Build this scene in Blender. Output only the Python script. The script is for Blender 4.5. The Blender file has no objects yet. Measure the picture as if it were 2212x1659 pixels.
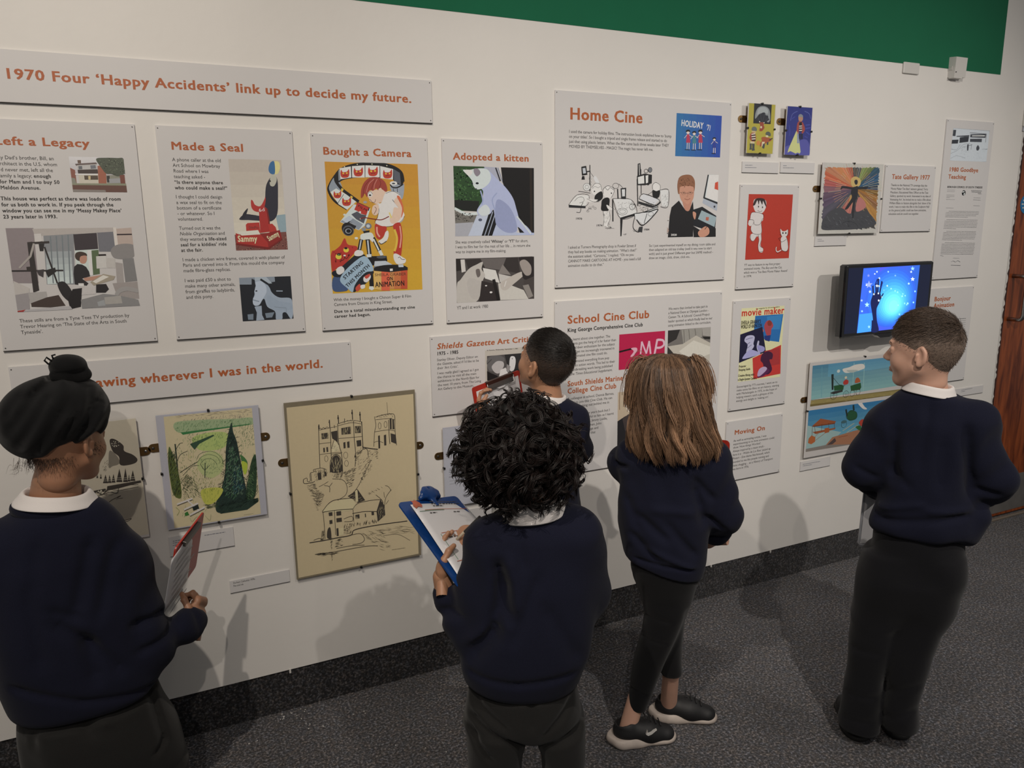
import bpy, math, random
import numpy as np
from mathutils import Vector, Matrix
from mathutils.geometry import tessellate_polygon
random.seed(11)
SC=bpy.context.scene; COL=SC.collection
# ---------------------------------------------------------------- camera, world, lights, exposure
cam=bpy.data.cameras.new('camera'); camo=bpy.data.objects.new('camera',cam); COL.objects.link(camo)
camo.location=(0,-2.4115,1.6); camo.rotation_euler=(1.36832352,0.0126868148,-0.441495797)
cam.sensor_width=36; cam.lens=1630.95/2212*36; cam.clip_start=.05
SC.camera=camo
w=bpy.data.worlds.new('gallery_dim'); SC.world=w; w.use_nodes=True
w.node_tree.nodes['Background'].inputs[0].default_value=(1,.97,.93,1); w.node_tree.nodes['Background'].inputs[1].default_value=.13
def spot(name,loc,to,power,size,blend=.5,rad=.02,col=(1,.9,.78)):
    l=bpy.data.lights.new(name,'SPOT'); l.energy=power; l.spot_size=math.radians(size); l.spot_blend=blend
    l.shadow_soft_size=rad; l.color=col
    o=bpy.data.objects.new(name,l); COL.objects.link(o); o.location=loc
    o.rotation_euler=(Vector(to)-Vector(loc)).to_track_quat('-Z','Y').to_euler(); return o
LW=(1,.93,.85)
spot('spot_light',(.9,-2.9,3.25),(2.6,0,.85),132,80,.9,col=LW)
spot('spot_light',(3.5,-2.9,3.0),(2.9,0,.9),95,66,.9,col=LW)
spot('spot_light',(-.6,-2.2,3.3),(.25,0,.9),100,86,.95,col=(1,.9,.78))
spot('spot_light',(-.5,-3.6,3.0),(.6,0,1.0),55,62,.95,col=(1,.9,.8))
vs=SC.view_settings; vs.view_transform='Standard'; vs.look='None'; vs.gamma=1; vs.use_curve_mapping=False; vs.exposure=.5
SC.cycles.max_bounces=6; SC.cycles.transparent_max_bounces=12
# ---------------------------------------------------------------- materials
def lin(h):
    c=[int(h[i:i+2],16)/255 for i in (0,2,4)]
    return [x/12.92 if x<.04045 else ((x+.055)/1.055)**2.4 for x in c]
PAPER=lin('c6bfb9')
def alb(h): return [min(.8,(a/p)**1.1*.66) for a,p in zip(lin(h),PAPER)]
def lk(m,a,b): m.node_tree.links.new(a,b)
def mat(name,col,rough=.6,noise=None,bump=None,metal=0,spec=.5,sheen=0,mix=.25,attr=None,emit=None,coat=0):
    m=bpy.data.materials.new(name); m.use_nodes=True; nt=m.node_tree; b=nt.nodes['Principled BSDF']
    b.inputs['Base Color'].default_value=(*col,1); b.inputs['Roughness'].default_value=rough; b.inputs['Metallic'].default_value=metal
    b.inputs['Specular IOR Level'].default_value=spec
    if sheen: b.inputs['Sheen Weight'].default_value=sheen; b.inputs['Sheen Roughness'].default_value=.5
    if coat: b.inputs['Coat Weight'].default_value=coat
    tc=nt.nodes.new('ShaderNodeTexCoord'); src=None
    if attr:
        a=nt.nodes.new('ShaderNodeAttribute'); a.attribute_name=attr; src=a.outputs['Color']
    if noise:
        n=nt.nodes.new('ShaderNodeTexNoise'); n.inputs['Scale'].default_value=noise; n.inputs['Detail'].default_value=5; lk(m,tc.outputs['Object'],n.inputs['Vector'])
        r=nt.nodes.new('ShaderNodeMapRange'); r.inputs[3].default_value=1-mix; r.inputs[4].default_value=1+mix; lk(m,n.outputs['Fac'],r.inputs[0])
        v=nt.nodes.new('ShaderNodeMix'); v.data_type='RGBA'; v.blend_type='MULTIPLY'; v.inputs[0].default_value=1
        if src: lk(m,src,v.inputs[6])
        else: v.inputs[6].default_value=(*col,1)
        lk(m,r.outputs[0],v.inputs[7]); src=v.outputs[2]
    if src: lk(m,src,b.inputs['Base Color'])
    if bump:
        for k,(sc,st,di) in enumerate(bump):
            n=nt.nodes.new('ShaderNodeTexNoise'); n.inputs['Scale'].default_value=sc; n.inputs['Detail'].default_value=4; lk(m,tc.outputs['Object'],n.inputs['Vector'])
            bp=nt.nodes.new('ShaderNodeBump'); bp.inputs['Strength'].default_value=st; bp.inputs['Distance'].default_value=di
            lk(m,n.outputs['Fac'],bp.inputs['Height'])
            if k: lk(m,last.outputs[0],bp.inputs['Normal'])
            last=bp
        lk(m,last.outputs[0],b.inputs['Normal'])
    if emit: b.inputs['Emission Color'].default_value=(*emit[0],1); b.inputs['Emission Strength'].default_value=emit[1]
    return m
M={}
M['wall']=mat('white_wall_paint',(.76,.735,.70),.55,6,[(38,.12,.004),(240,.1,.0008)],mix=.03)
M['green']=mat('green_paint',(.0008,.125,.055),.85,8,[(60,.1,.003)],mix=.08)
M['panel']=mat('matt_panel_print',(.65,.635,.632),.5,30,[(500,.05,.0003)],mix=.015)
M['edge_shade']=mat('painted_edge_shadow',(.05,.045,.04),.7)  # dark tone stands in for the shadow line below panels and plates
M['print']=mat('printed_ink',(.5,.5,.5),.5,120,None,attr='ink',mix=.06)
M['ink']=mat('black_print',(.018,.017,.017),.6)
M['grey_ink']=mat('grey_print',(.055,.052,.052),.6)
M['orange']=mat('orange_print',(.44,.115,.035),.55,60,mix=.06)
M['nail']=mat('nail_steel',(.08,.075,.07),.4,metal=.7)
M['brown']=mat('brown_mount_board',alb('80745f'),.6,50,mix=.1)
M['greyb']=mat('grey_mount_board',alb('b3afb4'),.5,30,mix=.03)
M['mdf']=mat('mdf_backing',(.22,.15,.09),.7,60,mix=.2)
M['brass']=mat('aged_brass',(.33,.2,.08),.35,40,metal=1,mix=.3)
M['clip']=mat('black_clip',(.01,.01,.01),.35)
M['plastic_w']=mat('white_plastic',(.62,.6,.57),.4,20,mix=.03)
M['tvblack']=mat('gloss_black_plastic',(.004,.004,.005),.18,coat=.6)
M['screen_off']=mat('dark_panel_glass',(.004,.0055,.014),.12,emit=((.01,.014,.04),.5))
M['steel']=mat('brushed_steel',(.42,.42,.42),.32,90,metal=1,mix=.15)
M['kick']=mat('kick_plate_steel',(.2,.19,.18),.5,12,metal=.5,mix=.35)
M['frame_w']=mat('dark_stained_frame',(.035,.010,.006),.45,14,mix=.4)
M['gap']=mat('painted_gap_shadow',(.008,.007,.006),.9)  # near-black tone with the shade under the wall put into it
def wood():
    m=mat('red_brown_door_veneer',(.2,.04,.01),.38); nt=m.node_tree; b=nt.nodes['Principled BSDF']
    tc=nt.nodes.new('ShaderNodeTexCoord'); mp=nt.nodes.new('ShaderNodeMapping'); mp.inputs['Scale'].default_value=(9,9,1.3); lk(m,tc.outputs['Object'],mp.inputs[0])
    n=nt.nodes.new('ShaderNodeTexNoise'); n.inputs['Scale'].default_value=2.2; n.inputs['Detail'].default_value=8; n.inputs['Distortion'].default_value=1.6; lk(m,mp.outputs[0],n.inputs['Vector'])
    r=nt.nodes.new('ShaderNodeValToRGB'); r.color_ramp.elements[0].position=.32; r.color_ramp.elements[0].color=(.10,.017,.004,1); r.color_ramp.elements[1].position=.7; r.color_ramp.elements[1].color=(.36,.085,.02,1)
    lk(m,n.outputs['Fac'],r.inputs[0]); lk(m,r.outputs[0],b.inputs['Base Color']); return m
M['wood']=wood()
def carpet(name,k):
    m=mat(name,(.03,.03,.03),.95,spec=.15,sheen=.15); nt=m.node_tree; b=nt.nodes['Principled BSDF']
    tc=nt.nodes.new('ShaderNodeTexCoord')
    def N(s,d,x=None):
        n=nt.nodes.new('ShaderNodeTexNoise'); n.inputs['Scale'].default_value=s; n.inputs['Detail'].default_value=d; n.inputs['Roughness'].default_value=.7; lk(m,tc.outputs['Object'],n.inputs['Vector']); return n
    n1=N(125,7); r=nt.nodes.new('ShaderNodeValToRGB'); e=r.color_ramp.elements
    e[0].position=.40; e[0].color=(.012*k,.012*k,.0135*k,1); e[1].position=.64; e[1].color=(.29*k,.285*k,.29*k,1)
    x=e.new(.52); x.color=(.065*k,.063*k,.066*k,1)
    lk(m,n1.outputs['Fac'],r.inputs[0])
    n2=N(60,3); r2=nt.nodes.new('ShaderNodeValToRGB'); e=r2.color_ramp.elements; e[0].position=.4; e[0].color=(.88,.95,1.1,1); e[1].position=.6; e[1].color=(1.15,1.0,.9,1)
    lk(m,n2.outputs['Color'],r2.inputs[0])
    mx=nt.nodes.new('ShaderNodeMix'); mx.data_type='RGBA'; mx.blend_type='MULTIPLY'; mx.inputs[0].default_value=1; lk(m,r.outputs[0],mx.inputs[6]); lk(m,r2.outputs[0],mx.inputs[7])
    n3=N(3.5,5); r3=nt.nodes.new('ShaderNodeMapRange'); r3.inputs[1].default_value=.3; r3.inputs[2].default_value=.7; r3.inputs[3].default_value=.75; r3.inputs[4].default_value=1.25; lk(m,n3.outputs['Fac'],r3.inputs[0])
    m2=nt.nodes.new('ShaderNodeMix'); m2.data_type='RGBA'; m2.blend_type='MULTIPLY'; m2.inputs[0].default_value=1; lk(m,mx.outputs[2],m2.inputs[6]); lk(m,r3.outputs[0],m2.inputs[7])
    lk(m,m2.outputs[2],b.inputs['Base Color'])
    bp=nt.nodes.new('ShaderNodeBump'); bp.inputs['Strength'].default_value=.9; bp.inputs['Distance'].default_value=.006; lk(m,n1.outputs['Fac'],bp.inputs['Height']); lk(m,bp.outputs[0],b.inputs['Normal'])
    return m
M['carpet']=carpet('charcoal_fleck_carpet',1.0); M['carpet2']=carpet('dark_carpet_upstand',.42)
def glass():
    m=bpy.data.materials.new('picture_glass'); m.use_nodes=True; nt=m.node_tree; nt.nodes.clear()
    o=nt.nodes.new('ShaderNodeOutputMaterial'); t=nt.nodes.new('ShaderNodeBsdfTransparent'); g=nt.nodes.new('ShaderNodeBsdfGlossy'); g.inputs['Roughness'].default_value=.03
    lw=nt.nodes.new('ShaderNodeLayerWeight'); lw.inputs[0].default_value=.5; pw=nt.nodes.new('ShaderNodeMath'); pw.operation='POWER'; pw.inputs[1].default_value=4; lk(m,lw.outputs['Facing'],pw.inputs[0]); f=nt.nodes.new('ShaderNodeMapRange'); f.inputs[3].default_value=.025; f.inputs[4].default_value=.6; lk(m,pw.outputs[0],f.inputs[0]); x=nt.nodes.new('ShaderNodeMixShader'); t.inputs[0].default_value=(.997,.992,.988,1)
    lk(m,f.outputs[0],x.inputs[0]); lk(m,t.outputs[0],x.inputs[1]); lk(m,g.outputs[0],x.inputs[2]); lk(m,x.outputs[0],o.inputs[0]); return m
M['glass']=glass()
# ---------------------------------------------------------------- object helpers
def tag(o,label=None,cat=None,group=None,kind=None):
    if label: o['label']=label
    if cat: o['category']=cat
    if group: o['group']=group
    if kind: o['kind']=kind
    return o
def empty(name,loc,rz=0):
    o=bpy.data.objects.new(name,None); COL.objects.link(o); o.location=loc; o.rotation_euler.z=rz; o.empty_display_size=.05; return o
def mesh_obj(name,V,F,m,parent=None,smooth=False,loc=None,mats=None,mi=None):
    me=bpy.data.meshes.new(name); me.from_pydata([tuple(map(float,v)) for v in V],[],[tuple(map(int,f)) for f in F]); me.update()
    for x in (mats or [m]): me.materials.append(x)
    if mi is not None: me.polygons.foreach_set('material_index',mi)
    if smooth: me.polygons.foreach_set('use_smooth',[True]*len(me.polygons))
    o=bpy.data.objects.new(name,me); COL.objects.link(o)
    if parent: o.parent=parent
    if loc is not None: o.location=loc
    return o
class MB:
    def __init__(s): s.V=[]; s.F=[]
    def add(s,V,F):
        n=len(s.V); s.V+= [tuple(v) for v in V]; s.F+=[tuple(i+n for i in f) for f in F]; return s
    def box(s,x0,x1,y0,y1,z0,z1,bev=0):
        if bev:
            b=bev; V=[];  # chamfered box
            for z,ins in ((z0,b),(z0+b,0),(z1-b,0),(z1,b)):
                for (cx,sx) in ((x0,1),(x1,-1)):
                    pass
                X0,X1,Y0,Y1=x0+ins,x1-ins,y0+ins,y1-ins; c=b
                V+=[(X0+c,Y0,z),(X1-c,Y0,z),(X1,Y0+c,z),(X1,Y1-c,z),(X1-c,Y1,z),(X0+c,Y1,z),(X0,Y1-c,z),(X0,Y0+c,z)]
            F=[tuple(reversed(range(8))),tuple(range(24,32))]
            for k in range(3):
                for i in range(8): j=(i+1)%8; F.append((k*8+i,k*8+j,k*8+8+j,k*8+8+i))
            return s.add(V,F)
        V=[(x0,y0,z0),(x1,y0,z0),(x1,y1,z0),(x0,y1,z0),(x0,y0,z1),(x1,y0,z1),(x1,y1,z1),(x0,y1,z1)]
        return s.add(V,[(3,2,1,0),(4,5,6,7),(0,1,5,4),(1,2,6,5),(2,3,7,6),(3,0,4,7)])
    def tube(s,pts,r,n=8,cap=True):
        P=[Vector(p) for p in pts]; R=r if hasattr(r,'__len__') else [r]*len(P); V=[];F=[]; up=None
        for i,p in enumerate(P):
            t=(P[min(i+1,len(P)-1)]-P[max(i-1,0)])
            if t.length<1e-9: t=Vector((0,0,1))
            t.normalize()
            if up is None: up=t.orthogonal().normalized()
            else:
                up=(up-t*up.dot(t)); up=up.normalized() if up.length>1e-6 else t.orthogonal().normalized()
            b=t.cross(up)
            for k in range(n):
                a=2*math.pi*k/n; V.append(p+(up*math.cos(a)+b*math.sin(a))*R[i])
        for i in range(len(P)-1):
            for k in range(n): l=(k+1)%n; F.append((i*n+k,i*n+l,(i+1)*n+l,(i+1)*n+k))
        if cap: F.append(tuple(reversed(range(n)))); F.append(tuple(range((len(P)-1)*n,len(P)*n)))
        return s.add(V,F)
    def prism(s,pts,y0,y1):   # polygon in x,z extruded in y
        n=len(pts); V=[(x,y0,z) for x,z in pts]+[(x,y1,z) for x,z in pts]
        return s.add(V,[tuple(range(n)),tuple(reversed(range(n,2*n)))]+[(i,i+n,(i+1)%n+n,(i+1)%n) for i in range(n)])
    def build(s,name,m,parent=None,smooth=False,loc=None): return mesh_obj(name,s.V,s.F,m,parent,smooth,loc)
def struct(name,mb,m,label=None): 
    o=mb.build(name,m); tag(o,label,None,None,'structure'); return o
# ---------------------------------------------------------------- room shell
WE=3.895
struct('wall_back',MB().box(-2.6,WE,0,.02,.152,3.3).box(WE,5.6,.0,.02,2.065,3.3),M['wall'],'white painted gallery wall')
struct('trim_1',MB().box(-.4,3.675,-.0015,0,2.278,3.3),M['green'],'deep green painted band along the top of the wall')
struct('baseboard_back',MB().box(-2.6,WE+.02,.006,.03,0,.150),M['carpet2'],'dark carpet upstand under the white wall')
struct('trim_2',MB().box(-2.6,WE,.012,.03,.140,.156),M['gap'],'dark strip painted as the shadow line under the white wall')  # added dark strip, the shade below the wall given as colour
def floor():
    V=[(-3,-5,0),(7,-5,0),(7,.06,0),(-3,.06,0)]; return mesh_obj('floor',V,[(0,1,2,3)],M['carpet'])
tag(floor(),'charcoal flecked carpet floor',None,None,'structure')
# ragged filler edge between wall and door frame
rg=MB(); rnd=random.Random(3); zs=[.152+i*.013 for i in range(148)]
pts=[(WE+.001,z) for z in zs]+[(WE+.006+rnd.random()**2*.012,z) for z in reversed(zs)]
rg.prism(pts,-.001,.012); struct('trim_3',rg,M['plastic_w'],'ragged pale filler edge beside the door frame')
# door
fr=MB().box(WE+.004,3.926,.004,.09,0,2.055).box(4.85,4.89,.004,.09,0,2.055).box(3.926,4.85,.004,.09,2.02,2.055)
dr=empty('door_1',(4.42,.05,0)); tag(dr,'red brown wooden door at the right edge of the wall',None,None,'structure')
o=fr.build('door_frame',M['frame_w'],dr,loc=(-4.42,-.05,0))
MB().box(3.929,4.847,.02,.062,.012,2.016,.002).build('door_leaf',M['wood'],dr,loc=(-4.42,-.05,0))
kp=MB().box(3.94,4.84,.0175,.0205,.03,.235).build('kick_plate',M['kick'],dr,loc=(-4.42,-.05,0))
sc=MB()
sc.tube([(4.19,.0174,.145),(4.19,.012,.145)],.009,12); sc.build('door_stop',M['steel'],dr,loc=(-4.42,-.05,0))
hx=3.985
pth=[(hx,.02,1.332),(hx,-.03,1.332)]+[(hx,-.03-.024*math.sin(t),1.308+.024*math.cos(t)) for t in [math.pi/12*k for k in range(1,7)]]
pth+=[(hx,-.054,1.135)]+[(hx,-.03-.024*math.cos(t),1.135-.024*math.sin(t)) for t in [math.pi/12*k for k in range(1,7)]]+[(hx,.02,1.111)]
MB().tube(pth,.0105,14).build('pull_handle',M['steel'],dr,smooth=True,loc=(-4.42,-.05,0))
ms=MB(); c=[(4.022+.048*math.cos(t),1.69+.048*math.sin(t)) for t in [2*math.pi*k/40 for k in range(40)]]
ms.prism(c,.0185,.0202); st=ms.build('door_sticker',mat('blue_sticker',(.01,.16,.38),.4),dr,loc=(-4.42,-.05,0))
tl=MB(); 
for z,a,b in ((1.708,.03,.03),(1.69,.038,.04),(1.672,.03,.035)):
    for k in range(6): x=4.022-a+k*.0125; tl.box(x,x+.009,.0178,.0184,z-.004,z+.004)
tl.build('sticker_text',M['plastic_w'],st)
struct('trim_4',MB().box(WE-.02,5.6,-.012,.004,.0,.012,.002),mat('threshold_metal',(.3,.25,.2),.45,metal=.6),'pale threshold strip at the door foot')
struct('wall_recess',MB().box(4.89,5.6,.03,.09,0,2.065),M['wall'],'white wall beyond the door')

WALL_THINGS=[
{'n': 'banner_panel', 'l': 'long grey banner panel reading 1970 Four Happy Accidents along the top', 'c': 'sign', 'k': 'panel', 'g': 'exhibition panels on the white wall', 'y': 6.0, 'r': [-609.8, 859.4, 1936.6, 2064.9], 't': [('heading', 'hb', -294.5, 1994.2, 0.0, 1088.2, 0, 24.7, ['1970 Four ‘Happy Accidents’ link up to decide my future.'])], 'p': []},
{'n': 'banner_panel', 'l': 'lower grey banner panel ending with wherever I was in the world', 'c': 'sign', 'k': 'panel', 'g': 'exhibition panels on the white wall', 'y': 6.0, 'r': [-378.4, 554.4, 1126.8, 1250.0], 't': [('heading', 'hb', -226.0, 1174.9, 0.0, 691.2, 0, 26.3, ['Drawing wherever I was in the world.'])], 'p': []},
{'n': 'text_panel', 'l': 'panel headed Left a Legacy with a house photo and a studio photo', 'c': 'sign', 'k': 'panel', 'g': 'exhibition panels on the white wall', 'y': 6.0, 'r': [-383.8, -5.7, 1295.4, 1894.4], 't': [('heading', 'hb', -337.1, 1830.6, 0.0, 218.4, 0, 20.6, ['Left a Legacy']), ('body_text', 'r', -336.7, 1794.5, 15.2, 129.3, 0, 0.0, ['My Dad’s brother, Bill, an', 'architect in the U.S. whom', 'I’d never met, left all the', 'family a legacy; **enough**', '**for Mam and I to buy 50**', '**Meldon Avenue.**']), ('body_text', 'b', -339.8, 1690.6, 15.5, 281.4, 0, 0.0, ['This house was perfect as there was loads of room', 'for us both to work in. If you peek through the', 'window you can see me in my ‘Messy Makey Place’', '23 years later in 1993.']), ('body_text', 'r', -337.6, 1369.1, 15.6, 266.3, 0, 0.0, ['These stills are from a Tyne Tees TV production by', 'Trevor Hearing on ‘The State of the Arts in South', 'Tyneside’.'])], 'p': [('house_photo', -172.3, 1713.1, 130.8, 92.0, 'G d2cbcd b9b0b0 6 -3,918 1310,923 1311,456 -3,433\nP 8a5a4c -3,631 109,572 111,221 -5,250\nP 6f5a4e 193,832 276,834 272,749 195,747\nP 6a5a55 127,734 633,782 656,740 148,680\nP b9b2ad 164,695 642,737 646,598 170,574\nP 6b6a6c 198,675 287,683 286,597 199,589\nP 77767a 484,702 611,714 615,622 487,607\nP 4a3e3a 170,580 647,605 651,482 174,467\nP d8d4cf 99,481 651,488 647,451 100,447\nP c4b9a8 172,442 647,451 634,228 181,228\nP 5b4d40 309,433 637,438 634,327 308,322\nP c9b58c 403,422 459,423 451,330 401,330\nP a0644f 656,691 858,726 827,230 634,222\nP 8f8a7c 836,448 1196,470 1185,219 840,215\nP 3c3836 849,432 921,437 911,263 842,262\nP 8b8779 -29,372 85,358 109,206 -8,220\nP 8c8a74 -7,226 1302,237 1305,180 -4,183\nP 6a4a40 -4,183 1305,180 1307,1 -5,-1\nP 8a7f77 2,67 780,56 788,-4 3,-1\nC 55584a 643,874 872,911 1157,912 1300,907 1317,737 1303,518 1134,422 968,481 841,494 732,662\nN 3d4036 60 24 643,874 1300,907 1301,503 995,466 732,662\nN 777b66 45 21 669,860 1284,891 1291,549 1000,513 760,662\nP 7a4a3e 1166,453 1289,471 1288,236 1172,235\nP 9e9a99 898,356 1172,376 1168,251 899,238'), ('studio_photo', -338.4, 1397.9, 297.3, 221.1, 'P 8f8281 0,2211 629,2211 576,746 -13,770\nP b3a8a0 600,2189 2520,2200 2517,2088 806,2002 643,1989\nP 8c8a8a 833,2002 1552,2038 1426,679 762,707\nG 9b9c9c c9d0cc 5 838,1583 1444,1584 1388,712 777,712\nL 7b7f80 3 994,1984 916,732\nL 7b7f80 3 1132,1994 1054,726\nL 7b7f80 3 1271,2011 1184,721\nL 7b7f80 3 1411,2021 1318,715\nP 433a3d 1537,2032 2104,2062 2093,1623 1530,1598\nP 777477 2113,2068 2508,2088 2509,1543 2105,1553\nP c9cdc4 1530,1598 2099,1623 2054,944 1493,900\nP 5f6b4d 1924,1589 2097,1604 2060,944 1893,918\nP e2e0da 1825,1591 1919,1596 1893,918 1814,904\nP b8a498 2583,2167 2972,2195 2983,1727 2569,1703\nL 463a3a 4 2572,2007 2968,2011\nP d2c6bb 2520,2200 2593,2208 2592,1638 2517,1624\nC 8d8682 2396,1578 2542,1720 2809,1756 2994,1694 2983,1434 2855,1340 2647,1330 2448,1384\nP 837e7b 2664,1345 2945,1354 2984,713 2669,692\nP a49a94 2478,1253 2650,1216 2630,595 2454,603\nP 9e938d 2344,673 2982,696 2979,215 2442,209\nP c8c0b8 2020,1427 2265,1437 2250,1099 1998,1091\nP bdb4ac 2259,1373 2476,1367 2461,1092 2258,1099\nL 332a28 5 2081,1458 2268,1459\nP 2f2b2c 1458,1157 1545,1233 1656,1214 1747,1147 1804,1017 1818,888 1613,832 1754,697 1705,635 1426,679 1425,967\nC 4a3a30 1512,1441 1551,1535 1666,1563 1788,1513 1793,1433 1677,1404 1638,1310 1543,1345\nC b98b76 1652,1437 1781,1449 1788,1338 1730,1244 1632,1253 1613,1343\nP b98b76 1649,846 1904,885 2079,911 2088,862 1863,774 1676,765\nP a39684 1801,728 2140,941 2437,865 2383,769 1876,628\nP d6cdc1 1859,741 2137,909 2276,855 1940,690\nP 2b2627 1936,657 2183,663 2239,514 2142,420 1912,431\nP c3bab4 1359,585 1901,601 1908,399 1563,383 1366,521\nP efeae2 1508,707 1641,702 1640,612 1510,617\nP 38312f 443,1839 559,1852 567,557 424,501\nP c9c0b9 624,2051 787,2064 795,1863 625,1836\nP 3c3431 464,1839 952,1861 951,1805 457,1783\nP 2f2a29 700,1788 830,1795 786,1600 705,1602\nL 332c2b 4 826,1708 1013,728\nL 332c2b 4 1,1096 1191,1070\nP 3b3330 346,1192 549,1202 563,1092 346,1084\nP 2c2827 766,1085 1007,1155 1022,1044 812,894\nP 474040 563,1092 742,1117 703,898 602,965\nL a79d95 5 594,1805 473,1468 182,1167\nP bcb2aa 8,832 345,630 330,505 2,458\nP 9b9290 2,458 330,505 290,64 3,33\nP a9a19b 303,506 726,518 738,263 323,221\nP 4a3c36 721,360 1004,410 1137,114 772,86 338,125 336,220\nC 2c2829 1009,696 1101,772 1208,736 1324,523 1355,296 1260,204 1087,406\nP 241f20 1356,554 1584,576 1499,62 1238,11 1211,271\nP 8b8683 1520,255 2081,391 2426,341 2946,183 2974,15 1522,12\nP a79f97 2099,292 2513,321 2534,105 2107,95\nP 9e9c9a 1912,170 2092,227 2104,62 1929,55\nP b2aba8 5,49 1247,92 1293,2 0,2\nP a33a34 3,33 194,54 134,0 0,2\nC 9f9893 2371,377 2505,535 2715,559 2976,481 2966,382 2703,444 2521,403 2454,324')]},
{'n': 'text_panel', 'l': 'panel headed Made a Seal with a toy seal photo and a pony photo', 'c': 'sign', 'k': 'panel', 'g': 'exhibition panels on the white wall', 'y': 6.0, 'r': [45.8, 416.2, 1295.0, 1894.3], 't': [('heading', 'hb', 81.1, 1830.8, 0.0, 195.6, 0, 21.2, ['Made a Seal']), ('body_text', 'r', 81.1, 1799.5, 15.4, 129.4, 0, 0.0, ['A phone caller at the old', 'Art School on Mowbray', 'Road where I was', 'teaching asked -', '**“Is there anyone there**', '**who could make a seal?”**']), ('body_text', 'r', 80.7, 1697.5, 15.5, 124.5, 0, 0.0, ['I thought I could design', 'a wax seal to fit on the', 'bottom of a certificate', '- or whatever. So I', 'volunteered.']), ('body_text', 'r', 81.2, 1609.8, 15.6, 111.7, 0, 0.0, ['Turned out it was the', '*Noble Organisation* and', 'they wanted **a life-sized**', '**seal for a kiddies’ ride**', '**at the fair.**']), ('body_text', 'r', 81.7, 1520.5, 15.7, 287.5, 0, 0.0, ['I made a chicken wire frame, covered it with plaster of', 'Paris and carved into it. From this mould the company', 'made fibre-glass replicas.']), ('body_text', 'r', 81.8, 1460.5, 16.2, 127.8, 0, 0.0, ['I was paid £50 a shot to', 'make many other animals,', 'from giraffes to ladybirds,', 'and this pony.'])], 'p': [('seal_photo', 230.7, 1547.4, 149.5, 262.1, 'G b9aca0 d3c8b6 6 -3,2619 1485,2624 1481,495 -20,447\nP 93a3a8 1209,1017 1503,1050 1490,529 1275,515\nP 7d4f47 -19,464 1483,529 1504,-3 3,3\nN 55332f 70 30 -21,243 1513,459 1498,4 10,10\nN a98070 40 27 -21,243 1513,459 1498,4 10,10\nC d8c98f 1237,2544 1391,2581 1442,2448 1385,2261 1280,2209 1184,2274\nC 3f6b93 1110,2407 1170,2542 1274,2585 1292,2377 1263,2215 1163,2223 1108,2290\nC 33323c 1005,1901 1193,2174 1294,2175 1340,1973 1317,1565 1281,1154 1204,948 1061,845 928,881 893,1086 941,1495\nC b9b3a3 1114,2021 1177,2190 1295,2192 1310,2023 1221,1870 1121,1886\nE 1c1c20 1127,2011 17 27\nC 33323c 164,903 308,1054 440,1054 769,1001 1001,949 993,846 692,865 427,884\nC 2b2a33 231,919 294,1088 420,1223 415,1155 355,1020 315,936\nC b03a34 538,1459 586,1442 644,1324 791,1291 924,1495 946,1563 955,1461 886,1223 745,1121 597,1155 530,1273\nP a93430 736,1223 939,1257 993,846 987,536 731,505\nP 7c2220 939,1257 993,1205 1027,846 1022,553 987,536 986,846\nT f0e6da 6d 735,1121 914,1148 95\nP b23a33 333,749 387,799 721,814 731,505 335,561\nP b23a33 970,760 1090,776 1184,672 1223,498 1000,484\nP e3d3c0 70,548 671,592 727,453 193,437\nP ab3630 28,514 193,437 728,464 1298,584 1348,322 932,34 40,174\nP 8e2a27 728,464 1298,584 1348,322 932,34 920,225\nP 7b2422 11,225 936,79 1349,340 1345,287 938,16 23,167\nT efdca8 Sammy 73,258 628,258 176 b\nT efdca8 Sammy 966,259 1287,435 153 b\nT 6d3a36 GrandPrix 407,639 690,626 81'), ('pony_photo', 232.6, 1336.0, 149.9, 131.3, 'P 23262c -2,1317 1499,1309 1499,-5 2,5\nP 8b9199 -2,1317 1023,1313 1029,1160 477,1095 -9,1115\nP aab0b6 443,1314 782,1311 939,1111 460,1095\nC 9fa7b2 373,1064 503,1217 702,1156 831,1044 918,827 1115,675 1462,622 1509,293 1477,77 1417,-11 1291,197 1184,185 1154,5 979,-2 962,252 749,407 665,661 514,474 377,463 340,642 404,816\nC b8bec8 375,1099 603,1195 745,1048 747,835 611,629 515,491 361,482 340,642 421,815\nC 9aa3af 775,763 1107,568 1451,478 1474,295 1086,281 817,403\nP 9fa7b2 374,428 580,452 576,166 633,19 392,6 428,247\nP 23262c 355,1275 437,1237 457,1060 390,852 328,925\nL 20242a 6 607,1248 833,1080 940,897\nE 30343a 462,902 31 21\nL 8a929c 3 340,642 522,580\nP 7c858f 154,209 324,217 310,39 158,49\nP 7c858f 665,215 944,235 863,77 689,70\nL 9fa7b2 3 1043,875 1233,866\nL 8a929c 2 955,396 1301,341 1291,197')]},
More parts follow.
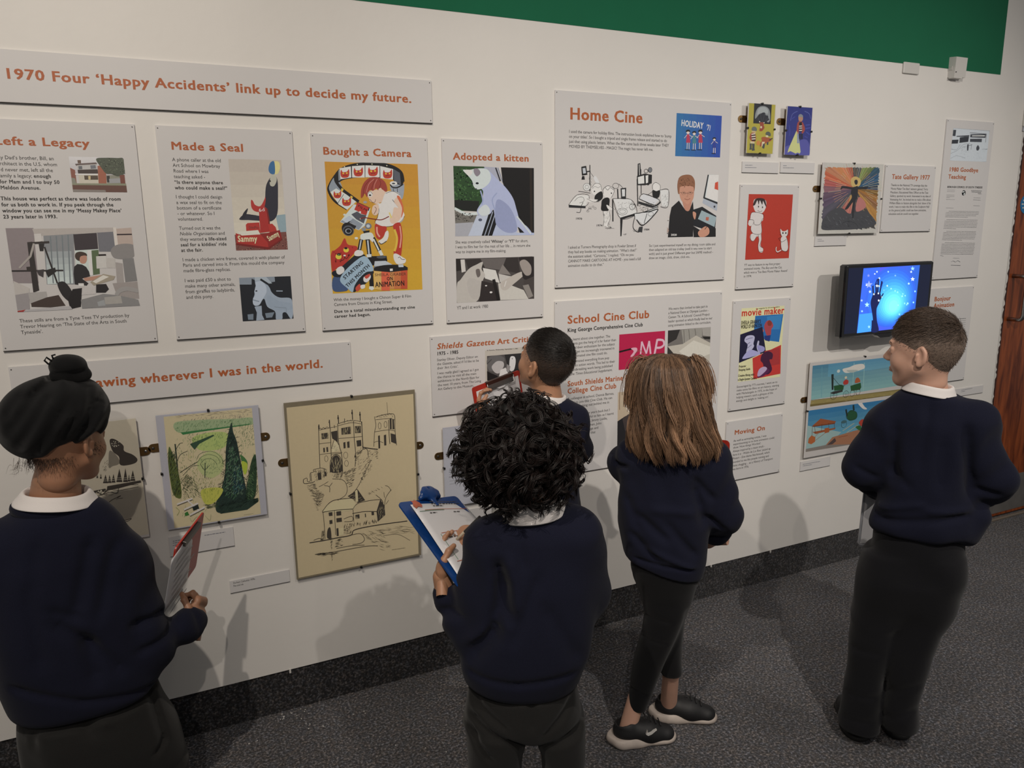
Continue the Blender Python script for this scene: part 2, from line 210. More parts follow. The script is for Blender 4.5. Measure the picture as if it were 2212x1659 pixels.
{'n': 'text_panel', 'l': 'panel headed Bought a Camera with a yellow cartoon of a tripod camera', 'c': 'sign', 'k': 'panel', 'g': 'exhibition panels on the white wall', 'y': 6.0, 'r': [470.1, 838.7, 1292.4, 1890.0], 't': [('heading', 'hb', 503.8, 1829.5, 0.0, 281.9, 0, 21.7, ['Bought a Camera']), ('body_text', 'r', 509.7, 1383.2, 15.1, 255.8, 0, 0.0, ['With the money I bought a Chinon Super 8 Film', 'Camera from Dixons in King Street.']), ('body_text', 'b', 509.2, 1346.2, 15.6, 268.1, 0, 0.0, ['Due to a total misunderstanding my cine', 'career had begun.'])], 'p': [('cartoon_print', 507.3, 1407.1, 297.9, 401.6, 'G c08a34 c99f35 6 -11,4027 2967,4005 2991,-1 11,1\nK 1c1a1c 7 610,2597 234,2849 72,3149 109,3324 278,3576 497,3804 869,3937 1294,3992 1776,3995 2152,3915 2420,3740 2477,3457\nC 8f959c 93,3274 236,3525 366,3552 490,3229 246,3051 122,3125\nP cfd2d2 121,3112 308,3227 941,2852 610,2584 358,2749\nL 2a2a2c 1.5 334,2787 532,3053\nK 1c1a1c 9 303,3576 320,3427 488,3203 713,3029 993,2827\nC 1c1a1c 304,3589 418,3778 685,3908 1293,3984 1883,3973 2260,3866 2472,3664 2476,3431 2346,3326 2182,3350 2107,3529 1646,3560 1059,3564 583,3493 371,3403\nP d4d3d3 447,3828 801,3890 796,3559 454,3499\nP d4d3d3 836,3899 1237,3933 1223,3566 822,3560\nP d4d3d3 1259,3933 1713,3931 1701,3579 1240,3572\nP d4d3d3 1734,3923 2149,3838 2129,3517 1722,3554\nP 85878c 404,3752 451,3803 458,3479 394,3453\nP 5c5e66 2163,3838 2364,3727 2389,3352 2160,3478\nE ded9b0 1007,3957 19 16\nE ded9b0 1474,3976 19 16\nE ded9b0 1949,3941 19 16\nE ded9b0 605,3876 19 16\nP d8b350 478,3241 540,3204 497,3128 447,3165\nP d8b350 752,3016 816,2979 786,2915 722,2953\nC b5402f 499,3789 539,3720 667,3733 734,3809 744,3669 702,3573 599,3544 492,3569 464,3679\nE d9c14a 555,3680 27 23\nE d9c14a 665,3690 27 23\nL 2a1512 1.2 546,3610 604,3631 661,3617\nC b5402f 914,3853 955,3781 1093,3794 1163,3873 1174,3727 1128,3625 1021,3593 907,3622 879,3737\nE d9c14a 974,3738 27 23\nE d9c14a 1090,3748 27 23\nL 2a1512 1.2 964,3665 1026,3687 1086,3670\nC b5402f 1373,3880 1417,3805 1562,3818 1636,3901 1650,3749 1602,3641 1487,3609 1366,3637 1335,3758\nE d9c14a 1436,3760 30 26\nE d9c14a 1560,3773 30 26\nL 2a1512 1.2 1427,3684 1492,3705 1556,3689\nC b5402f 1845,3809 1888,3736 2030,3749 2102,3829 2114,3681 2068,3577 1958,3547 1839,3574 1810,3691\nE d9c14a 1907,3693 27 23\nE d9c14a 2028,3702 27 23\nL 2a1512 1.2 1898,3618 1962,3640 2024,3623\nC b5402f 244,3146 277,3086 389,3094 447,3160 455,3040 417,2956 330,2930 238,2955 215,3050\nE d9c14a 293,3051 24 21\nE d9c14a 387,3059 24 21\nL 2a1512 1.2 284,2991 334,3009 383,2994\nC b5402f 502,2949 543,2881 671,2889 739,2963 749,2826 707,2727 603,2699 495,2726 467,2838\nE d9c14a 559,2838 27 23\nE d9c14a 669,2846 27 23\nL 2a1512 1.2 549,2770 608,2787 665,2772\nC 9a9ea6 2030,3348 2131,3452 2241,3454 2266,3377 2431,3353 2489,3405 2479,3171 2412,2923 2275,2961 2063,3167\nK 1c1a1c 4 2032,3374 2096,3284 2261,3273 2460,3379\nE d4d6d8 2143,3401 122 65\nE 55575c 2142,3396 54 26\nL 44464c 2 2122,3246 2143,3116\nL 44464c 2 2260,3247 2263,3013\nP c9cdd0 366,2215 830,2750 1356,2622 1140,2080 945,1953\nP 8e939b 379,2228 664,2392 1089,2132 946,1966 507,2163\nP b9bec6 447,2266 651,2393 779,2315 586,2163\nP 2a2a2e 940,2827 1331,2648 1299,2545 908,2724\nP b23a2f 834,2584 951,2801 1304,2648 1211,2416 1053,2455 924,2545\nN 7c1d18 10 27 908,2724 1274,2596 1215,2493 926,2571\nP 55555c 733,2443 924,2532 1052,2442 1211,2416 1117,2158 884,2289\nT 2a1512 FILM 945,2686 1217,2519 68\nE e9e6e0 1015,2507 33 31\nE c9a6a0 1018,2306 24 23\nE 1c1a1c 577,2009 169 183\nE 5a5c62 613,1944 179 162\nE 1c1a1c 612,1931 150 130\nE 8a8c90 612,1931 103 83\nE 101012 620,1931 71 57\nP 222226 587,2188 669,2239 872,2083 814,1980\nL 9a9ca0 3 667,2200 847,2109\nE c9cdd0 522,2431 44 31\nE 9a9ca2 1192,2815 60 37\nE 77797e 1253,2079 109 94\nE b9bcc0 1253,2079 60 52\nE 8a8c90 1107,1977 71 57\nP 1c1a1c 1078,1925 1295,1948 1261,1819 1113,1821\nC cfd2d6 991,1796 1128,1859 1345,1870 1420,1738 1387,1633 1172,1663 1009,1640\nE cfd2d6 852,1708 54 37\nL 1c1a1c 12 1010,1666 925,1328\nL b9bcc0 4 1004,1653 935,1354\nL 1c1a1c 14 1212,1663 1253,1136 1260,739 1272,178\nL b9bcc0 5 1214,1636 1238,1163\nL 1c1a1c 12 1391,1712 1589,1287\nL cfd2d6 5 1403,1672 1563,1314\nP cfd2d6 1534,1288 1632,1325 1707,1164 1609,1140\nP cfd2d6 1147,1192 1311,1201 1311,1108 1169,1099\nC d8d4c8 1391,1712 1283,1714 1332,1608 1385,1581\nC ddb9a4 1245,3058 1357,3161 1738,3216 1871,3166 1862,2959 1801,2829 1663,2803 1579,2751 1446,2802 1341,2854 1318,2930\nC 9b4438 1066,2955 1093,3209 1211,3439 1405,3569 1647,3573 1858,3448 1929,3218 1870,3140 1738,3216 1678,3112 1576,3240 1465,3162 1359,3187 1268,2981 1193,3083 1134,2981\nK 70251d 1.5 1135,3006 1203,3287 1374,3493\nK c98a7c 1.5 1247,3109 1341,3365 1510,3520\nK c98a7c 1.5 1494,3213 1529,3367 1617,3522\nK 70251d 1.5 1628,3189 1718,3370 1697,3497\nK 70251d 1.5 1414,3213 1475,3367 1535,3495\nC ddb9a4 1643,3215 1726,3254 1749,3165 1691,3087 1646,3112\nE f1ede6 1365,3059 82 83\nK 1c1a1c 1 1285,3058 1370,3141 1449,3059\nE 1c1a1c 1361,3028 38 26\nK 5a2a22 1.2 1331,2905 1395,2854 1420,2815 1501,2815 1533,2906\nC d9d9d4 1579,2751 1718,2803 1869,3114 2118,3155 2334,3040 2423,2543 2460,2411 2382,2227 2125,2097 1846,2047 1574,2102 1483,2181 1588,2388\nK 1c1a1c 1.2 1868,3088 2118,3155 2334,3040\nK 1c1a1c 1.2 1606,2751 1623,2544 1559,2337 1483,2181 1736,2061 2069,2084 2354,2227 2459,2385\nK 1c1a1c 1.5 2078,2895 2235,2700 2274,2635 2147,2596\nC ddb9a4 2132,2856 2304,2987 2419,2753 2422,2516 2300,2280 2127,2149 1990,2177 1970,2334 2056,2413 2122,2648 2261,2648\nC c96a48 2234,2987 2331,2988 2430,2700 2421,2490 2344,2332 2386,2648\nC ddb9a4 1441,2699 1579,2751 1630,2674 1564,2440 1454,2415 1392,2519\nK 6a3026 1.5 1494,2674 1544,2596 1455,2441\nK 7c2a22 3 1018,2306 1153,2339 1421,2298 1692,2271 1944,2374\nP d8c27a 1936,2491 1977,2504 2052,2334 1997,2321\nC b23a2f 1480,2129 1682,2075 1846,2047 1809,1863 1663,1681 1553,1670 1477,1789\nK dca08c 5 1531,2050 1535,1867 1611,1735\nC d9d9d6 1563,1604 1719,1707 1811,1890 1895,1915 1901,1757 1824,1599 1682,1509 1587,1538\nK 1c1a1c 2 1576,1577 1655,1510 1824,1599\nC b23a2f 2069,2097 2296,2174 2366,1856 2353,1563 2277,1109 2136,1100 2044,1249 2158,1593 2114,1859\nK d3b04a 7 2105,1965 2177,1699 2137,1434 2074,1275\nK dca08c 4 2291,2069 2318,1724 2260,1378\nC d9d9d6 2041,1169 2140,1193 2332,1081 2442,997 2409,890 2237,855 2125,872 2047,1008\nK 1c1a1c 1.5 2190,1058 2247,1083 2301,1015 2413,998\nP 1c1a1c 1307,1135 1803,1135 1823,988 1760,830 1320,843\nE 55575c 1635,1100 163 47\nP b9bcc0 1409,973 1767,976 1984,849 1967,769 1372,789\nP 77797e 1373,815 1983,823 1979,742 1370,749\nC b23a2f 65,1323 144,1347 337,1497 481,1714 575,1518 838,1461 859,1356 717,1203 575,1050 432,871 297,823 163,776 39,676 13,1117\nN 8e2a22 22 48 89,1296 784,1436 664,1204 164,802\nE d9c14a 258,1150 95 83\nE 1c1a1c 273,1214 60 42\nE 6b8a4a 267,1201 27 23\nE d9c14a 508,1351 87 78\nE 1c1a1c 503,1403 54 34\nE f0e6dc 450,1178 38 26\nK 4a1510 2 449,1158 497,1078 610,1193\nK 4a1510 2 449,1158 416,1054 282,1006\nP 22252c 352,848 826,1226 1093,1193 1364,629 1272,446 1100,292 705,16 599,48 223,460\nC 47597a 41,493 257,589 271,379 497,132 359,59 30,100\nC 1c1f26 26,676 266,746 392,637 253,511 70,544\nC 9db0bd 260,406 422,688 814,1017 1090,1141 1271,951 1353,683 1118,638 892,460 717,228 638,19 472,160\nC e6e3de 775,1280 886,1342 1031,1300 1039,1195 902,1146 769,1175\nC e6e3de 176,775 325,849 413,767 394,663 257,589 168,645\nC e6e3de 1028,482 1223,554 1245,447 1129,318 1021,349\nC c05040 1057,507 1224,581 1220,501 1107,425\nC c05040 740,148 882,275 902,141 788,39\nC e6e3de 906,220 1043,241 1037,135 927,113\nT 1c1f26 STARTING 415,426 1052,926 110 b\nT 1c1f26 THIS#MONTH 486,172 1258,819 110 b\nP cfd2d6 1190,182 1313,176 1351,94 1265,44 1172,102\nP c9a15a 1369,735 1614,674 1583,30 1446,63 1337,95\nG d6b46c b9382a 5 1368,709 1336,81 2458,45 2486,698\nP d2664a 1614,674 1891,651 1861,12 1583,30\nE 1c1a1c 1923,744 549 104\nP b9bcc0 2180,843 2350,852 2360,757 2191,757\nP 1c1a1c 1365,762 2494,752 2496,657 1917,604 1366,669\nP d9dce0 1894,718 1992,720 1989,645 1896,643\nT 5a3a2a SHEILA#GRABER 1384,495 2434,488 89\nT 2a1512 ON 1779,345 1989,350 110 b\nT 2a1512 ANiMATiON 1389,146 2377,158 162 b')]},
{'n': 'text_panel', 'l': 'narrow panel headed Adopted a kitten with two white cat photos', 'c': 'sign', 'k': 'panel', 'g': 'exhibition panels on the white wall', 'y': 6.0, 'r': [888.7, 1255.7, 1290.0, 1890.3], 't': [('heading', 'hb', 926.9, 1825.7, 0.0, 278.9, 0, 21.4, ['Adopted a kitten']), ('body_text', 'r', 926.4, 1554.5, 16.0, 272.5, 0, 0.0, ['She was creatively called **‘Whitey’** or **‘YT’** for short.', 'I was to film her for the rest of her life ... in return she', 'was to inspire me in my film-making.']), ('body_text', 'r', 925.6, 1333.8, 0.0, 116.3, 0, 11.0, ['YT and I at work 1980'])], 'p': [('kitten_photo', 926.5, 1578.4, 296.3, 226.9, 'P 2d4a28 -1,2275 1137,2270 976,803 5,843\nN 47683c 120 58 6,2249 1051,2215 896,1033 10,994\nN 1f3420 60 58 6,2249 923,2213 851,957 10,994\nP 1c1f1c 7,1183 898,1149 848,803 340,842 9,956\nP a8a6b0 1094,2269 1566,2256 1710,1808 1259,1954\nL 2a2a30 5 1523,2244 1689,1808\nL 8a8c98 4 1601,2246 1775,1770\nP 171516 1718,2260 2969,2263 2956,-3 2418,25 1775,1770\nP 2f2620 2802,2252 2892,2254 2897,38 2806,160\nL c9ccd8 9 -1,911 420,708 889,745\nP 77716a 5,843 419,670 931,706 667,418 14,424\nN 4a4640 50 37 47,843 675,726 627,496 36,462\nP a7a4a8 14,424 668,457 486,-5 1,3\nP b9bccb 802,688 1233,686 958,7 465,3\nP 16161a 1233,725 1432,879 1532,411 1349,1 958,7\nL a2a6b4 3 1387,802 1066,6\nL a2a6b4 3 1473,724 1197,4\nP b0b4c6 1349,1 1533,450 2328,86 2957,78 2956,-11 1349,-2\nC adb0c8 707,2020 1051,2215 1263,2144 1559,1882 1904,1579 2164,1231 2293,839 2423,483 2693,282 2874,39 2690,1 2331,285 2284,127 1925,92 1574,293 1470,568 1410,879 1277,724 930,668 806,841 1028,1187 1035,1494 825,1644\nC 9498b4 1547,1190 1939,1035 2201,643 2284,167 1925,92 1574,293 1470,568\nC c9cce0 334,2144 543,2148 754,2190 1051,2215 1263,2144 1344,1917 1254,1725 1036,1570 822,1530 698,1642 659,1793 537,1942\nC e6dcc8 375,2134 626,2150 666,2057 538,1961\nC 8a7f86 733,2190 880,2193 962,2062 832,1947 729,2058\nE 1a1c28 835,1727 57 35\nE 1a1c28 658,1717 26 31\nE 4a4450 789,1548 35 19\nK 9aa0bc 5 949,1493 1028,1187 981,1034\nK 9aa0bc 4 1475,840 1373,1189 1551,1421\nC c8cadb 849,841 1110,1034 1280,879 1233,705 973,668\nE 55586a 918,533 70 46\nK c8cadb 5 2290,642 2513,403 2828,39'), ('desk_photo', 926.0, 1355.7, 295.0, 148.9, 'P 4f4845 5,1495 2955,1483 2944,-8 -5,8\nP 2a2422 5,1495 195,1498 205,1098 13,1066\nP c9c0b8 173,1452 321,1455 353,1054 203,1020\nP 38312f 343,1447 2322,1472 2407,901 1731,1046 461,1090\nP 6a625e 902,1470 1871,1464 1686,1048 1069,1148\nP 857c76 1734,1247 2043,874 1550,932\nP cfc8c0 982,1151 1464,1055 1611,607 1061,790\nP bfb7af 1572,931 1997,835 2314,782 1768,600 1612,647\nC bab1a8 22,633 154,785 462,1129 768,1277 986,1349 937,1113 1064,910 972,713 875,277 694,4 175,11 5,40\nC b5aca4 454,813 841,719 925,555 828,158 566,131 402,458\nC 6d635e 720,1081 851,1116 889,916 779,840\nP 332b2a 928,715 1499,571 1601,-2 825,5\nE dcd5cd 1272,306 53 32\nE dcd5cd 1091,540 40 20\nP 1e1918 1325,739 1436,755 1623,17 1489,4\nP c4bcb2 1544,610 1947,552 2538,322 2720,3 1623,17\nC b9aea4 1634,606 1815,720 2407,962 2544,855 2129,545 1854,353 1675,401\nC 2b2424 2368,1470 2955,1475 2950,799 2588,690 2475,899 2501,1183\nC 9c9088 2389,1308 2595,1383 2823,1173 2821,886 2635,831 2477,1021\nP 4a423f 2541,651 2950,799 2944,12 2584,278\nP 8c837c 2494,488 2725,520 2907,98 2720,24\nL e6e0d8 2.5 1859,678 1788,478')]},
{'n': 'text_panel', 'l': 'large panel headed Home Cine with cartoon studio drawing and blue holiday print', 'c': 'sign', 'k': 'panel', 'g': 'exhibition panels on the white wall', 'y': 6.0, 'r': [1306.7, 2078.1, 1390.9, 2064.3], 't': [('heading', 'hb', 1363.6, 1971.8, 0.0, 306.9, 0, 38.2, ['Home Cine']), ('body_text', 'r', 1361.2, 1926.4, 16.7, 438.2, 0, 0.0, ['I used the camera for holiday films. The instruction book explained how to ‘bump', 'on your titles’. So I bought a tripod and single frame release and started to do', 'just that using plastic letters. When the film came back three weeks later THEY', 'MOVED BY THEMSELVES - MAGIC! The magic has never left me.']), ('body_text', 'r', 1358.5, 1528.1, 16.3, 291.8, 0, 0.0, ['I asked at Turners Photography shop in Fowler Street if', 'they had any books on making animation. “What’s that?”', 'the assistant asked. “Cartoons,” I replied. “Oh no you', 'CANNOT MAKE CARTOONS AT HOME - you need a full', 'animation studio to do that.”']), ('body_text', 'r', 1709.7, 1527.0, 15.3, 317.2, 0, 0.0, ['So I just experimented myself on my dining room table and', 'then adapted an old tea trolley (well it was new to start', 'with) and it just grew! Different gear but SAME method -', 'draw an image, click, draw, click etc.'])], 'p': [('holiday_print', 1818.7, 1860.5, 214.3, 154.3, 'G 2f6f9c 26489c 7 10,1541 -10,-9 2134,9 2152,1544\nT e8e4d6 HOLIDAY 230,1102 1269,1036 214 b\nT e8e4d6 ’71 1411,1006 1624,970 196 b\nE d9c3b8 564,874 76 62\nC 14161c 467,879 487,955 623,969 661,891 563,909\nP b03a55 504,805 630,810 689,506 483,499\nL d9c3b8 2 522,788 396,660\nL d9c3b8 2 614,792 766,718\nL d9c3b8 3 540,501 538,270\nL d9c3b8 3 626,504 636,273\nL 14161c 2.5 436,249 551,248\nL 14161c 2.5 545,252 660,242\nE d9c3b8 853,841 70 58\nC 14161c 761,846 781,918 907,932 945,858 852,876\nP 4a7d86 799,777 914,781 974,489 777,482\nL d9c3b8 2 811,759 689,635\nL d9c3b8 2 903,763 1046,692\nL d9c3b8 3 829,484 827,261\nL d9c3b8 3 916,487 926,264\nL 14161c 2.5 729,244 839,243\nL 14161c 2.5 833,247 944,237\nE d9c3b8 1141,897 76 62\nC 14161c 1042,902 1062,978 1201,993 1239,914 1139,932\nP b03a55 1080,828 1208,832 1270,526 1060,519\nL d9c3b8 2 1098,810 971,681\nL d9c3b8 2 1192,814 1347,739\nL d9c3b8 3 1118,521 1117,288\nL d9c3b8 3 1205,524 1216,291\nL 14161c 2.5 1013,266 1130,265\nL 14161c 2.5 1124,270 1241,260\nE d9c3b8 1818,662 58 49\nC 14161c 1734,668 1755,728 1861,741 1900,679 1816,694\nP 33408c 1773,606 1868,610 1923,358 1751,353\nL d9c3b8 2 1780,593 1672,486\nL d9c3b8 2 1863,596 1986,532\nL d9c3b8 3 1798,354 1796,163\nL d9c3b8 3 1875,356 1885,166\nL 14161c 2.5 1713,147 1809,146\nL 14161c 2.5 1803,150 1899,139'), ('studio_drawing', 1358.2, 1562.3, 438.2, 271.5, 'T 2a2a2c 1970 307,679 586,669 70 b\nT 2a2a2c 1974 1176,429 1443,426 70 b\nT 2a2a2c 1984 3248,255 3515,260 70 b\nP 1c1c1e 533,2507 735,2545 788,2238 560,2205\nP b8b8ba 584,2458 700,2477 732,2292 610,2273\nP 1c1c1e 571,2192 662,2194 683,2067 541,2065\nL 1c1c1e 3.5 886,2578 895,1666\nL 1c1c1e 4 762,2343 914,2367\nH 1c1c1e 30 68 60 1.0 839,2176 956,2178 962,1666 818,1665\nK 1c1c1e 1.3 889,2346 1018,2200 1121,2095 1277,1969\nC d0cbca 1044,2136 1120,2202 1224,2097 1277,1969 1175,1925\nE d2cdcc 766,1814 149 131\nO 1c1c1e 1.4 766,1814 149 131\nO 1c1c1e 1.2 766,1814 75 66\nK 1c1c1e 2 423,1661 615,1642 921,1602\nP d4d0cf 23,1192 363,1534 871,1516 720,1151\nP 2a2a2c 23,1192 720,1151 721,1073 33,1099\nK 1c1c1e 1.5 23,1192 363,1534 845,1528 746,1159 23,1192\nK 1c1c1e 1.2 263,1321 414,1449 616,1450 643,1322 465,1257\nK 1c1c1e 2 341,936 493,936 542,1150 618,1279\nC dcd8d6 971,1794 1123,1946 1330,1906 1384,1713 1282,1561 1076,1538 962,1645\nK 1c1c1e 1.3 971,1794 1123,1946 1330,1906 1384,1713\nK 1c1c1e 1 997,1752 1098,1839 1228,1797 1331,1841\nE 1c1c1e 1085,1667 27 26\nC 18181a 1127,1539 1385,1670 1439,1454 1285,1324 1104,1345\nC dcd8d6 718,1408 1026,1388 1233,1367 1027,1280 770,1301\nK 1c1c1e 1.2 769,1408 872,1366 1027,1302 1285,1303\nK 1c1c1e 1.2 773,978 875,1064 978,1043\nO 1c1c1e 1 900,1086 53 35\nO 1c1c1e 1 1122,1073 48 35\nO 1c1c1e 1 1029,1129 43 26\nO 1c1c1e 1 814,970 53 26\nC dcd8d6 1462,1714 1642,1866 1879,1804 1909,1631 1806,1457 1570,1434 1464,1563\nK 1c1c1e 1.5 1464,1584 1446,1735 1642,1866 1896,1783 1909,1631 1806,1457\nK 1c1c1e 1.5 1539,1801 1645,1715 1748,1803 1907,1718\nE 1c1c1e 1804,1608 27 26\nC 18181a 1415,1368 1596,1455 1728,1391 1706,1108 1656,977 1393,999 1380,1194\nC dcd8d6 1600,1195 1865,1108 1946,1020 1708,1020\nK 1c1c1e 1.3 1600,1217 1812,1108 1972,1020\nP d8d4d2 1456,969 1708,977 1765,714 1664,451 1771,383 1506,408 1461,628\nH 1c1c1e 26 107 100 .9 1457,955 1709,955 1742,494 1494,496\nK 1c1c1e 1.4 1456,969 1502,715 1479,452\nK 1c1c1e 1.4 1709,968 1765,714 1664,451 1824,383 1559,364\nH 1c1c1e 8 126 5 .8 1558,430 1982,448 1984,337 1560,342\nO 1c1c1e 1.5 1984,1870 133 96\nK 1c1c1e 1.3 2115,1937 2277,1808 2389,1547\nL 1c1c1e 5 2065,1763 2100,1327\nP 2a2a2c 2197,1786 2437,1810 2436,1372 2232,1371\nP cfcbca 2251,1743 2385,1757 2390,1504 2272,1494\nP d2cdcc 1886,1413 2661,1395 2945,886 2191,711\nK 1c1c1e 1.8 1860,1413 2662,1382 2918,886 2218,702 1860,1413\nP 1c1c1e 2191,733 2918,908 2919,832 2219,658\nP 1c1c1e 2202,711 2309,711 2268,66 2220,67\nL 1c1c1e 5 1860,1392 1884,603\nO 1c1c1e 1.5 2294,954 213 123\nO 1c1c1e 1.2 2294,954 133 70\nH 1c1c1e 30 78 30 1 2020,1327 2717,1329 2780,975 2132,1020\nP 1c1c1e 2928,2668 3036,2692 3105,2125 2926,2123\nL d8d4d3 2.5 2988,2648 3046,1684\nL 1c1c1e 4 2915,2122 2966,1153\nL 1c1c1e 3 3069,2475 3103,1596\nP 1c1c1e 2901,2232 3236,2325 3567,2287 3565,1978 3275,1908 2920,1903\nP d4d0cf 2940,2189 3211,2259 3235,1973 2963,1948\nP d4d0cf 3282,2251 3402,2271 3399,1989 3301,1974\nO 1c1c1e 2 3299,2414 85 70\nE 77777a 3479,2461 85 88\nO 1c1c1e 2 3479,2461 85 88\nE 1c1c1e 3400,1953 64 44\nC dcd8d6 3606,1912 3742,2011 3939,1938 3946,1737 3779,1691 3627,1756\nK 1c1c1e 1.5 3610,1778 3606,1912 3742,2011 3940,1916 3946,1737\nC 18181a 3611,1734 3779,1700 3946,1728 3914,1491 3759,1445 3635,1489\nK 1c1c1e 1.3 3613,1689 3422,1577 3258,1531\nK 1c1c1e 1.3 3947,1692 4146,1627 4260,1605\nP d2cdcc 3946,1737 4340,1741 4333,1131 4049,1154\nK 1c1c1e 1.8 3946,1737 4340,1741 4322,1131 3994,1131\nH 1c1c1e 26 87 80 .9 4062,1604 4317,1606 4304,1154 4106,1154\nP cdc9c8 3014,1419 3201,1597 3929,1378 3711,1198\nK 1c1c1e 2.2 3014,1419 3201,1597 3929,1378 3711,1189 3014,1419\nP 2a2a2c 2989,1330 3712,1153 3987,1334 3989,1266 3715,1063 2991,1241\nH 1c1c1e 60 97 20 1.1 2964,1241 3988,1289 3830,973 3164,930\nP cfcbca 2836,886 3219,929 3824,1153 3886,973 3232,458 2840,708\nK 1c1c1e 3 2836,886 3219,929 3881,1131\nK 1c1c1e 4 3219,929 3495,951 3885,1018 3232,458 2924,662\nK 1c1c1e 2.5 3258,525 3386,884\nO 1c1c1e 1.5 3554,861 117 79\nH 1c1c1e 20 68 40 1 2665,1241 2937,1241 2888,1019 2669,1064\nO 1c1c1e 1.6 2722,1130 133 109\nK 1c1c1e 2.5 2839,752 2766,395 2962,213 3182,256\nP 3a3a3c 3040,392 3205,413 3183,188 2989,235\nH 1c1c1e 16 78 15 1 2740,351 3124,346 3128,211 2797,238\nL 1c1c1e 2.5 2839,752 2793,886\nH 1c1c1e 8 87 20 .7 2337,154 2472,153 2473,108 2337,110'), ('portrait_photo', 1791.4, 1559.7, 238.3, 236.1, 'P c9cbd0 1871,2359 2399,2382 2363,994 1637,1297\nP e0dfe0 1920,2346 2381,2364 2393,1346 1794,1506\nP 2a2a2e 1841,2373 1900,2374 1736,1460 1664,1482\nP 2a2a2e 1685,1529 2376,1332 2374,1252 1676,1469\nP a9abb2 1637,1297 1677,1459 2374,1252 2363,994\nE 3a3a40 2233,1158 47 42\nP c4513a 2216,2066 2365,2114 2394,1789 2198,1834\nP 1c1e24 1192,1042 1632,1158 2343,806 2309,286 2161,193 1219,439\nP 9aa6a8 1608,1019 2345,759 2273,381 1445,693\nP b06450 1830,761 1981,761 1958,620 1824,644\nP 1c1a1d 41,14 98,816 172,1134 508,1385 811,1043 1017,1020 1178,1365 1224,996 1237,18\nP 1c1a1d 1219,439 1615,247 2337,333 2355,0 1268,-11\nC 8d6046 450,1680 415,1996 503,2245 758,2340 1048,2322 1220,2143 1244,1870 1193,1686 1099,1823 605,1840 527,1636\nC c08d76 521,1772 602,1908 1124,1914 1209,1732 1191,1480 1064,1296 861,1249 653,1363 547,1545\nC b98570 682,1363 919,1249 1119,1365 1017,1020 811,1043\nK 4a3a34 1.2 542,1690 786,1660 1193,1686\nO 4a3a34 .8 716,1660 100 60\nO 4a3a34 .8 1030,1671 100 60\nE 2a2422 727,1674 29 18\nE 2a2422 1029,1685 29 18\nK 8c4a40 2 765,1455 912,1419 1039,1465\nK 9c6c58 1.5 890,1661 918,1547 849,1538\nN 6d4632 26 42 475,2222 1169,2234 1212,1915 488,1884\nC c08d76 1468,179 1670,341 1848,409 2003,313 2013,124 1807,9 1566,13\nC c08d76 1195,973 1346,903 1297,671 1202,811\nL 1c1a1d 2.5 1793,292 1977,479\nC c7b4aa -701,503 -495,750 -214,772 -170,817 -14,748 70,793 106,610 35,175 -476,145 -693,253\nC ad9488 -594,320 -261,499 29,359 23,198 -477,182\nP 2a1c18 -646,175 35,184 36,138 -634,148\nE 3a2a26 -107,644 24 14\nE 3a2a26 30,643 24 14\nT e9e4e0 2020 182,71 454,67 74 b')]},
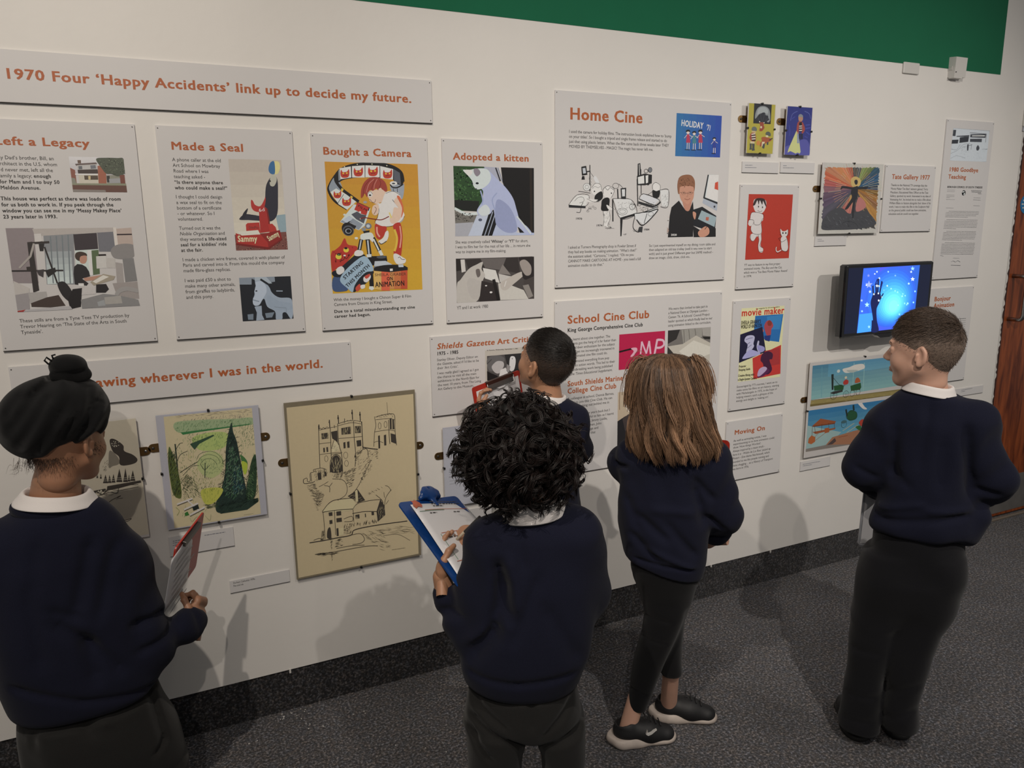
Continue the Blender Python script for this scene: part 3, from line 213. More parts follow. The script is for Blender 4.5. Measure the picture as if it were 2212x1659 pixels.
{'n': 'text_panel', 'l': 'large panel headed School Cine Club behind the long-haired child', 'c': 'sign', 'k': 'panel', 'g': 'exhibition panels on the white wall', 'y': 6.0, 'r': [1304.4, 2071.8, 679.9, 1340.8], 't': [('heading', 'hb', 1357.0, 1257.4, 0.0, 363.4, 0, 28.9, ['School Cine Club']), ('body_text', 'b', 1357.1, 1226.5, 0.0, 332.8, 0, 13.7, ['King George Comprehensive Cine Club']), ('body_text', 'r', 1808.3, 1281.9, 16.3, 192.8, 0, 0.0, ['We were then invited to take part in', 'a National Event at Olympia London -', 'Caxton ’76. A Schools’ Council Project', 'leader spotted us which finally lead to our', 'using animation linked to the curriculum.']), ('body_text', 'r', 1357.2, 1193.9, 15.7, 185.0, 0, 0.0, ['We learnt about cine together. The', 'students got the hang of it far faster than', 'me and their enthusiasm for the subject', 'helped get me increasingly interested in', 'what animated cine film could do.']), ('body_text', 'r', 1357.4, 1111.4, 15.9, 181.6, 0, 0.0, ['We animated everything from pop', 'songs to action words. This led to their', 'groundbreaking work being published', 'in the *Times Educational Supplement.*']), ('heading', 'hb', 1357.6, 1022.8, 28.1, 271.9, 0, 19.4, ['South Shields Marine &', 'College Cine Club']), ('body_text', 'r', 1357.7, 970.4, 16.2, 205.3, 0, 0.0, ['A colleague at school, Dennis Barnes,', 'asked to join this Cine Club. He can', 'be seen peeking out behind me in']), ('body_text', 'r', 1358.0, 907.2, 16.0, 186.4, 0, 0.0, ['passed away a few years back but I', 'I am ever so grateful to him as I learnt', 'so much from him. Jimmy Liddle,', 'and all: Alan Chapman, John', 'Scott, Gordon Briggs and', 'other members of that', 'group.'])], 'p': [('pink_print', 1582.3, 1064.4, 213.5, 137.1, 'P b3204a 4,1371 2129,1371 2140,1 -4,-1\nL 1f1214 7 0,700 603,781\nC e8a5b0 546,799 800,803 821,658 638,480 525,490 673,670\nL eab0ba 7 995,538 1039,1025\nL eab0ba 7 1039,1025 1265,535\nL eab0ba 7 1265,535 1384,1023\nL eab0ba 8 1384,1023 1468,509\nL eab0ba 9 1644,436 1770,1067\nK eab0ba 9 1771,1043 2036,999 2089,825 1927,725 1693,734'), ('drawing_photo', 1809.1, 1057.0, 212.1, 144.8, 'P 77706a -9,1446 2115,1451 2128,-63 9,63\nP 35312f -9,1446 585,1454 420,1074 9,909\nP 9a938a 646,1426 1680,1455 1697,1080 793,750\nL 6d665e 3 766,1417 820,847\nL 6d665e 3 1008,1426 1088,976\nL 6d665e 3 1312,1430 1388,1103\nP a39b93 1680,1455 2115,1451 2122,1050 1726,1128\nP 2a2624 1697,1080 2103,1061 2109,951 1827,971\nP bcb2a4 -17,813 729,854 1386,1152 2116,799 2128,-63 9,63\nP cfc6b8 559,571 1272,962 2124,647 2120,344 1186,120\nP 3a3532 -17,813 322,491 266,397 -3,419'), ('club_photo', 1580.8, 715.2, 423.0, 261.6, 'P b9a58e -6,2624 4196,2608 4264,-115 6,115\nP 2a2729 -18,1461 336,1616 677,1725 1037,1183 951,-19 6,115\nP 4a3f3c 224,1531 506,1695 680,1575 642,731 347,1069\nC 2b2a30 319,2453 542,2625 945,2535 1070,2176 901,1996 666,2220 414,1952 279,2164\nC d9c4b4 378,2325 604,2423 670,2022 532,1791 386,1956\nP 6a5a55 1238,2405 2421,2381 2507,-31 1303,34\nC c9ae9c 1709,2306 2005,2324 2076,1966 1844,1790 1689,2008\nP 3a3436 2738,1994 4038,1956 4073,-142 2816,-74')]},
{'n': 'text_panel', 'l': 'panel headed Shields Gazette Art Critic with a newspaper clipping', 'c': 'sign', 'k': 'panel', 'g': 'exhibition panels on the white wall', 'y': 6.0, 'r': [825.9, 1252.5, 970.0, 1245.8], 't': [('heading', 'hb', 848.5, 1203.0, 0.0, 363.9, 0, 19.0, ['*Shields Gazette* Art Critic']), ('body_text', 'b', 847.8, 1181.7, 0.0, 79.5, 0, 11.9, ['1975 - 1985']), ('body_text', 'r', 847.9, 1161.7, 14.2, 150.7, 0, 0.0, ['Stanley Oliver, Deputy Editor on', 'the *Gazette,* asked if I’d like to be', 'their ‘Art Critic’.']), ('body_text', 'r', 847.5, 1115.7, 13.9, 153.6, 0, 0.0, ['I was really glad I agreed as I got', 'the chance to visit all the main', 'exhibitions in the North East for', 'the next 10 years, from The Laing', 'Art Gallery to this Museum.'])], 'p': [('newspaper_clipping', 1025.5, 1072.4, 192.2, 113.5, 'P bab0a4 8,1119 1926,1151 1917,-3 -8,3\nT 3a3634 In#Gazette,#Wednesday,#September#1,#1981 83,1101 1296,1072 38 b\nP 55504e 79,918 1924,911 1918,40 70,46\nP 2f2d2d 759,912 1924,911 1919,214 932,219\nC 6a6664 62,719 168,877 485,914 734,809 732,661 481,683 343,569 293,363 136,419\nC b5aeaa 482,704 686,665 730,535 659,393 519,257 361,314 251,493 321,613\nL 4a4644 3 73,634 257,786\nP 1c1b1c 68,383 247,283 472,177 515,24 70,38\nC cfcac6 987,809 1149,804 1193,622 1119,330 980,300 937,516\nP cfc9c4 590,378 797,444 886,223 516,88\nP 8f8986 845,567 982,470 933,261 818,315\nE 3a3636 1056,740 18 17')]},
{'n': 'text_panel', 'l': 'small panel with a red print of a running boy and a cat', 'c': 'sign', 'k': 'panel', 'g': 'exhibition panels on the white wall', 'y': 6.0, 'r': [2141.6, 2453.8, 1347.6, 1761.3], 't': [('body_text', 'r', 2179.5, 1439.8, 15.2, 194.3, 0, 0.0, ['YT was to feature in my first proper', 'animated movie, *The Boy and the Cat,*', 'which won a ‘Ten Best Movie Maker Award’', 'in 1974.'])], 'p': [('red_print', 2182.7, 1465.1, 238.4, 259.7, 'P b03a2a 27,2596 2407,2598 2362,5 -27,-5\nC cfc4be 290,2181 322,2378 614,2438 918,2356 968,2133 850,1909 657,1820 420,1910 309,2083\nC 3a2a28 272,2157 367,2388 613,2448 883,2380 985,2083 861,2232 787,2330 751,2182 620,2354 566,2182 488,2354 381,2181\nE c9bfba 550,2122 74 76\nE 1c1414 564,2108 27 35\nE c9bfba 770,2098 68 71\nE 1c1414 778,2083 27 35\nK 1c1414 1.5 528,1959 651,1909 768,1944\nC cfc4be 155,1639 257,1886 656,1835 826,1785 840,1585 748,1461 792,1035 414,1015 224,1192 237,1391\nC cfc4be 55,1467 113,1590 309,1589 352,1439 194,1341 93,1392\nC cfc4be 346,1539 471,1637 788,1660 777,1536 621,1387 407,1414\nC cfc4be 217,993 444,1064 713,1011 522,888 399,739 229,818\nC cfc4be 600,1012 780,1010 809,783 778,556 922,426 898,284 729,304 646,533 675,785\nK 1c1414 1.5 155,1639 257,1886 824,1810 838,1610\nK 1c1414 1.5 226,1366 224,1192 379,1040 778,1045 764,1436\nK 1c1414 1.5 57,1442 113,1590 344,1564 323,1390\nK 1c1414 1.5 362,1489 435,1389 685,1412 803,1635\nK 1c1414 1.5 217,993 250,792 399,750 552,938\nK 1c1414 1.5 613,1012 675,785 646,533 729,304 929,324\nK 1c1414 1.5 780,1010 809,783 745,557 920,452\nC cfc4be 1801,1214 1925,1121 2097,1129 2211,1178 2213,989 2117,888 1943,891 1839,994\nE 1c1414 1952,1044 34 40\nE 1c1414 2111,1042 34 40\nK 1c1414 1.5 1780,1224 1839,994 1945,875 2117,883 2226,989 2231,1194\nC cfc4be 1876,866 2153,862 2283,551 2232,319 1988,325 1887,559\nK 1c1414 1.6 1876,866 1743,817 1925,686 2160,785\nK 1c1414 1.6 1877,687 1874,456 1988,325 2234,294 2287,499 2167,862\nK cfc4be 4 1917,353 1715,280 1627,359 1631,487\nK 1c1414 1 1954,310 1719,229 1599,360 1616,503\nL 1c1414 .8 1869,958 1764,980\nL 1c1414 .8 2202,953 2297,972')]},
{'n': 'text_panel', 'l': 'small panel with a movie maker magazine cover print', 'c': 'sign', 'k': 'panel', 'g': 'exhibition panels on the white wall', 'y': 6.0, 'r': [2133.1, 2445.3, 838.6, 1299.2], 't': [('body_text', 'r', 2171.2, 934.0, 15.2, 225.1, 0, 0.0, ['Encouraged by YT’s success, I went on to', 'make some fun films on art history, starting', 'with Michelangelo in 1975, in the hope of', 'helping viewers catch a glimpse of the', 'energy and delight in ‘making art’.'])], 'p': [('magazine_print', 2175.5, 959.2, 235.6, 308.7, 'P d5cda2 11,3098 2374,3076 2339,-2 -11,2\nT 2a2422 the#magazine#for#all#movie#makers 786,3002 2090,3021 55 b\nT c0392c movie#maker 25,2764 2364,2749 286 b\nP 2f6ea6 769,2735 2315,2725 2169,1535 1406,1663 738,2172\nP 3f82b4 1404,2670 2259,2701 2163,2076 1515,2120\nC a84a50 1290,2298 1418,2480 1631,2483 1789,2265 1694,2108 1674,1890 1501,1820 1341,2077\nC c46a52 987,2101 1193,2169 1272,2055 1136,1983\nP 2b3a74 1321,1861 1676,1863 1625,1592 1370,1666\nC 8a3a30 1457,2423 1558,2509 1693,2408 1660,2274 1503,2284\nP 1f1d3a 10,2007 1187,2251 1456,1165 9,809\nC b9b4d4 248,1722 340,1904 614,1938 795,1844 743,1576 785,1464 656,1311 383,1224 432,1546\nK 4a4670 2 314,1771 519,1810 691,1824\nK 4a4670 2 362,1551 564,1644\nK 4a4670 2 387,1386 641,1530\nC a9a4c8 189,1022 449,1273 726,1305 1162,1106 676,1009 261,962\nC b9b4d4 926,1453 982,1667 1054,1635 1066,1470 1356,1365 1332,1202 1087,1167 973,1286\nC 9a94be 960,1478 1318,1396 1366,1227 1085,1195\nP c03f38 736,949 2288,1404 2350,138 846,40\nP a83a3a 1368,1199 2224,1298 2280,567 1560,519\nC 4a1f3c 1181,829 1269,1097 1583,1182 1844,1050 1825,830 1684,786 1858,380 1657,175 1436,251 1336,650\nC 5c2a50 1053,120 1141,390 1420,476 1717,337 1444,139 1162,82\nC b8a0b8 1137,446 1416,532 1568,407 1228,159 1049,176\nT 2a2422 SHEILA#GRABER’S 26,2423 1084,2420 143 b\nT 2a2422 WORLD#OF#ANIMATION 23,2247 1153,2242 154 b\nT 2a2422 Projector 21,612 409,610 94 b\nT 2a2422 Shopping#Guide 16,465 642,463 94 b\nT 2a2422 Creative#filming#with 3,220 884,203 94 b\nT 2a2422 a#Single-System#Camera -7,56 1023,34 94 b')]},
{'n': 'text_panel', 'l': 'small panel headed Moving On with text only', 'c': 'sign', 'k': 'panel', 'g': 'exhibition panels on the white wall', 'y': 6.0, 'r': [2126.2, 2439.4, 526.7, 791.0], 't': [('heading', 'hb', 2170.6, 730.6, 0.0, 172.1, 0, 19.5, ['Moving On']), ('body_text', 'r', 2167.4, 699.5, 15.0, 184.1, 0, 0.0, ['As well as animating artists, I was', 'experimenting as to how animation could', 'show ‘How things Worked’.']), ('body_text', 'r', 2166.7, 653.1, 16.1, 178.9, 0, 0.0, ['Always inspired by a music track -', 'here it is - Waldo de Los Rios’ jazzed up', 'Mozart - *Eine kleine Nachtmusik,* which', 'sounded to me like people running and', 'trains chugging ... so a *History of Transport*', 'was born in 1976.'])], 'p': []},
{'n': 'text_panel', 'l': 'small panel headed Tate Gallery 1977 with text only', 'c': 'sign', 'k': 'panel', 'g': 'exhibition panels on the white wall', 'y': 6.0, 'r': [2955.5, 3283.3, 1566.5, 1855.1], 't': [('heading', 'hb', 2999.2, 1796.1, 0.0, 248.6, 0, 19.7, ['Tate Gallery 1977']), ('body_text', 'r', 2996.6, 1765.2, 15.6, 238.4, 0, 0.0, ['Thanks to the National TV coverage that the', '‘Movie Maker Ten Best’ winners gained, Terry', 'Measham, Educational Films Officer at the Tate', 'Gallery, spotted my work. Interested in my idea of', '‘Animating Art’, he invited me to make a film about', 'William Blake to feature alongside their show of his', 'work. I was to make this film in the Sculpture Hall', 'so the general public could see how animation,', 'education and art could run together.'])], 'p': []},
{'n': 'text_panel', 'l': 'tall narrow panel headed 1980 Goodbye Teaching with a typed letter', 'c': 'sign', 'k': 'panel', 'g': 'exhibition panels on the white wall', 'y': 6.0, 'r': [3328.6, 3662.7, 1340.6, 2063.5], 't': [('heading', 'hb', 3373.7, 1835.4, 32.4, 209.5, 0, 18.5, ['1980 Goodbye', 'Teaching']), ('body_text', 'b', 3374.4, 1761.6, 0.0, 252.4, 0, 8.7, ['BOROUGH COUNCIL OF SOUTH TYNESIDE'])], 'p': [('school_sketch', 3373.7, 1883.6, 260.5, 142.9, 'P c6c7c8 10,1438 2602,1421 2607,2 -10,-2\nK 55565a 1 27,1429 2604,1411\nK 55565a 1 10,1438 -10,-2 2607,2 2602,1421\nP 47484c 24,1350 217,1358 207,1079 12,1086\nP 3a3b40 525,1042 1162,1100 1146,866 526,795\nP 55565a 282,1096 1175,1165 1166,1080 288,1057\nP 4a4b50 1249,1203 2368,1261 2358,1085 1247,1068\nP d2d3d4 1376,1158 2297,1203 2281,1152 1367,1118\nP 4a4b50 1258,1004 2106,1035 2108,885 1265,870\nP 3a3b40 1,910 447,940 428,767 -11,742\nL 3a3b40 2 1198,1265 2393,1262\nL 3a3b40 2 2393,1262 2394,884\nH 55565a 24 78 90 .8 1327,972 2048,998 2065,898 1344,873\nK 6a6b70 1 26,508 379,494 577,723\nK 6a6b70 1 -20,309 460,472 812,731 1277,796\nH 77787c 26 168 10 .6 577,723 1294,697 1185,394 711,380\nC 4a4b50 1091,715 1190,743 1208,494 1129,492\nC 4a4b50 1770,637 1865,741 1992,619 1930,506 1807,513\nL 4a4b50 2 1175,693 1444,752\nL 4a4b50 1.5 1405,750 1403,525\nK 8a8b90 1 14,88 422,222 1067,140\nH 8a8b90 20 155 5 .6 88,361 2374,530 2445,126 127,115\nH 77787c 10 129 0 .8 2122,573 2565,612 2550,561 2129,532'), ('letter_print', 3372.8, 1397.2, 256.2, 371.9, 'E 1c1c20 1216,3424 138 125\nC d0d0d2 1103,3479 1258,3511 1249,3470 1126,3439\nC d0d0d2 1221,3399 1304,3430 1287,3338 1235,3312\nB 44454a 24,3551 559,3546 16\nB 44454a 27,3480 570,3475 16\nB 44454a 5,3319 572,3313 16\nB 44454a 15,3258 582,3252 16\nB 44454a 22,3208 258,3204 16\nB 44454a 20,3122 620,3115 16\nB 333438 1739,3536 2504,3523 31\nB 333438 1774,3475 2491,3455 31\nB 333438 2254,3396 2503,3388 31\nB 44454a 1958,3208 2478,3196 16\nB 44454a 1958,3110 2496,3097 21\nB 55565a 2003,2846 2484,2831 16\nB 55565a 57,2732 587,2722 16\nB 4a4b50 276,2589 2464,2559 17\nB 4a4b50 81,2529 2475,2497 17\nB 4a4b50 75,2463 2454,2428 17\nB 4a4b50 70,2396 2291,2361 17\nB 4a4b50 63,2335 1685,2301 17\nB 4a4b50 178,2202 2450,2161 17\nB 4a4b50 63,2131 2429,2087 17\nB 4a4b50 58,2064 2458,2019 17\nB 4a4b50 52,1998 2445,1951 17\nB 4a4b50 47,1931 2431,1882 17\nB 4a4b50 41,1865 2426,1814 17\nB 4a4b50 35,1803 923,1768 17\nB 4a4b50 261,1667 2411,1613 17\nB 4a4b50 49,1608 2405,1550 17\nB 4a4b50 44,1541 2442,1481 17\nB 4a4b50 23,1474 2412,1412 17\nB 4a4b50 25,1407 2390,1344 17\nB 4a4b50 12,1341 2352,1275 17\nB 4a4b50 5,1279 1439,1228 17\nB 4a4b50 224,1141 2428,1072 17\nB 4a4b50 20,1077 2432,1003 17\nB 4a4b50 14,1015 2409,940 17\nB 4a4b50 8,948 2438,870 17\nB 4a4b50 10,886 2415,806 17\nB 4a4b50 -3,819 2410,737 17\nB 4a4b50 6,756 2396,673 17\nB 4a4b50 1,689 2400,604 17\nB 4a4b50 -5,621 2378,535 17\nB 4a4b50 -1,543 217,512 17\nB 55565a 939,403 1389,380 16\nK 55565a 1.2 821,227 961,265 1132,208 1285,267 1476,197\nB 44454a 830,69 1527,31 26')]},
{'n': 'text_panel', 'l': 'panel headed Bonjour Animation half hidden by the short-haired boy', 'c': 'sign', 'k': 'panel', 'g': 'exhibition panels on the white wall', 'y': 6.0, 'r': [3320.2, 3645.4, 830.1, 1296.1], 't': [('heading', 'hb', 3362.0, 1235.9, 31.4, 151.0, 1, 21.1, ['Bonjour', 'Animation'])], 'p': [('letter_print', 3378.8, 987.3, 245.3, 179.2, 'B 44454a -21,1900 413,1894 30\nB 333438 1349,1535 2311,1526 35\nB 44454a 1442,1421 2313,1426 20\nB 44454a 1534,1312 2316,1316 20\nB 44454a 1624,1212 2317,1216 20\nB 44454a 1678,1109 2318,1116 20\nB 44454a 1694,1009 2335,1015 20')]},
{'n': 'caption_plate', 'l': 'caption plate under the green garden drawing', 'c': 'label', 'k': 'plate', 'g': 'small caption plates', 'y': 4.0, 'r': [-34.4, 151.7, 628.5, 690.6], 't': [], 'p': [('caption_text', -28.1, 622.9, 173.3, 76.4, 'B 77757a 48,543 798,544 34\nB 77757a 952,561 1559,554 34\nB 77757a 43,483 323,478 31\nB 77757a 35,401 217,403 31')]},
{'n': 'caption_plate', 'l': 'caption plate left below the cathedral drawing', 'c': 'label', 'k': 'plate', 'g': 'small caption plates', 'y': 4.0, 'r': [126.5, 311.6, 470.4, 511.6], 't': [('caption_text', 'r', 136.8, 500.3, 10.2, 66.8, 0, 0.0, ['Durham Cathedral 1970s', 'Pen and ink'])], 'p': []},
{'n': 'caption_plate', 'l': 'caption plate under the yellow parachute print', 'c': 'label', 'k': 'plate', 'g': 'small caption plates', 'y': 4.0, 'r': [2147.4, 2336.6, 1808.0, 1849.7], 't': [], 'p': [('caption_text', 2157.2, 1822.0, 67.1, 19.2, 'B 77757a 48,134 421,142 35\nB 77757a 41,51 635,56 31')]},
{'n': 'caption_plate', 'l': 'caption plate under the blue torch beam print', 'c': 'label', 'k': 'plate', 'g': 'small caption plates', 'y': 4.0, 'r': [2347.1, 2533.7, 1810.6, 1853.1], 't': [], 'p': [('caption_text', 2356.9, 1826.1, 68.1, 17.8, 'B 77757a 37,122 241,124 36\nB 77757a 36,39 630,46 32')]},
{'n': 'caption_plate', 'l': 'caption plate under the rainbow figure painting', 'c': 'label', 'k': 'plate', 'g': 'small caption plates', 'y': 4.0, 'r': [2564.0, 2749.8, 1512.1, 1552.7], 't': [], 'p': [('caption_text', 2571.9, 1526.7, 73.5, 18.5, 'B 77757a 69,137 303,133 32\nB 77757a 77,58 443,57 32')]},
{'n': 'caption_plate', 'l': 'caption plate under the train and biplane pictures', 'c': 'label', 'k': 'plate', 'g': 'small caption plates', 'y': 4.0, 'r': [2567.2, 2752.7, 507.5, 551.4], 't': [], 'p': [('caption_text', 2572.7, 518.4, 128.6, 31.0, 'B 77757a 83,195 1154,185 37\nB 77757a 89,121 642,106 37')]},
{'n': 'caption_plate', 'l': 'caption plate at far right below the Bonjour panel', 'c': 'label', 'k': 'plate', 'g': 'small caption plates', 'y': 4.0, 'r': [3585.4, 3810.8, 743.6, 782.1], 't': [], 'p': [('caption_text', 3628.3, 755.2, 127.4, 26.6, 'B 77757a 96,178 936,196 37\nB 77757a 93,101 403,105 32')]},
{'n': 'caption_plate', 'l': 'caption plate below the harbour sketch behind the curly-haired child', 'c': 'label', 'k': 'plate', 'g': 'small caption plates', 'y': 4.0, 'r': [928.5, 1040.8, 557.4, 608.2], 't': [], 'p': [('caption_text', 984.8, 556.7, 59.8, 19.4, 'L 5a585c 1.2 65,120 506,105')]},
{'n': 'clip_frame', 'l': 'clip frame with an ink landscape beside the turbaned child', 'c': 'picture', 'k': 'clip', 'g': 'clip-framed artworks hung by brass plates', 'y': 16.0, 'r': [-291.1, -84.9, 709.4, 1074.8], 'h': [(970, 1)], 't': [], 'p': [('ink_drawing', -289.6, 716.8, 204.4, 358.8, 'P c9bda9 31,3557 2041,3619 2047,1 -31,-1\nC 49423c 1312,3013 1435,3039 1640,2828 1652,2650 1852,2515 1966,2356 1886,2242 1606,2211 1491,2282 1498,2494 1353,2691\nC 8a8174 1260,2669 1351,2674 1480,2461 1476,2284 1305,2238 1212,2217\nN 49423c 14 39 1327,3011 1613,2867 1632,2759 1341,2869\nN c6bdaa 18 26 1341,3009 1531,2949 1602,2763 1364,2796\nP 49423c 1108,1663 1987,1703 1995,1629 1822,1613 1384,1547 1078,1525\nP 49423c 454,1556 1056,1600 1063,1527 745,1508 615,1405 446,1487\nN c6bdaa 14 45 691,1553 1052,1565 1037,1424 740,1456\nP 49423c 1007,1769 1101,2021 1138,1748\nL c6bdaa 1 1014,1832 1146,1825\nL c6bdaa 1 1020,1888 1152,1881\nP 49423c 1130,1756 1203,1994 1225,1741\nL c6bdaa 1 1136,1819 1233,1818\nL c6bdaa 1 1142,1876 1239,1875\nP 49423c 1223,1752 1305,2007 1330,1735\nL c6bdaa 1 1230,1815 1339,1813\nL c6bdaa 1 1236,1872 1345,1869\nP 49423c 1350,1750 1471,2142 1507,1725\nL c6bdaa 1 1357,1813 1515,1803\nL c6bdaa 1 1363,1870 1521,1859\nP 49423c 1525,1722 1629,2137 1646,1703\nL c6bdaa 1 1531,1786 1654,1781\nL c6bdaa 1 1537,1842 1660,1838\nP 49423c 1641,1722 1700,1929 1714,1710\nL c6bdaa 1 1648,1785 1722,1788\nL c6bdaa 1 1654,1842 1728,1845\nP 49423c 1713,1728 1813,2044 1847,1707\nL c6bdaa 1 1720,1792 1855,1786\nL c6bdaa 1 1725,1849 1861,1842\nP 49423c 859,1952 898,2087 906,1944\nL c6bdaa 1 866,2014 915,2021\nL c6bdaa 1 872,2070 921,2077\nP 49423c 946,1921 986,2074 993,1913\nL c6bdaa 1 953,1983 1001,1990\nL c6bdaa 1 959,2039 1007,2046\nK 49423c 2 555,1398 808,1534 948,1439 1111,1555\nK 49423c 1.5 977,1434 1163,1475 1339,1410 1451,1608 1913,1588\nK 49423c 1.5 851,1097 1003,1106 1167,1222 1422,1324 1324,1268\nK 49423c 1.2 1290,1238 1475,1243\nK 49423c 1.2 1346,1481 1906,1516\nK 49423c 1.5 1136,648 1434,557 1623,577 1507,507 1245,518\nH 49423c 26 129 -10 1.2 516,1582 1354,1552 1335,1375 526,1403\nH 8a8174 16 65 60 1 1046,2348 1238,2461 1201,2112 1053,2134')]},
{'n': 'clip_frame', 'l': 'clip frame with a green garden drawing of dark conifers', 'c': 'picture', 'k': 'clip', 'g': 'clip-framed artworks hung by brass plates', 'y': 16.0, 'r': [-32.9, 256.1, 719.4, 1076.3], 'b': 'grey', 'h': [(976, -1), (970, 1)], 't': [], 'p': [('garden_drawing', -14.7, 722.2, 251.7, 348.4, 'P cdbe9c 31,3498 2516,3471 2519,15 -31,-15\nH 6a6058 50 175 -4 1 367,3529 2481,3431 2474,3339 389,3419\nH 5a565c 60 91 60 1 544,3365 2367,3295 2427,3176 569,3290\nC a3b08a 310,3267 990,3275 1983,3192 2495,3168 2514,2960 1964,2954 503,2919\nH 5f8a5c 160 77 70 1 310,3267 2497,3187 2548,2956 375,2935\nP 3f7d4a 442,2955 2411,2980 2409,2951 957,2904 499,2876\nH 3f6a48 120 63 75 1 2105,3011 2585,2989 2565,2275 2116,2298\nC b4c07a 746,2741 1283,2855 1744,2759 1680,2395 1401,2284 908,2353\nH 7c9466 260 91 70 1.2 102,2754 2479,2965 2442,679 260,290\nH 4f6f48 150 70 60 1.2 279,3271 2528,3146 2548,2504 362,2792\nH 9aa05c 160 84 80 1.2 584,2397 1573,2335 1428,618 560,691\nH 59704a 120 77 -55 1.2 57,2615 713,2380 839,832 115,842\nH 6f8f5a 80 77 60 1 621,2794 1610,2776 1640,2326 720,2452\nP 3a5540 665,2569 1342,2774 1372,2733 924,2534 778,2371\nH 48584a 60 56 -60 1 617,2758 947,2788 843,2362 752,2448\nC b9bd88 846,2029 1199,2275 1488,2123 1563,1812 1437,1529 1125,1427 849,1694\nK 55644a 1.3 817,2070 895,2207 1099,2270 1328,2220 1512,2007 1529,1817\nK 55644a 1.3 843,1992 953,2124 1157,2170 1382,2063 1466,1864\nK 55644a 1.3 901,1909 1045,2037 1243,2008 1363,1841\nH 5a7a55 120 70 75 .9 882,2061 1481,2049 1477,1599 1000,1521\nL 3f4a3c 2.5 987,1448 1035,1927\nK 3f4a3c 1.5 1013,1669 927,1831 901,1909\nK 3f4a3c 1.5 1016,1706 1161,1834\nP 3b4438 244,2626 282,2621 279,2074 257,967 189,941 236,1787\nK 3b4438 1.6 265,2442 377,2608 476,2631\nK 3b4438 1.6 282,2111 379,2280 581,2361\nK 3b4438 2 311,1720 602,1879 843,1992\nK 3b4438 1.3 382,1617 667,1870 864,1859\nC 5d6a38 82,2540 138,2459 224,2009 298,1408 270,928 72,1073 25,1598 25,2111\nH 6f8058 70 119 65 1.3 68,2396 251,2298 280,1038 72,1073\nH 2f3f2c 150 140 65 1.4 12,2477 251,2298 280,1038 72,1073\nH 3a5032 110 119 -60 1.1 337,1476 640,1577 816,949 347,877\nH 3a5032 60 119 50 1.1 311,1554 582,1660 646,1277 342,1177\nC 2d4038 1879,3075 1915,2774 1992,2465 2048,1892 2103,1274 2164,725 2096,309 1329,251 1217,539 1430,1038 1578,1583 1680,2395\nH 1f2c28 120 161 30 1.6 1793,2938 2035,2572 2228,1101 2200,291 1262,263 1329,1054 1640,2326\nH 1f2c28 120 161 150 1.6 1793,2938 2035,2572 2228,1101 2200,291 1262,263 1329,1054 1640,2326\nH 1f2c28 420 119 70 1.3 1793,2938 1967,2581 2125,1117 2133,342 1332,289 1430,1038 1674,2321\nH 5f8a62 170 91 55 1.3 1790,2492 2014,1897 2091,1123 1771,598 1447,844\nH 2f5d70 110 91 60 1.1 1829,1735 2093,1581 2110,927 1752,794\nH 8fa88a 130 91 60 1.1 1790,2492 2014,1897 2060,742 1515,833\nC 4f7a46 2061,2042 2248,1787 2184,1415 2105,1732\nC b4c04c 2077,1812 2242,1712 2184,1415 2115,1425\nC 3a5238 2507,1978 2501,1443 2407,685 2215,484 2129,731 2293,1475 2392,1842\nH 22332a 240 119 65 1.2 2398,1918 2530,1822 2483,750 2174,413 2079,545 2218,1410\nH 6f8a60 60 105 -50 1 2206,1258 2431,1454 2337,696 2180,489\nP 2f4238 1416,467 2468,558 2477,439 2124,226 1327,232\nH 22332a 160 126 35 1.3 1284,528 2506,590 2456,403 1396,239\nH 4a5a3c 70 91 0 1.2 885,597 1294,641 1278,452 941,473\nC c3c060 862,1092 1463,1032 1227,652 921,628\nH 8f9a48 70 91 85 .9 862,1092 1399,1081 1227,652 892,672\nH 4a5a3c 60 49 70 .9 634,1503 1165,1496 1259,1028 796,1103\nL e6e2d2 5 138,745 575,858\nL 2a3430 1.5 141,703 588,818\nL e6e2d2 5 316,545 725,681\nL 2a3430 1.5 318,499 728,639\nL e6e2d2 5 463,348 895,519\nL 2a3430 1.5 465,299 891,474\nL e6e2d2 4 440,824 737,433\nP 3f7a3a 322,430 408,472 447,351 330,334\nP 2a3430 552,598 720,625 743,507 573,462\nK 8f9a60 1.2 98,658 183,530 105,394\nK 9a9a78 1 454,255 509,131 654,257 776,120\nK 9a9a78 1 888,253 1008,78 1058,261\nB 9a8f78 2007,72 2289,72 15')]},
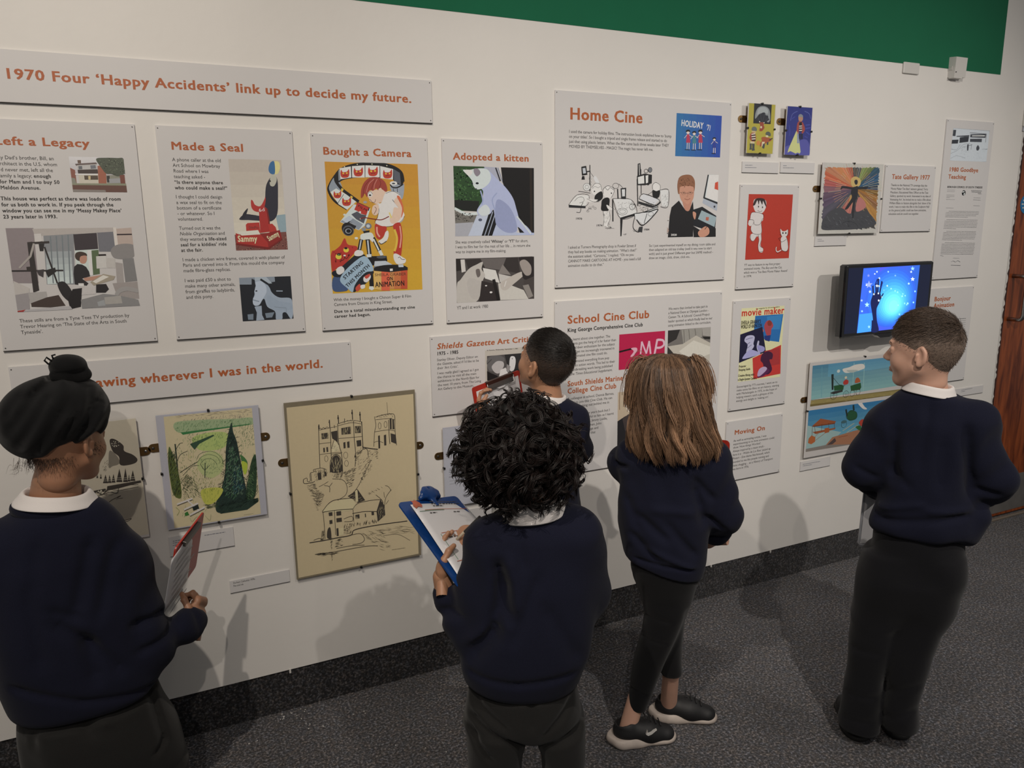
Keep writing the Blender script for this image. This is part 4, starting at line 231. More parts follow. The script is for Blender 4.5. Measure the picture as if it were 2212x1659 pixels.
{'n': 'clip_frame', 'l': 'large clip frame with an ink drawing of a cathedral above a mill', 'c': 'picture', 'k': 'clip', 'g': 'clip-framed artworks hung by brass plates', 'y': 16.0, 'r': [332.0, 761.5, 476.5, 1073.6], 'b': 'brown', 'h': [(877, -1), (873, 1)], 't': [], 'p': [('cathedral_drawing', 338.1, 482.2, 417.7, 576.9, 'P c9b796 17,5763 4212,5776 4141,8 -17,-8\nK 3c3632 2 968,5058 952,4457 926,3647\nK 3c3632 1.6 959,4912 1557,4962\nK 3c3632 1.6 961,4939 1019,4976 1059,4935 1126,4980 1166,4939 1234,4985 1296,4941\nL 3c3632 3 984,5100 982,4936\nL 3c3632 3 1325,5215 1326,4946\nL 3c3632 3 1614,5337 1618,5045\nL 3c3632 3 2080,5462 2079,5124\nL 3c3632 3 2332,5365 2333,5048\nL 3c3632 2 1473,5018 1472,4919\nL 3c3632 2 1819,5200 1816,5065\nE 3c3632 980,5034 22 37\nE 3c3632 1320,5135 22 37\nE 3c3632 1612,5234 27 46\nE 3c3632 2074,5350 27 46\nE 3c3632 2331,5266 27 46\nK 3c3632 2 1339,4945 1322,4316 1292,3454\nK 3c3632 2 1584,5049 1581,4417 1653,3997 1654,3399\nK 3c3632 1.6 1584,5049 2025,5108 2376,5020\nK 3c3632 1.6 1593,4980 2021,5031 2381,4942\nH 3c3632 26 36 80 1.4 1608,5091 2027,5130 2377,5033 2374,4988 2023,5063 1604,5024\nK 3c3632 2 2103,5076 2099,4439 2116,3931 2071,3522\nK 3c3632 2.5 2376,5020 2370,4495 2371,4080\nP 4a433c 1041,4794 1265,4793 1261,4595 1038,4598\nH c8b893 12 164 88 1.2 1049,4780 1264,4775 1253,4596 1047,4614\nP 4a433c 1692,4891 2005,4906 2000,4657 1692,4665\nH c8b893 14 200 88 1.2 1704,4876 1995,4885 1993,4681 1702,4682\nP 4a433c 2138,4899 2333,4888 2329,4647 2134,4663\nH c8b893 8 182 88 1.2 2146,4889 2324,4876 2321,4657 2143,4671\nP 4a433c 1352,4808 1562,4827 1555,4420 1382,4579\nK 3c3632 1.6 943,4458 1309,4454\nK 3c3632 1.6 1589,4552 2372,4518\nP 4a433c 1071,4305 1123,4307 1122,4154 1070,4152\nP 4a433c 1171,4314 1227,4316 1225,4148 1174,4151\nP 4a433c 1729,4397 1801,4410 1797,4196 1731,4196\nP 4a433c 1853,4403 1933,4415 1930,4196 1855,4198\nP 4a433c 2164,4407 2321,4410 2323,4202 2175,4199\nP d4c6a4 1354,4266 1457,4524 1585,4326 1574,4145 1355,4130\nK 3c3632 1.5 1340,4246 1457,4533 1593,4315\nH 6a6054 16 82 5 .8 1368,4355 1544,4377 1552,4148 1378,4150\nK 3c3632 1.5 955,4096 1266,4097 1679,4062\nK 3c3632 1.3 1306,4046 1634,4045\nC 4a433c 1262,3459 1290,3775 1365,3947 1478,3999 1569,3917 1629,3725 1619,3414\nH c8b893 22 273 88 1.3 1317,3862 1599,3822 1600,3454 1293,3477\nK 3c3632 2 1247,3438 1268,3778 1354,3971 1479,4022 1588,3938 1651,3722 1645,3401\nO 3c3632 1.3 1147,3932 54 102\nO 3c3632 1.3 1783,3956 71 111\nO 3c3632 1.3 1794,3678 63 102\nK 3c3632 1.6 2810,5150 2841,4848 2782,4580 2736,4123\nK 3c3632 1.8 2845,5123 3061,5166 3360,5177 3495,5092 3488,4629 3518,4063\nH 3c3632 26 46 85 1.4 2856,5158 3361,5200 3496,5115 3470,5049 3334,5111 2874,5065\nK 3c3632 1.5 2850,5031 3284,5025 3489,4954\nP 4a433c 3321,5020 3386,5036 3377,4643 3313,4651\nP 4a433c 3411,4986 3467,4980 3469,4631 3404,4630\nO 3c3632 1.5 2971,4809 49 111\nO 3c3632 1.5 3173,4830 49 111\nK 3c3632 1.5 2784,4625 3266,4633 3494,4558\nK 3c3632 2 3282,4979 3279,4422 3289,4141\nP 4a433c 2899,4472 2960,4487 2951,4037 2891,4032\nP 4a433c 3096,4469 3175,4482 3167,4111 3093,4111\nP 4a433c 3329,4509 3489,4442 3511,4111 3338,4204\nK 3c3632 1.3 2743,4261 2881,4289 3061,4218\nL 3c3632 1 3250,5580 3269,5188\nK 3c3632 3 2374,4149 2642,4066 2867,4012\nH 3c3632 50 82 60 1.2 2071,3938 2378,4218 2371,4080 2073,3568\nH 3c3632 40 73 20 1 2418,4120 2867,4012 2851,3687 2534,3733\nK 3c3632 1.6 2182,3922 2371,4080 2505,4062 2536,3779\nK 3c3632 2 380,3344 392,3206 605,3195 735,3220\nK 3c3632 1.5 380,3344 489,3373 502,3257 588,3266 604,3514 713,3543 718,3623 848,3636 977,3639 1125,3571\nK 3c3632 1.5 626,3511 629,3237\nH 3c3632 60 91 75 1.2 716,3587 1148,3591 1154,3338 735,3220\nP 4a433c 829,3479 948,3507 953,3255 845,3249\nP 4a433c 1055,3490 1121,3503 1124,3343 1059,3343\nH 3c3632 120 91 20 1 1663,3398 2115,3515 1943,2842 1810,2864 1737,3155\nH 3c3632 60 73 45 1 1286,3363 1663,3398 1605,3175 1432,3226\nH 4a433c 110 100 -20 .9 472,3125 732,3175 814,2425 757,2203 652,2592\nH 4a433c 80 91 10 .9 763,2987 1009,2762 851,2326 768,2387\nH 4a433c 70 82 30 1 2172,3738 2676,3852 2703,3474 2217,2892\nK 3c3632 1.5 1300,3223 1647,3123 1766,2871 1706,2600 1431,2459\nK 3c3632 1.3 1164,3152 1029,3082 852,3019\nK 3c3632 1.5 1185,2780 1188,2964 1026,3036\nK 3c3632 1.5 1188,2964 1292,3086\nK 3c3632 1.3 2622,3673 2372,3243 2122,2813 1931,2610\nH 3c3632 40 55 50 .9 2391,3614 2622,3673 2367,3150 2170,2853\nH 4a433c 18 73 -25 1 2378,2488 2989,2721 3010,2670 2421,2434\nK 3c3632 1.6 2720,2431 2918,2207 2955,2008\nK 3c3632 1.6 3261,2533 3061,2278 3001,2000\nK 3c3632 1.3 3015,2286 3001,2480\nK 3c3632 1.3 3150,2167 3050,2040\nK 3c3632 1.3 3058,2710 3172,2644 3259,2486\nP 4a433c 1770,2543 2117,2720 2345,2304 2092,2252\nH c8b893 18 118 20 1 1792,2539 2112,2627 2277,2316 1960,2322\nP d0c29e 2025,2688 2108,2712 2117,2295 2026,2287\nK 3c3632 1.5 2025,2688 2108,2712 2117,2295\nC d0c29e 1161,2389 1742,2453 1962,2369 1922,2045 969,2119\nK 3c3632 2 906,2154 1254,2466 1877,2454\nK 3c3632 2.4 904,2131 1366,2119 1923,2068\nK 3c3632 1.8 1923,2068 2137,2245 2826,2246 2959,2103\nK 3c3632 2.2 1891,1908 2301,1907 2736,1830\nP 4a433c 2713,1834 2863,2240 3001,2000 3008,1660 2741,1467\nH c8b893 16 137 70 1 2767,1992 2976,1956 2960,1621 2772,1606\nK 3c3632 1.6 926,2127 943,1703 933,1186\nK 3c3632 1.6 1300,2131 1299,1589 1293,1259\nK 3c3632 1.6 1922,2045 1921,1617\nK 3c3632 1.6 2736,1830 2741,1467\nP 4a433c 1108,2085 1231,2082 1232,1955 1113,1962\nP 4a433c 1363,2073 1519,2069 1519,1918 1363,1927\nP 4a433c 1117,1811 1214,1808 1215,1676 1118,1680\nP 4a433c 1349,1840 1527,1831 1528,1689 1350,1698\nK 3c3632 1.5 1591,1772 1864,1818 1877,1649 1608,1674\nP 4a433c 1988,1843 2124,1843 2125,1699 1989,1710\nH c8b893 5 109 0 1 2001,1831 2114,1821 2108,1707 1999,1717\nP 4a433c 2311,1833 2343,1832 2346,1702 2313,1703\nP 4a433c 2538,1865 2622,1864 2624,1729 2541,1734\nH 3c3632 46 118 86 1.5 1579,1561 2699,1547 2703,1449 1588,1488\nH 4a433c 60 64 10 .9 1588,1488 1822,1468 1806,1184 1583,1251\nC 4a433c 1010,1218 1041,1496 1132,1550 1142,1193\nP 4a433c 1329,1489 1395,1486 1393,1216 1326,1214\nP d0c29e 1417,1473 1573,1467 1558,1208 1411,1212\nH 3c3632 30 118 80 1.2 842,1486 929,1470 932,1162 778,1169\nK 3c3632 3 428,1153 909,1143 1353,1152 1804,1160 1950,1325 2735,1346 3779,1301\nK 3c3632 1.5 562,1211 739,1247 867,1175\nK 3c3632 1.6 1804,1160 2123,1147 2250,930 2128,808 1831,818\nH 4a433c 46 228 -30 .9 2169,1139 2869,1200 3165,455 2829,375\nH 6a6054 40 273 -8 .8 2727,1178 3966,1143 3952,798 2813,1016\nK 6a6054 1.2 2903,925 3423,874 3845,569\nK 3c3632 1.8 574,712 1102,676 2236,665 2698,597\nH 3c3632 26 273 -8 1.2 619,727 1325,679 1320,584 743,606\nH 4a433c 26 137 0 1.1 1262,1122 1531,1117 1467,794 1289,830\nH 3c3632 20 73 85 1.2 1111,1199 1177,1186 1154,809 1110,818\nH 3c3632 10 64 85 1.1 1105,580 1140,573 1137,381 1106,387\nK 3c3632 1.5 1287,783 1783,780 2238,713\nB 8a7f68 3184,352 3665,330 28')]},
{'n': 'clip_frame', 'l': 'clip frame with a faint harbour sketch behind the curly-haired child', 'c': 'picture', 'k': 'clip', 'g': 'clip-framed artworks hung by brass plates', 'y': 16.0, 'r': [857.5, 1325.8, 636.0, 927.3], 'b': 'grey', 'h': [(824, -1)], 't': [], 'p': [('harbour_sketch', 858.2, 638.4, 470.4, 287.4, 'P b9b6bb -15,2842 4703,2905 4705,3 15,-3\nH 3c3a40 140 91 0 1 170,1406 723,1409 801,1006 181,1059\nH 3c3a40 40 64 85 1 193,1445 634,1423 628,1207 209,1249\nK 4a484e 1.2 165,1256 407,1249 717,1215\nK 4a484e 1.2 159,1071 446,1069 802,1049\nK 77757a 1 177,929 710,933\nK 77757a 1 173,821 394,808\nH 4a484e 160 100 0 1 1155,687 3028,796 3024,479 1608,436\nH 4a484e 100 100 0 1 1241,496 1795,540 1694,154 1418,200')]},
{'n': 'clip_frame', 'l': 'small yellow clip frame of a moonlit parachute cartoon', 'c': 'picture', 'k': 'clip', 'g': 'clip-framed artworks hung by brass plates', 'y': 24.0, 'r': [2146.4, 2283.0, 1880.0, 2066.0], 'h': [(2009, -1)], 't': [], 'p': [('parachute_print', 2146.9, 1880.2, 135.8, 185.4, 'P b3a644 17,1846 1383,1861 1334,-1 -17,1\nP 22252c 271,1855 1167,1853 1162,1119 270,1114\nC 8f9192 352,1289 352,1475 441,1666 613,1764 843,1770 1030,1677 1110,1475 1113,1249 988,1187 843,1406 709,1493 557,1467 437,1349\nC a9abaa 493,1650 641,1732 846,1733 981,1637 965,1505 783,1534 605,1506 456,1443\nC 2a2d38 393,1254 461,1369 563,1374 570,1467 682,1510 706,1530 834,1536 879,1445 996,1432 1029,1339 1072,1285 834,1180 601,1198\nK 55585f 1 463,1350 601,1198\nK 55585f 1 608,1469 705,1174\nK 55585f 1 835,1518 731,1175\nK 55585f 1 1028,1358 809,1160\nC 9a4a38 579,1150 705,1174 809,1160 803,1066 848,974 753,857 678,835 600,850 617,964 624,1058\nE d8c9b0 680,985 46 45\nE e6dccb 589,1188 26 23\nE e6dccb 814,1160 26 23\nC 6c706c 203,862 234,966 360,994 453,938 459,845 320,830\nC c9b088 218,825 396,827 413,768 299,754 221,779\nC a04a38 119,606 173,739 299,763 417,711 434,467 269,442 190,477 122,550\nP d8d0c0 200,722 389,748 404,711 208,681\nP 2a2826 203,675 400,701 407,664 210,638\nP d8d0c0 206,632 408,658 416,617 219,591\nP 2a2826 214,585 416,608 419,570 226,550\nP d8d0c0 222,544 419,565 422,523 234,507\nP 2a2826 235,501 422,519 421,463 248,457\nP cfc0a0 155,438 372,437 377,361 173,360\nP 4a4e50 135,353 237,357 248,178 289,141 138,117 156,231\nP 4a4e50 255,351 390,356 389,182 419,107 267,84 283,235\nC 5c6058 917,731 963,818 1092,832 1188,760 1169,664 1024,697\nC a85a38 721,591 847,633 951,618 1188,589 1246,515 1120,453 968,391 792,309 667,248 682,400 754,478\nC c98a48 477,393 523,470 626,474 658,380 612,303 508,318\nE d8c9a8 1000,658 72 38\nP d8c9a8 757,441 912,446 842,330 744,250\nP 4a4e50 814,367 917,370 901,236 879,178 786,214\nP 4a4e50 1004,430 1094,443 1089,338 1024,326\nL 3a3a38 4 1115,510 1292,593')]},
{'n': 'clip_frame', 'l': 'small dark blue clip frame of a figure shining a torch beam', 'c': 'picture', 'k': 'clip', 'g': 'clip-framed artworks hung by brass plates', 'y': 24.0, 'r': [2344.3, 2480.6, 1879.1, 2065.3], 'h': [(2008, -1)], 't': [], 'p': [('torch_print', 2344.8, 1879.2, 135.5, 185.7, 'G 232f7c 3a3f86 4 25,1852 1368,1862 1342,10 -25,-10\nC 5a5aa0 25,301 526,434 919,623 1198,574 1329,343 1337,12 -18,-6\nK 5a62a0 3 211,1309 297,1561 555,1689\nK 5a62a0 3 933,1708 1186,1624 1286,1436\nK 4a52a0 2.5 145,1134 215,925 178,731\nK 4a52a0 4 1035,1172 1279,1202\nK 4a52a0 4 1047,1037 1317,1087\nK 4a52a0 4 1084,922 1287,813\nK 4a52a0 3 1018,744 1187,692\nK 4a52a0 3 285,1389 439,1473\nP c9c88c 559,939 647,924 851,132 816,62 690,98 585,56 501,83 390,118 293,145 150,82 192,229\nE e9e4c0 618,951 38 39\nC 8a8c90 615,1462 647,1559 754,1584 853,1531 860,1454 738,1449\nC b58870 628,1463 736,1477 860,1454 855,1358 765,1296 653,1329\nC a04a44 558,1017 593,1249 709,1312 861,1281 985,1112 1009,996 926,857 842,873 853,1068 690,1061 678,886 597,883\nP 1c1c24 673,1253 819,1298 866,913 717,907\nP d8d4cc 689,1138 840,1154 843,1116 692,1099\nP d8d4cc 695,1061 852,1073 855,1039 698,1026\nP d8d4cc 703,974 860,986 863,948 706,936\nP 1a1a2c 710,829 791,832 809,619 741,617\nP 1a1a2c 818,833 900,837 919,623 850,621\nP 8f98b0 601,825 683,828 741,461 633,457\nP b58870 597,883 678,886 683,818 608,816')]},
{'n': 'clip_frame', 'l': 'clip frame with a dark figure standing amid rainbow paint rays', 'c': 'picture', 'k': 'clip', 'g': 'clip-framed artworks hung by brass plates', 'y': 20.0, 'r': [2563.5, 2923.8, 1562.9, 1854.3], 'h': [(1749, -1)], 't': [], 'p': [('rainbow_painting', 2563.4, 1562.8, 360.2, 291.6, 'P c3bdb4 103,2899 3714,2932 3490,-1 -103,1\nP 747f4f 1983,1890 2614,2751 2743,2759\nP 778252 1983,1890 2754,2795 2878,2788\nP 717c4c 1983,1890 2799,2739 2980,2774\nP 687343 1983,1890 2963,2784 3146,2804\nP 345467 1983,1890 3065,2765 3301,2802\nP 3d5d70 1983,1890 3225,2785 3348,2735\nP 315164 1983,1890 3367,2772 3337,2634\nP 365669 1983,1890 3385,2688 3376,2572\nP 265171 1983,1890 3373,2593 3303,2460\nP 345f7f 1983,1890 3361,2503 3312,2391\nP 214c6c 1983,1890 3399,2446 3304,2322\nP 396484 1983,1890 3325,2344 3410,2287\nP 47657d 1983,1890 3317,2280 3342,2207\nP 325068 1983,1890 3363,2228 3379,2154\nP 325068 1983,1890 3324,2159 3410,2096\nP 325068 1983,1890 3416,2112 3409,2038\nP 304057 1983,1890 3315,2042 3354,1973\nP 2b3b52 1983,1890 3337,1989 3354,1915\nP 415168 1983,1890 3375,1931 3313,1861\nP 3c4c63 1983,1890 3390,1873 3327,1808\nP 876739 1983,1890 3405,1814 3374,1745\nP 866638 1983,1890 3341,1761 3373,1686\nP 816133 1983,1890 3324,1707 3429,1617\nP 7c5c2e 1983,1890 3427,1633 3364,1569\nP a6743a 1983,1890 3330,1590 3413,1489\nP a57339 1983,1890 3371,1516 3421,1420\nP a8763c 1983,1890 3330,1462 3349,1371\nP a06e34 1983,1890 3346,1392 3358,1296\nP 98704c 1983,1890 3438,1280 3376,1210\nP 89613d 1983,1890 3432,1200 3371,1125\nP 8c6440 1983,1890 3351,1157 3425,1001\nP 976f4b 1983,1890 3380,1049 3379,926\nP b8894b 1983,1890 3452,904 3360,824\nP b58648 1983,1890 3407,818 3394,667\nP af8042 1983,1890 3389,705 3459,456\nP bc8d4f 1983,1890 3365,581 3439,293\nP 504b49 1983,1890 3379,402 3303,246\nP 4b4644 1983,1890 3423,163 3149,220\nP 56514f 1983,1890 3178,236 2958,255\nP 5a5553 1983,1890 3043,195 2830,213\nP 434345 1983,1890 2897,169 2674,220\nP 444446 1983,1890 2714,209 2529,211\nP 3d3d3f 1983,1890 2598,140 2393,186\nP 555557 1983,1890 2429,207 2257,166\nP 454246 1983,1890 2298,144 2116,200\nP 454246 1983,1890 2147,194 1974,174\nP 444145 1983,1890 2004,249 1840,224\nP 423f43 1983,1890 1876,170 1710,236\nP c07a70 1983,1890 1733,161 1563,200\nP b77167 1983,1890 1590,158 1426,223\nP c17b71 1983,1890 1459,191 1297,240\nP ba746a 1983,1890 1334,240 1149,232\nP a66056 1983,1890 1198,263 968,181\nP b36d63 1983,1890 999,165 825,209\nP b16b61 1983,1890 843,177 694,263\nP b16b61 1983,1890 732,252 467,192\nP 57575d 1983,1890 537,223 356,282\nP 55555b 1983,1890 328,194 140,258\nP 515157 1983,1890 224,289 185,476\nP 4d4d53 1983,1890 142,393 192,627\nP 56515d 1983,1890 195,596 98,705\nP 5d5864 1983,1890 189,730 100,834\nP 5b5662 1983,1890 199,860 117,953\nP 56515d 1983,1890 154,948 191,1092\nP 635367 1983,1890 186,1066 182,1185\nP 5e4e62 1983,1890 135,1144 118,1246\nP 59495d 1983,1890 183,1252 173,1349\nP 68586c 1983,1890 168,1329 103,1411\nP 614b5b 1983,1890 104,1395 130,1498\nP 675161 1983,1890 97,1472 152,1575\nP 6c5666 1983,1890 90,1544 188,1652\nP 675161 1983,1890 97,1621 152,1718\nP 926870 1983,1890 204,1708 124,1784\nP 895f67 1983,1890 190,1775 110,1856\nP 8e646c 1983,1890 148,1841 89,1927\nP 855b63 1983,1890 134,1907 112,1993\nP b66660 1983,1890 178,1974 83,2069\nP a85852 1983,1890 186,2040 149,2131\nP b66660 1983,1890 186,2111 112,2212\nP a75751 1983,1890 128,2192 200,2269\nP c16b4d 1983,1890 85,2272 185,2345\nP ce785a 1983,1890 187,2325 163,2431\nP b76143 1983,1890 143,2415 132,2526\nP bf694b 1983,1890 142,2501 153,2608\nP ba7f5f 1983,1890 192,2568 173,2694\nP bd8262 1983,1890 86,2707 375,2688\nP b37858 1983,1890 226,2740 449,2740\nP c28767 1983,1890 489,2696 600,2744\nP c68759 1983,1890 556,2753 761,2732\nP c48557 1983,1890 764,2701 877,2734\nP c58658 1983,1890 824,2753 1004,2717\nP c68759 1983,1890 941,2751 1098,2729\nP d58c66 1983,1890 1067,2738 1185,2736\nP c9805a 1983,1890 1180,2715 1273,2743\nP cd845e 1983,1890 1251,2737 1371,2719\nP bf7650 1983,1890 1332,2744 1444,2731\nP be6e58 1983,1890 1412,2751 1517,2738\nP ac5c46 1983,1890 1494,2747 1583,2749\nP a65640 1983,1890 1570,2734 1655,2771\nP b4644e 1983,1890 1644,2735 1732,2742\nP 484b4d 1983,1890 1710,2747 1799,2749\nP 575a5c 1983,1890 1785,2743 1870,2781\nP 46494b 1983,1890 1851,2755 1943,2736\nP 4a4d4f 1983,1890 1918,2751 2009,2748\nP 56585c 1983,1890 1998,2779 2077,2744\nP 55575b 1983,1890 2056,2734 2147,2725\nP 616367 1983,1890 2135,2761 2227,2753\nP 55575b 1983,1890 2200,2726 2296,2739\nP 88985a 1983,1890 2275,2728 2385,2761\nP 849456 1983,1890 2356,2745 2468,2763\nP 7d8d4f 1983,1890 2440,2747 2546,2749\nP 809052 1983,1890 2542,2780 2637,2751\nL d8b878 1.2 2299,2317 2754,2931\nL d09880 1.2 2234,2149 2635,2568\nL d09880 1.2 2449,2267 2834,2572\nL d09880 1.2 2585,2275 2806,2414\nL c9a070 1.2 2493,2142 3242,2517\nL c8c0a0 1.2 2390,2047 3088,2314\nL c9a070 1.2 2728,2098 3079,2198\nL c8c0a0 1.2 2421,1974 3532,2188\nL c8c0a0 1.2 2743,1972 3524,2055\nL c8c0a0 1.2 2896,1916 3648,1939\nL c9a070 1.2 2648,1860 3665,1806\nL d8b878 1.2 2920,1773 3418,1708\nL c8c0a0 1.2 2583,1765 3104,1658\nL c8c0a0 1.2 2707,1681 3447,1462\nL c8c0a0 1.2 2836,1566 3096,1466\nL d09880 1.2 2683,1554 3425,1194\nL d8b878 1.2 2562,1543 3085,1226\nL d8b878 1.2 2330,1631 2892,1215\nL d8b878 1.2 2526,1389 2948,1002\nL d8b878 1.2 2314,1505 2721,1028\nL d8b878 1.2 2403,1257 2654,874\nL d8b878 1.2 2150,1546 2378,1076\nL d09880 1.2 2160,1319 2243,1055\nL c9a070 1.2 2069,1319 2128,918\nL c9a070 1.2 1974,1356 1967,934\nL d8b878 1.2 1922,1560 1829,1029\nL d09880 1.2 1800,1360 1616,840\nL c8c0a0 1.2 1821,1586 1484,951\nL c8c0a0 1.2 1577,1339 1446,1166\nL c8c0a0 1.2 1713,1611 1156,1029\nL d09880 1.2 1534,1532 919,1035\nL d09880 1.2 1318,1468 1123,1342\nL d09880 1.2 1563,1683 803,1305\nL c9a070 1.2 1194,1587 748,1419\nL d09880 1.2 1453,1739 679,1522\nL c9a070 1.2 1142,1732 768,1656\nL c8c0a0 1.2 1135,1799 398,1720\nL d8b878 1.2 1150,1866 769,1857\nL d8b878 1.2 1196,1929 819,1945\nL c8c0a0 1.2 1490,1953 802,2037\nL c8c0a0 1.2 1425,2004 400,2216\nL d8b878 1.2 1092,2149 872,2213\nL c9a070 1.2 1329,2142 778,2350\nL c9a070 1.2 1189,2274 834,2448\nL c8c0a0 1.2 1329,2281 1077,2437\nL c8c0a0 1.2 1366,2349 1142,2515\nL d09880 1.2 1591,2254 1206,2603\nL c8c0a0 1.2 1495,2459 1175,2828\nL d09880 1.2 1705,2308 1324,2882\nL c8c0a0 1.2 1730,2417 1471,2957\nL d8b878 1.2 1777,2542 1696,2803\nL c9a070 1.2 1903,2415 1834,2904\nL d8b878 1.2 1986,2343 1991,2706\nL c8c0a0 1.2 2047,2266 2131,2735\nL d09880 1.2 2195,2498 2309,2832\nL c8c0a0 1.2 2140,2179 2465,2789\nC 4a4a4e 158,222 394,792 880,1050 1324,1050 1721,839 2392,944 2861,889 3373,510 3353,348 2858,245 2096,173 970,160\nH 3a3a40 60 255 -20 2 196,585 3191,727 3314,349 377,219\nH 77787c 26 191 -30 1.5 389,844 3178,835 3229,403 586,321\nK 2f3036 2 1315,420 1679,523 2146,413 2317,251\nC c8ac70 1679,2276 1929,2384 2245,2259 2233,2024 1978,1942 1747,1992\nC c0985c 1659,1417 1749,1627 1890,1366 1615,1129\nC b87a74 2213,1525 2574,1368 2682,1103 2243,917 2076,1050\nC 2a2a30 1877,2176 1929,2244 2034,2245 2089,2163 2055,2058 1950,2057\nC 2a2a30 1793,1914 1975,1968 2110,1970 2148,1630 2105,1472 2026,1366 1985,1050 2003,680 1904,680 1909,1050 1896,1313 1623,1050 1439,1024 1702,1365 1798,1523 1737,1731\nL 2a2a30 9 1870,1889 1194,1944\nL 2a2a30 9 2057,1901 2702,1924\nC 2a2a30 1095,1829 1154,1975 1266,1960 1249,1909\nL 2a2a30 3 2702,1924 2735,1977\nB 77716a 2632,183 2864,191 21\nB 77716a 3134,215 3329,224 21')]},
{'n': 'clip_frame', 'l': 'wide clip frame of a green engine above a crashing biplane', 'c': 'picture', 'k': 'clip', 'g': 'clip-framed artworks hung by brass plates', 'y': 16.0, 'r': [2573.2, 3248.6, 571.6, 1008.1], 'h': [(839, -1)], 't': [], 'p': [('train_painting', 2587.6, 804.2, 607.4, 189.4, 'G 4f8098 8fb4b0 8 -12,1915 6212,1873 6048,446 46,345\nG 5a90aa 6fa0b0 4 951,1888 6212,1873 6183,1430 969,1304\nL 6f9fa8 3 569,1806 664,395\nL 9fc0b8 3 2558,1807 2592,370\nL 9fc0b8 3 3223,1749 3295,387\nP 9a8a58 33,317 6164,247 6133,-191 12,44\nP 7a6a40 3,144 6112,-31 6038,-149 12,44\nK 55503a 1.5 32,334 1908,292 4413,240 6126,200\nH b0a070 40 217 -8 1.5 93,252 6000,138 6025,-53 65,137\nC d8d4c4 1855,1574 2253,1626 2651,1710 3146,1696 3267,1506 2930,1417 2443,1372 2035,1392\nC b0b4ac 2105,1492 2594,1477 2846,1424 2445,1354\nE c9ccc4 1606,1508 100 73\nP 2c3430 1172,1402 1315,1400 1371,675 1268,674\nP 2c5a34 1370,853 1849,864 2018,788 1996,611 1433,622\nP 2c5a34 2429,747 3078,833 3144,615 3074,501 2496,500\nK 2c3430 2 1334,1210 1770,843 2097,810\nC b04038 1958,972 2109,1077 2279,1001 2254,854 2012,848\nE d9c4a8 2099,1167 75 61\nC b0603c 2702,869 2762,1073 2927,1070 3054,895 2910,849\nO 3a3a38 2.2 1415,404 201 182\nO 3a3a38 2.2 2182,383 167 158\nO 5a4038 2.2 2591,382 151 146\nO 5a4038 2.2 2960,404 134 134\nL 3a3a38 1 1254,421 1576,387\nL 3a3a38 1 1400,554 1430,254\nL 3a3a38 1 2059,396 2322,368\nL 3a3a38 1 2170,504 2197,243\nP 3a3a38 1161,549 1435,598 1955,616 1965,525 1409,464'), ('biplane_painting', 2580.5, 595.7, 574.9, 195.3, 'G 3476a0 6fa4b4 6 3,1985 5844,1920 5820,735 31,368\nP 9fb4b0 -10,1267 2154,693 1394,183 8,179\nP a8785c 1231,205 1602,521 2985,649 5903,788 5653,-42 -3,42 1087,30\nP 8a8078 -15,182 1231,205 3057,-12 -3,42\nP 5a4a48 1312,194 1769,468 1867,302 1636,180\nP 9c5a38 773,1498 1754,1260 1713,1186 267,1203\nP 7c4428 305,1216 1697,1188 1702,1139 349,1163\nP 9c5a38 331,926 1760,956 1728,881 538,810\nL 5a3020 2 425,1183 535,840\nL 5a3020 2 892,1245 886,885\nL 5a3020 2 1291,1226 1365,885\nL 5a3020 2 1657,1181 1706,933\nL 5a3020 2 307,1198 319,629\nL 9c6a48 2 769,870 325,568\nL 9c6a48 2 1096,768 489,486\nP b0683c 122,655 290,782 536,660 532,450 305,361 101,448\nP a86038 1073,1012 1353,1007 1374,793 1096,768\nC 2c5a3c 2401,1455 2625,1672 2966,1572 3113,1371 3007,1200 2594,1188\nO 2a3a38 2 2735,1416 354 212\nP 2a3430 2289,1741 2385,1760 2484,1445 2408,1394\nP 2a3430 2748,1901 2847,1902 2909,1640 2793,1641\nO 2a3a38 2 2281,1044 168 149\nE 4a6a70 2268,1167 185 75\nL c9b48c 2.5 2230,745 2944,1023\nL c9b48c 2.5 2490,619 3208,898\nL a06040 3 2014,467 2587,484\nC d8d4cc 2989,2118 3249,2028 3531,1752 3717,1609 3460,1638 3094,1924\nC b04838 3240,987 3432,1149 3610,1066 3560,762\nC 3a6a3a 3049,826 3382,846 3410,595')]},
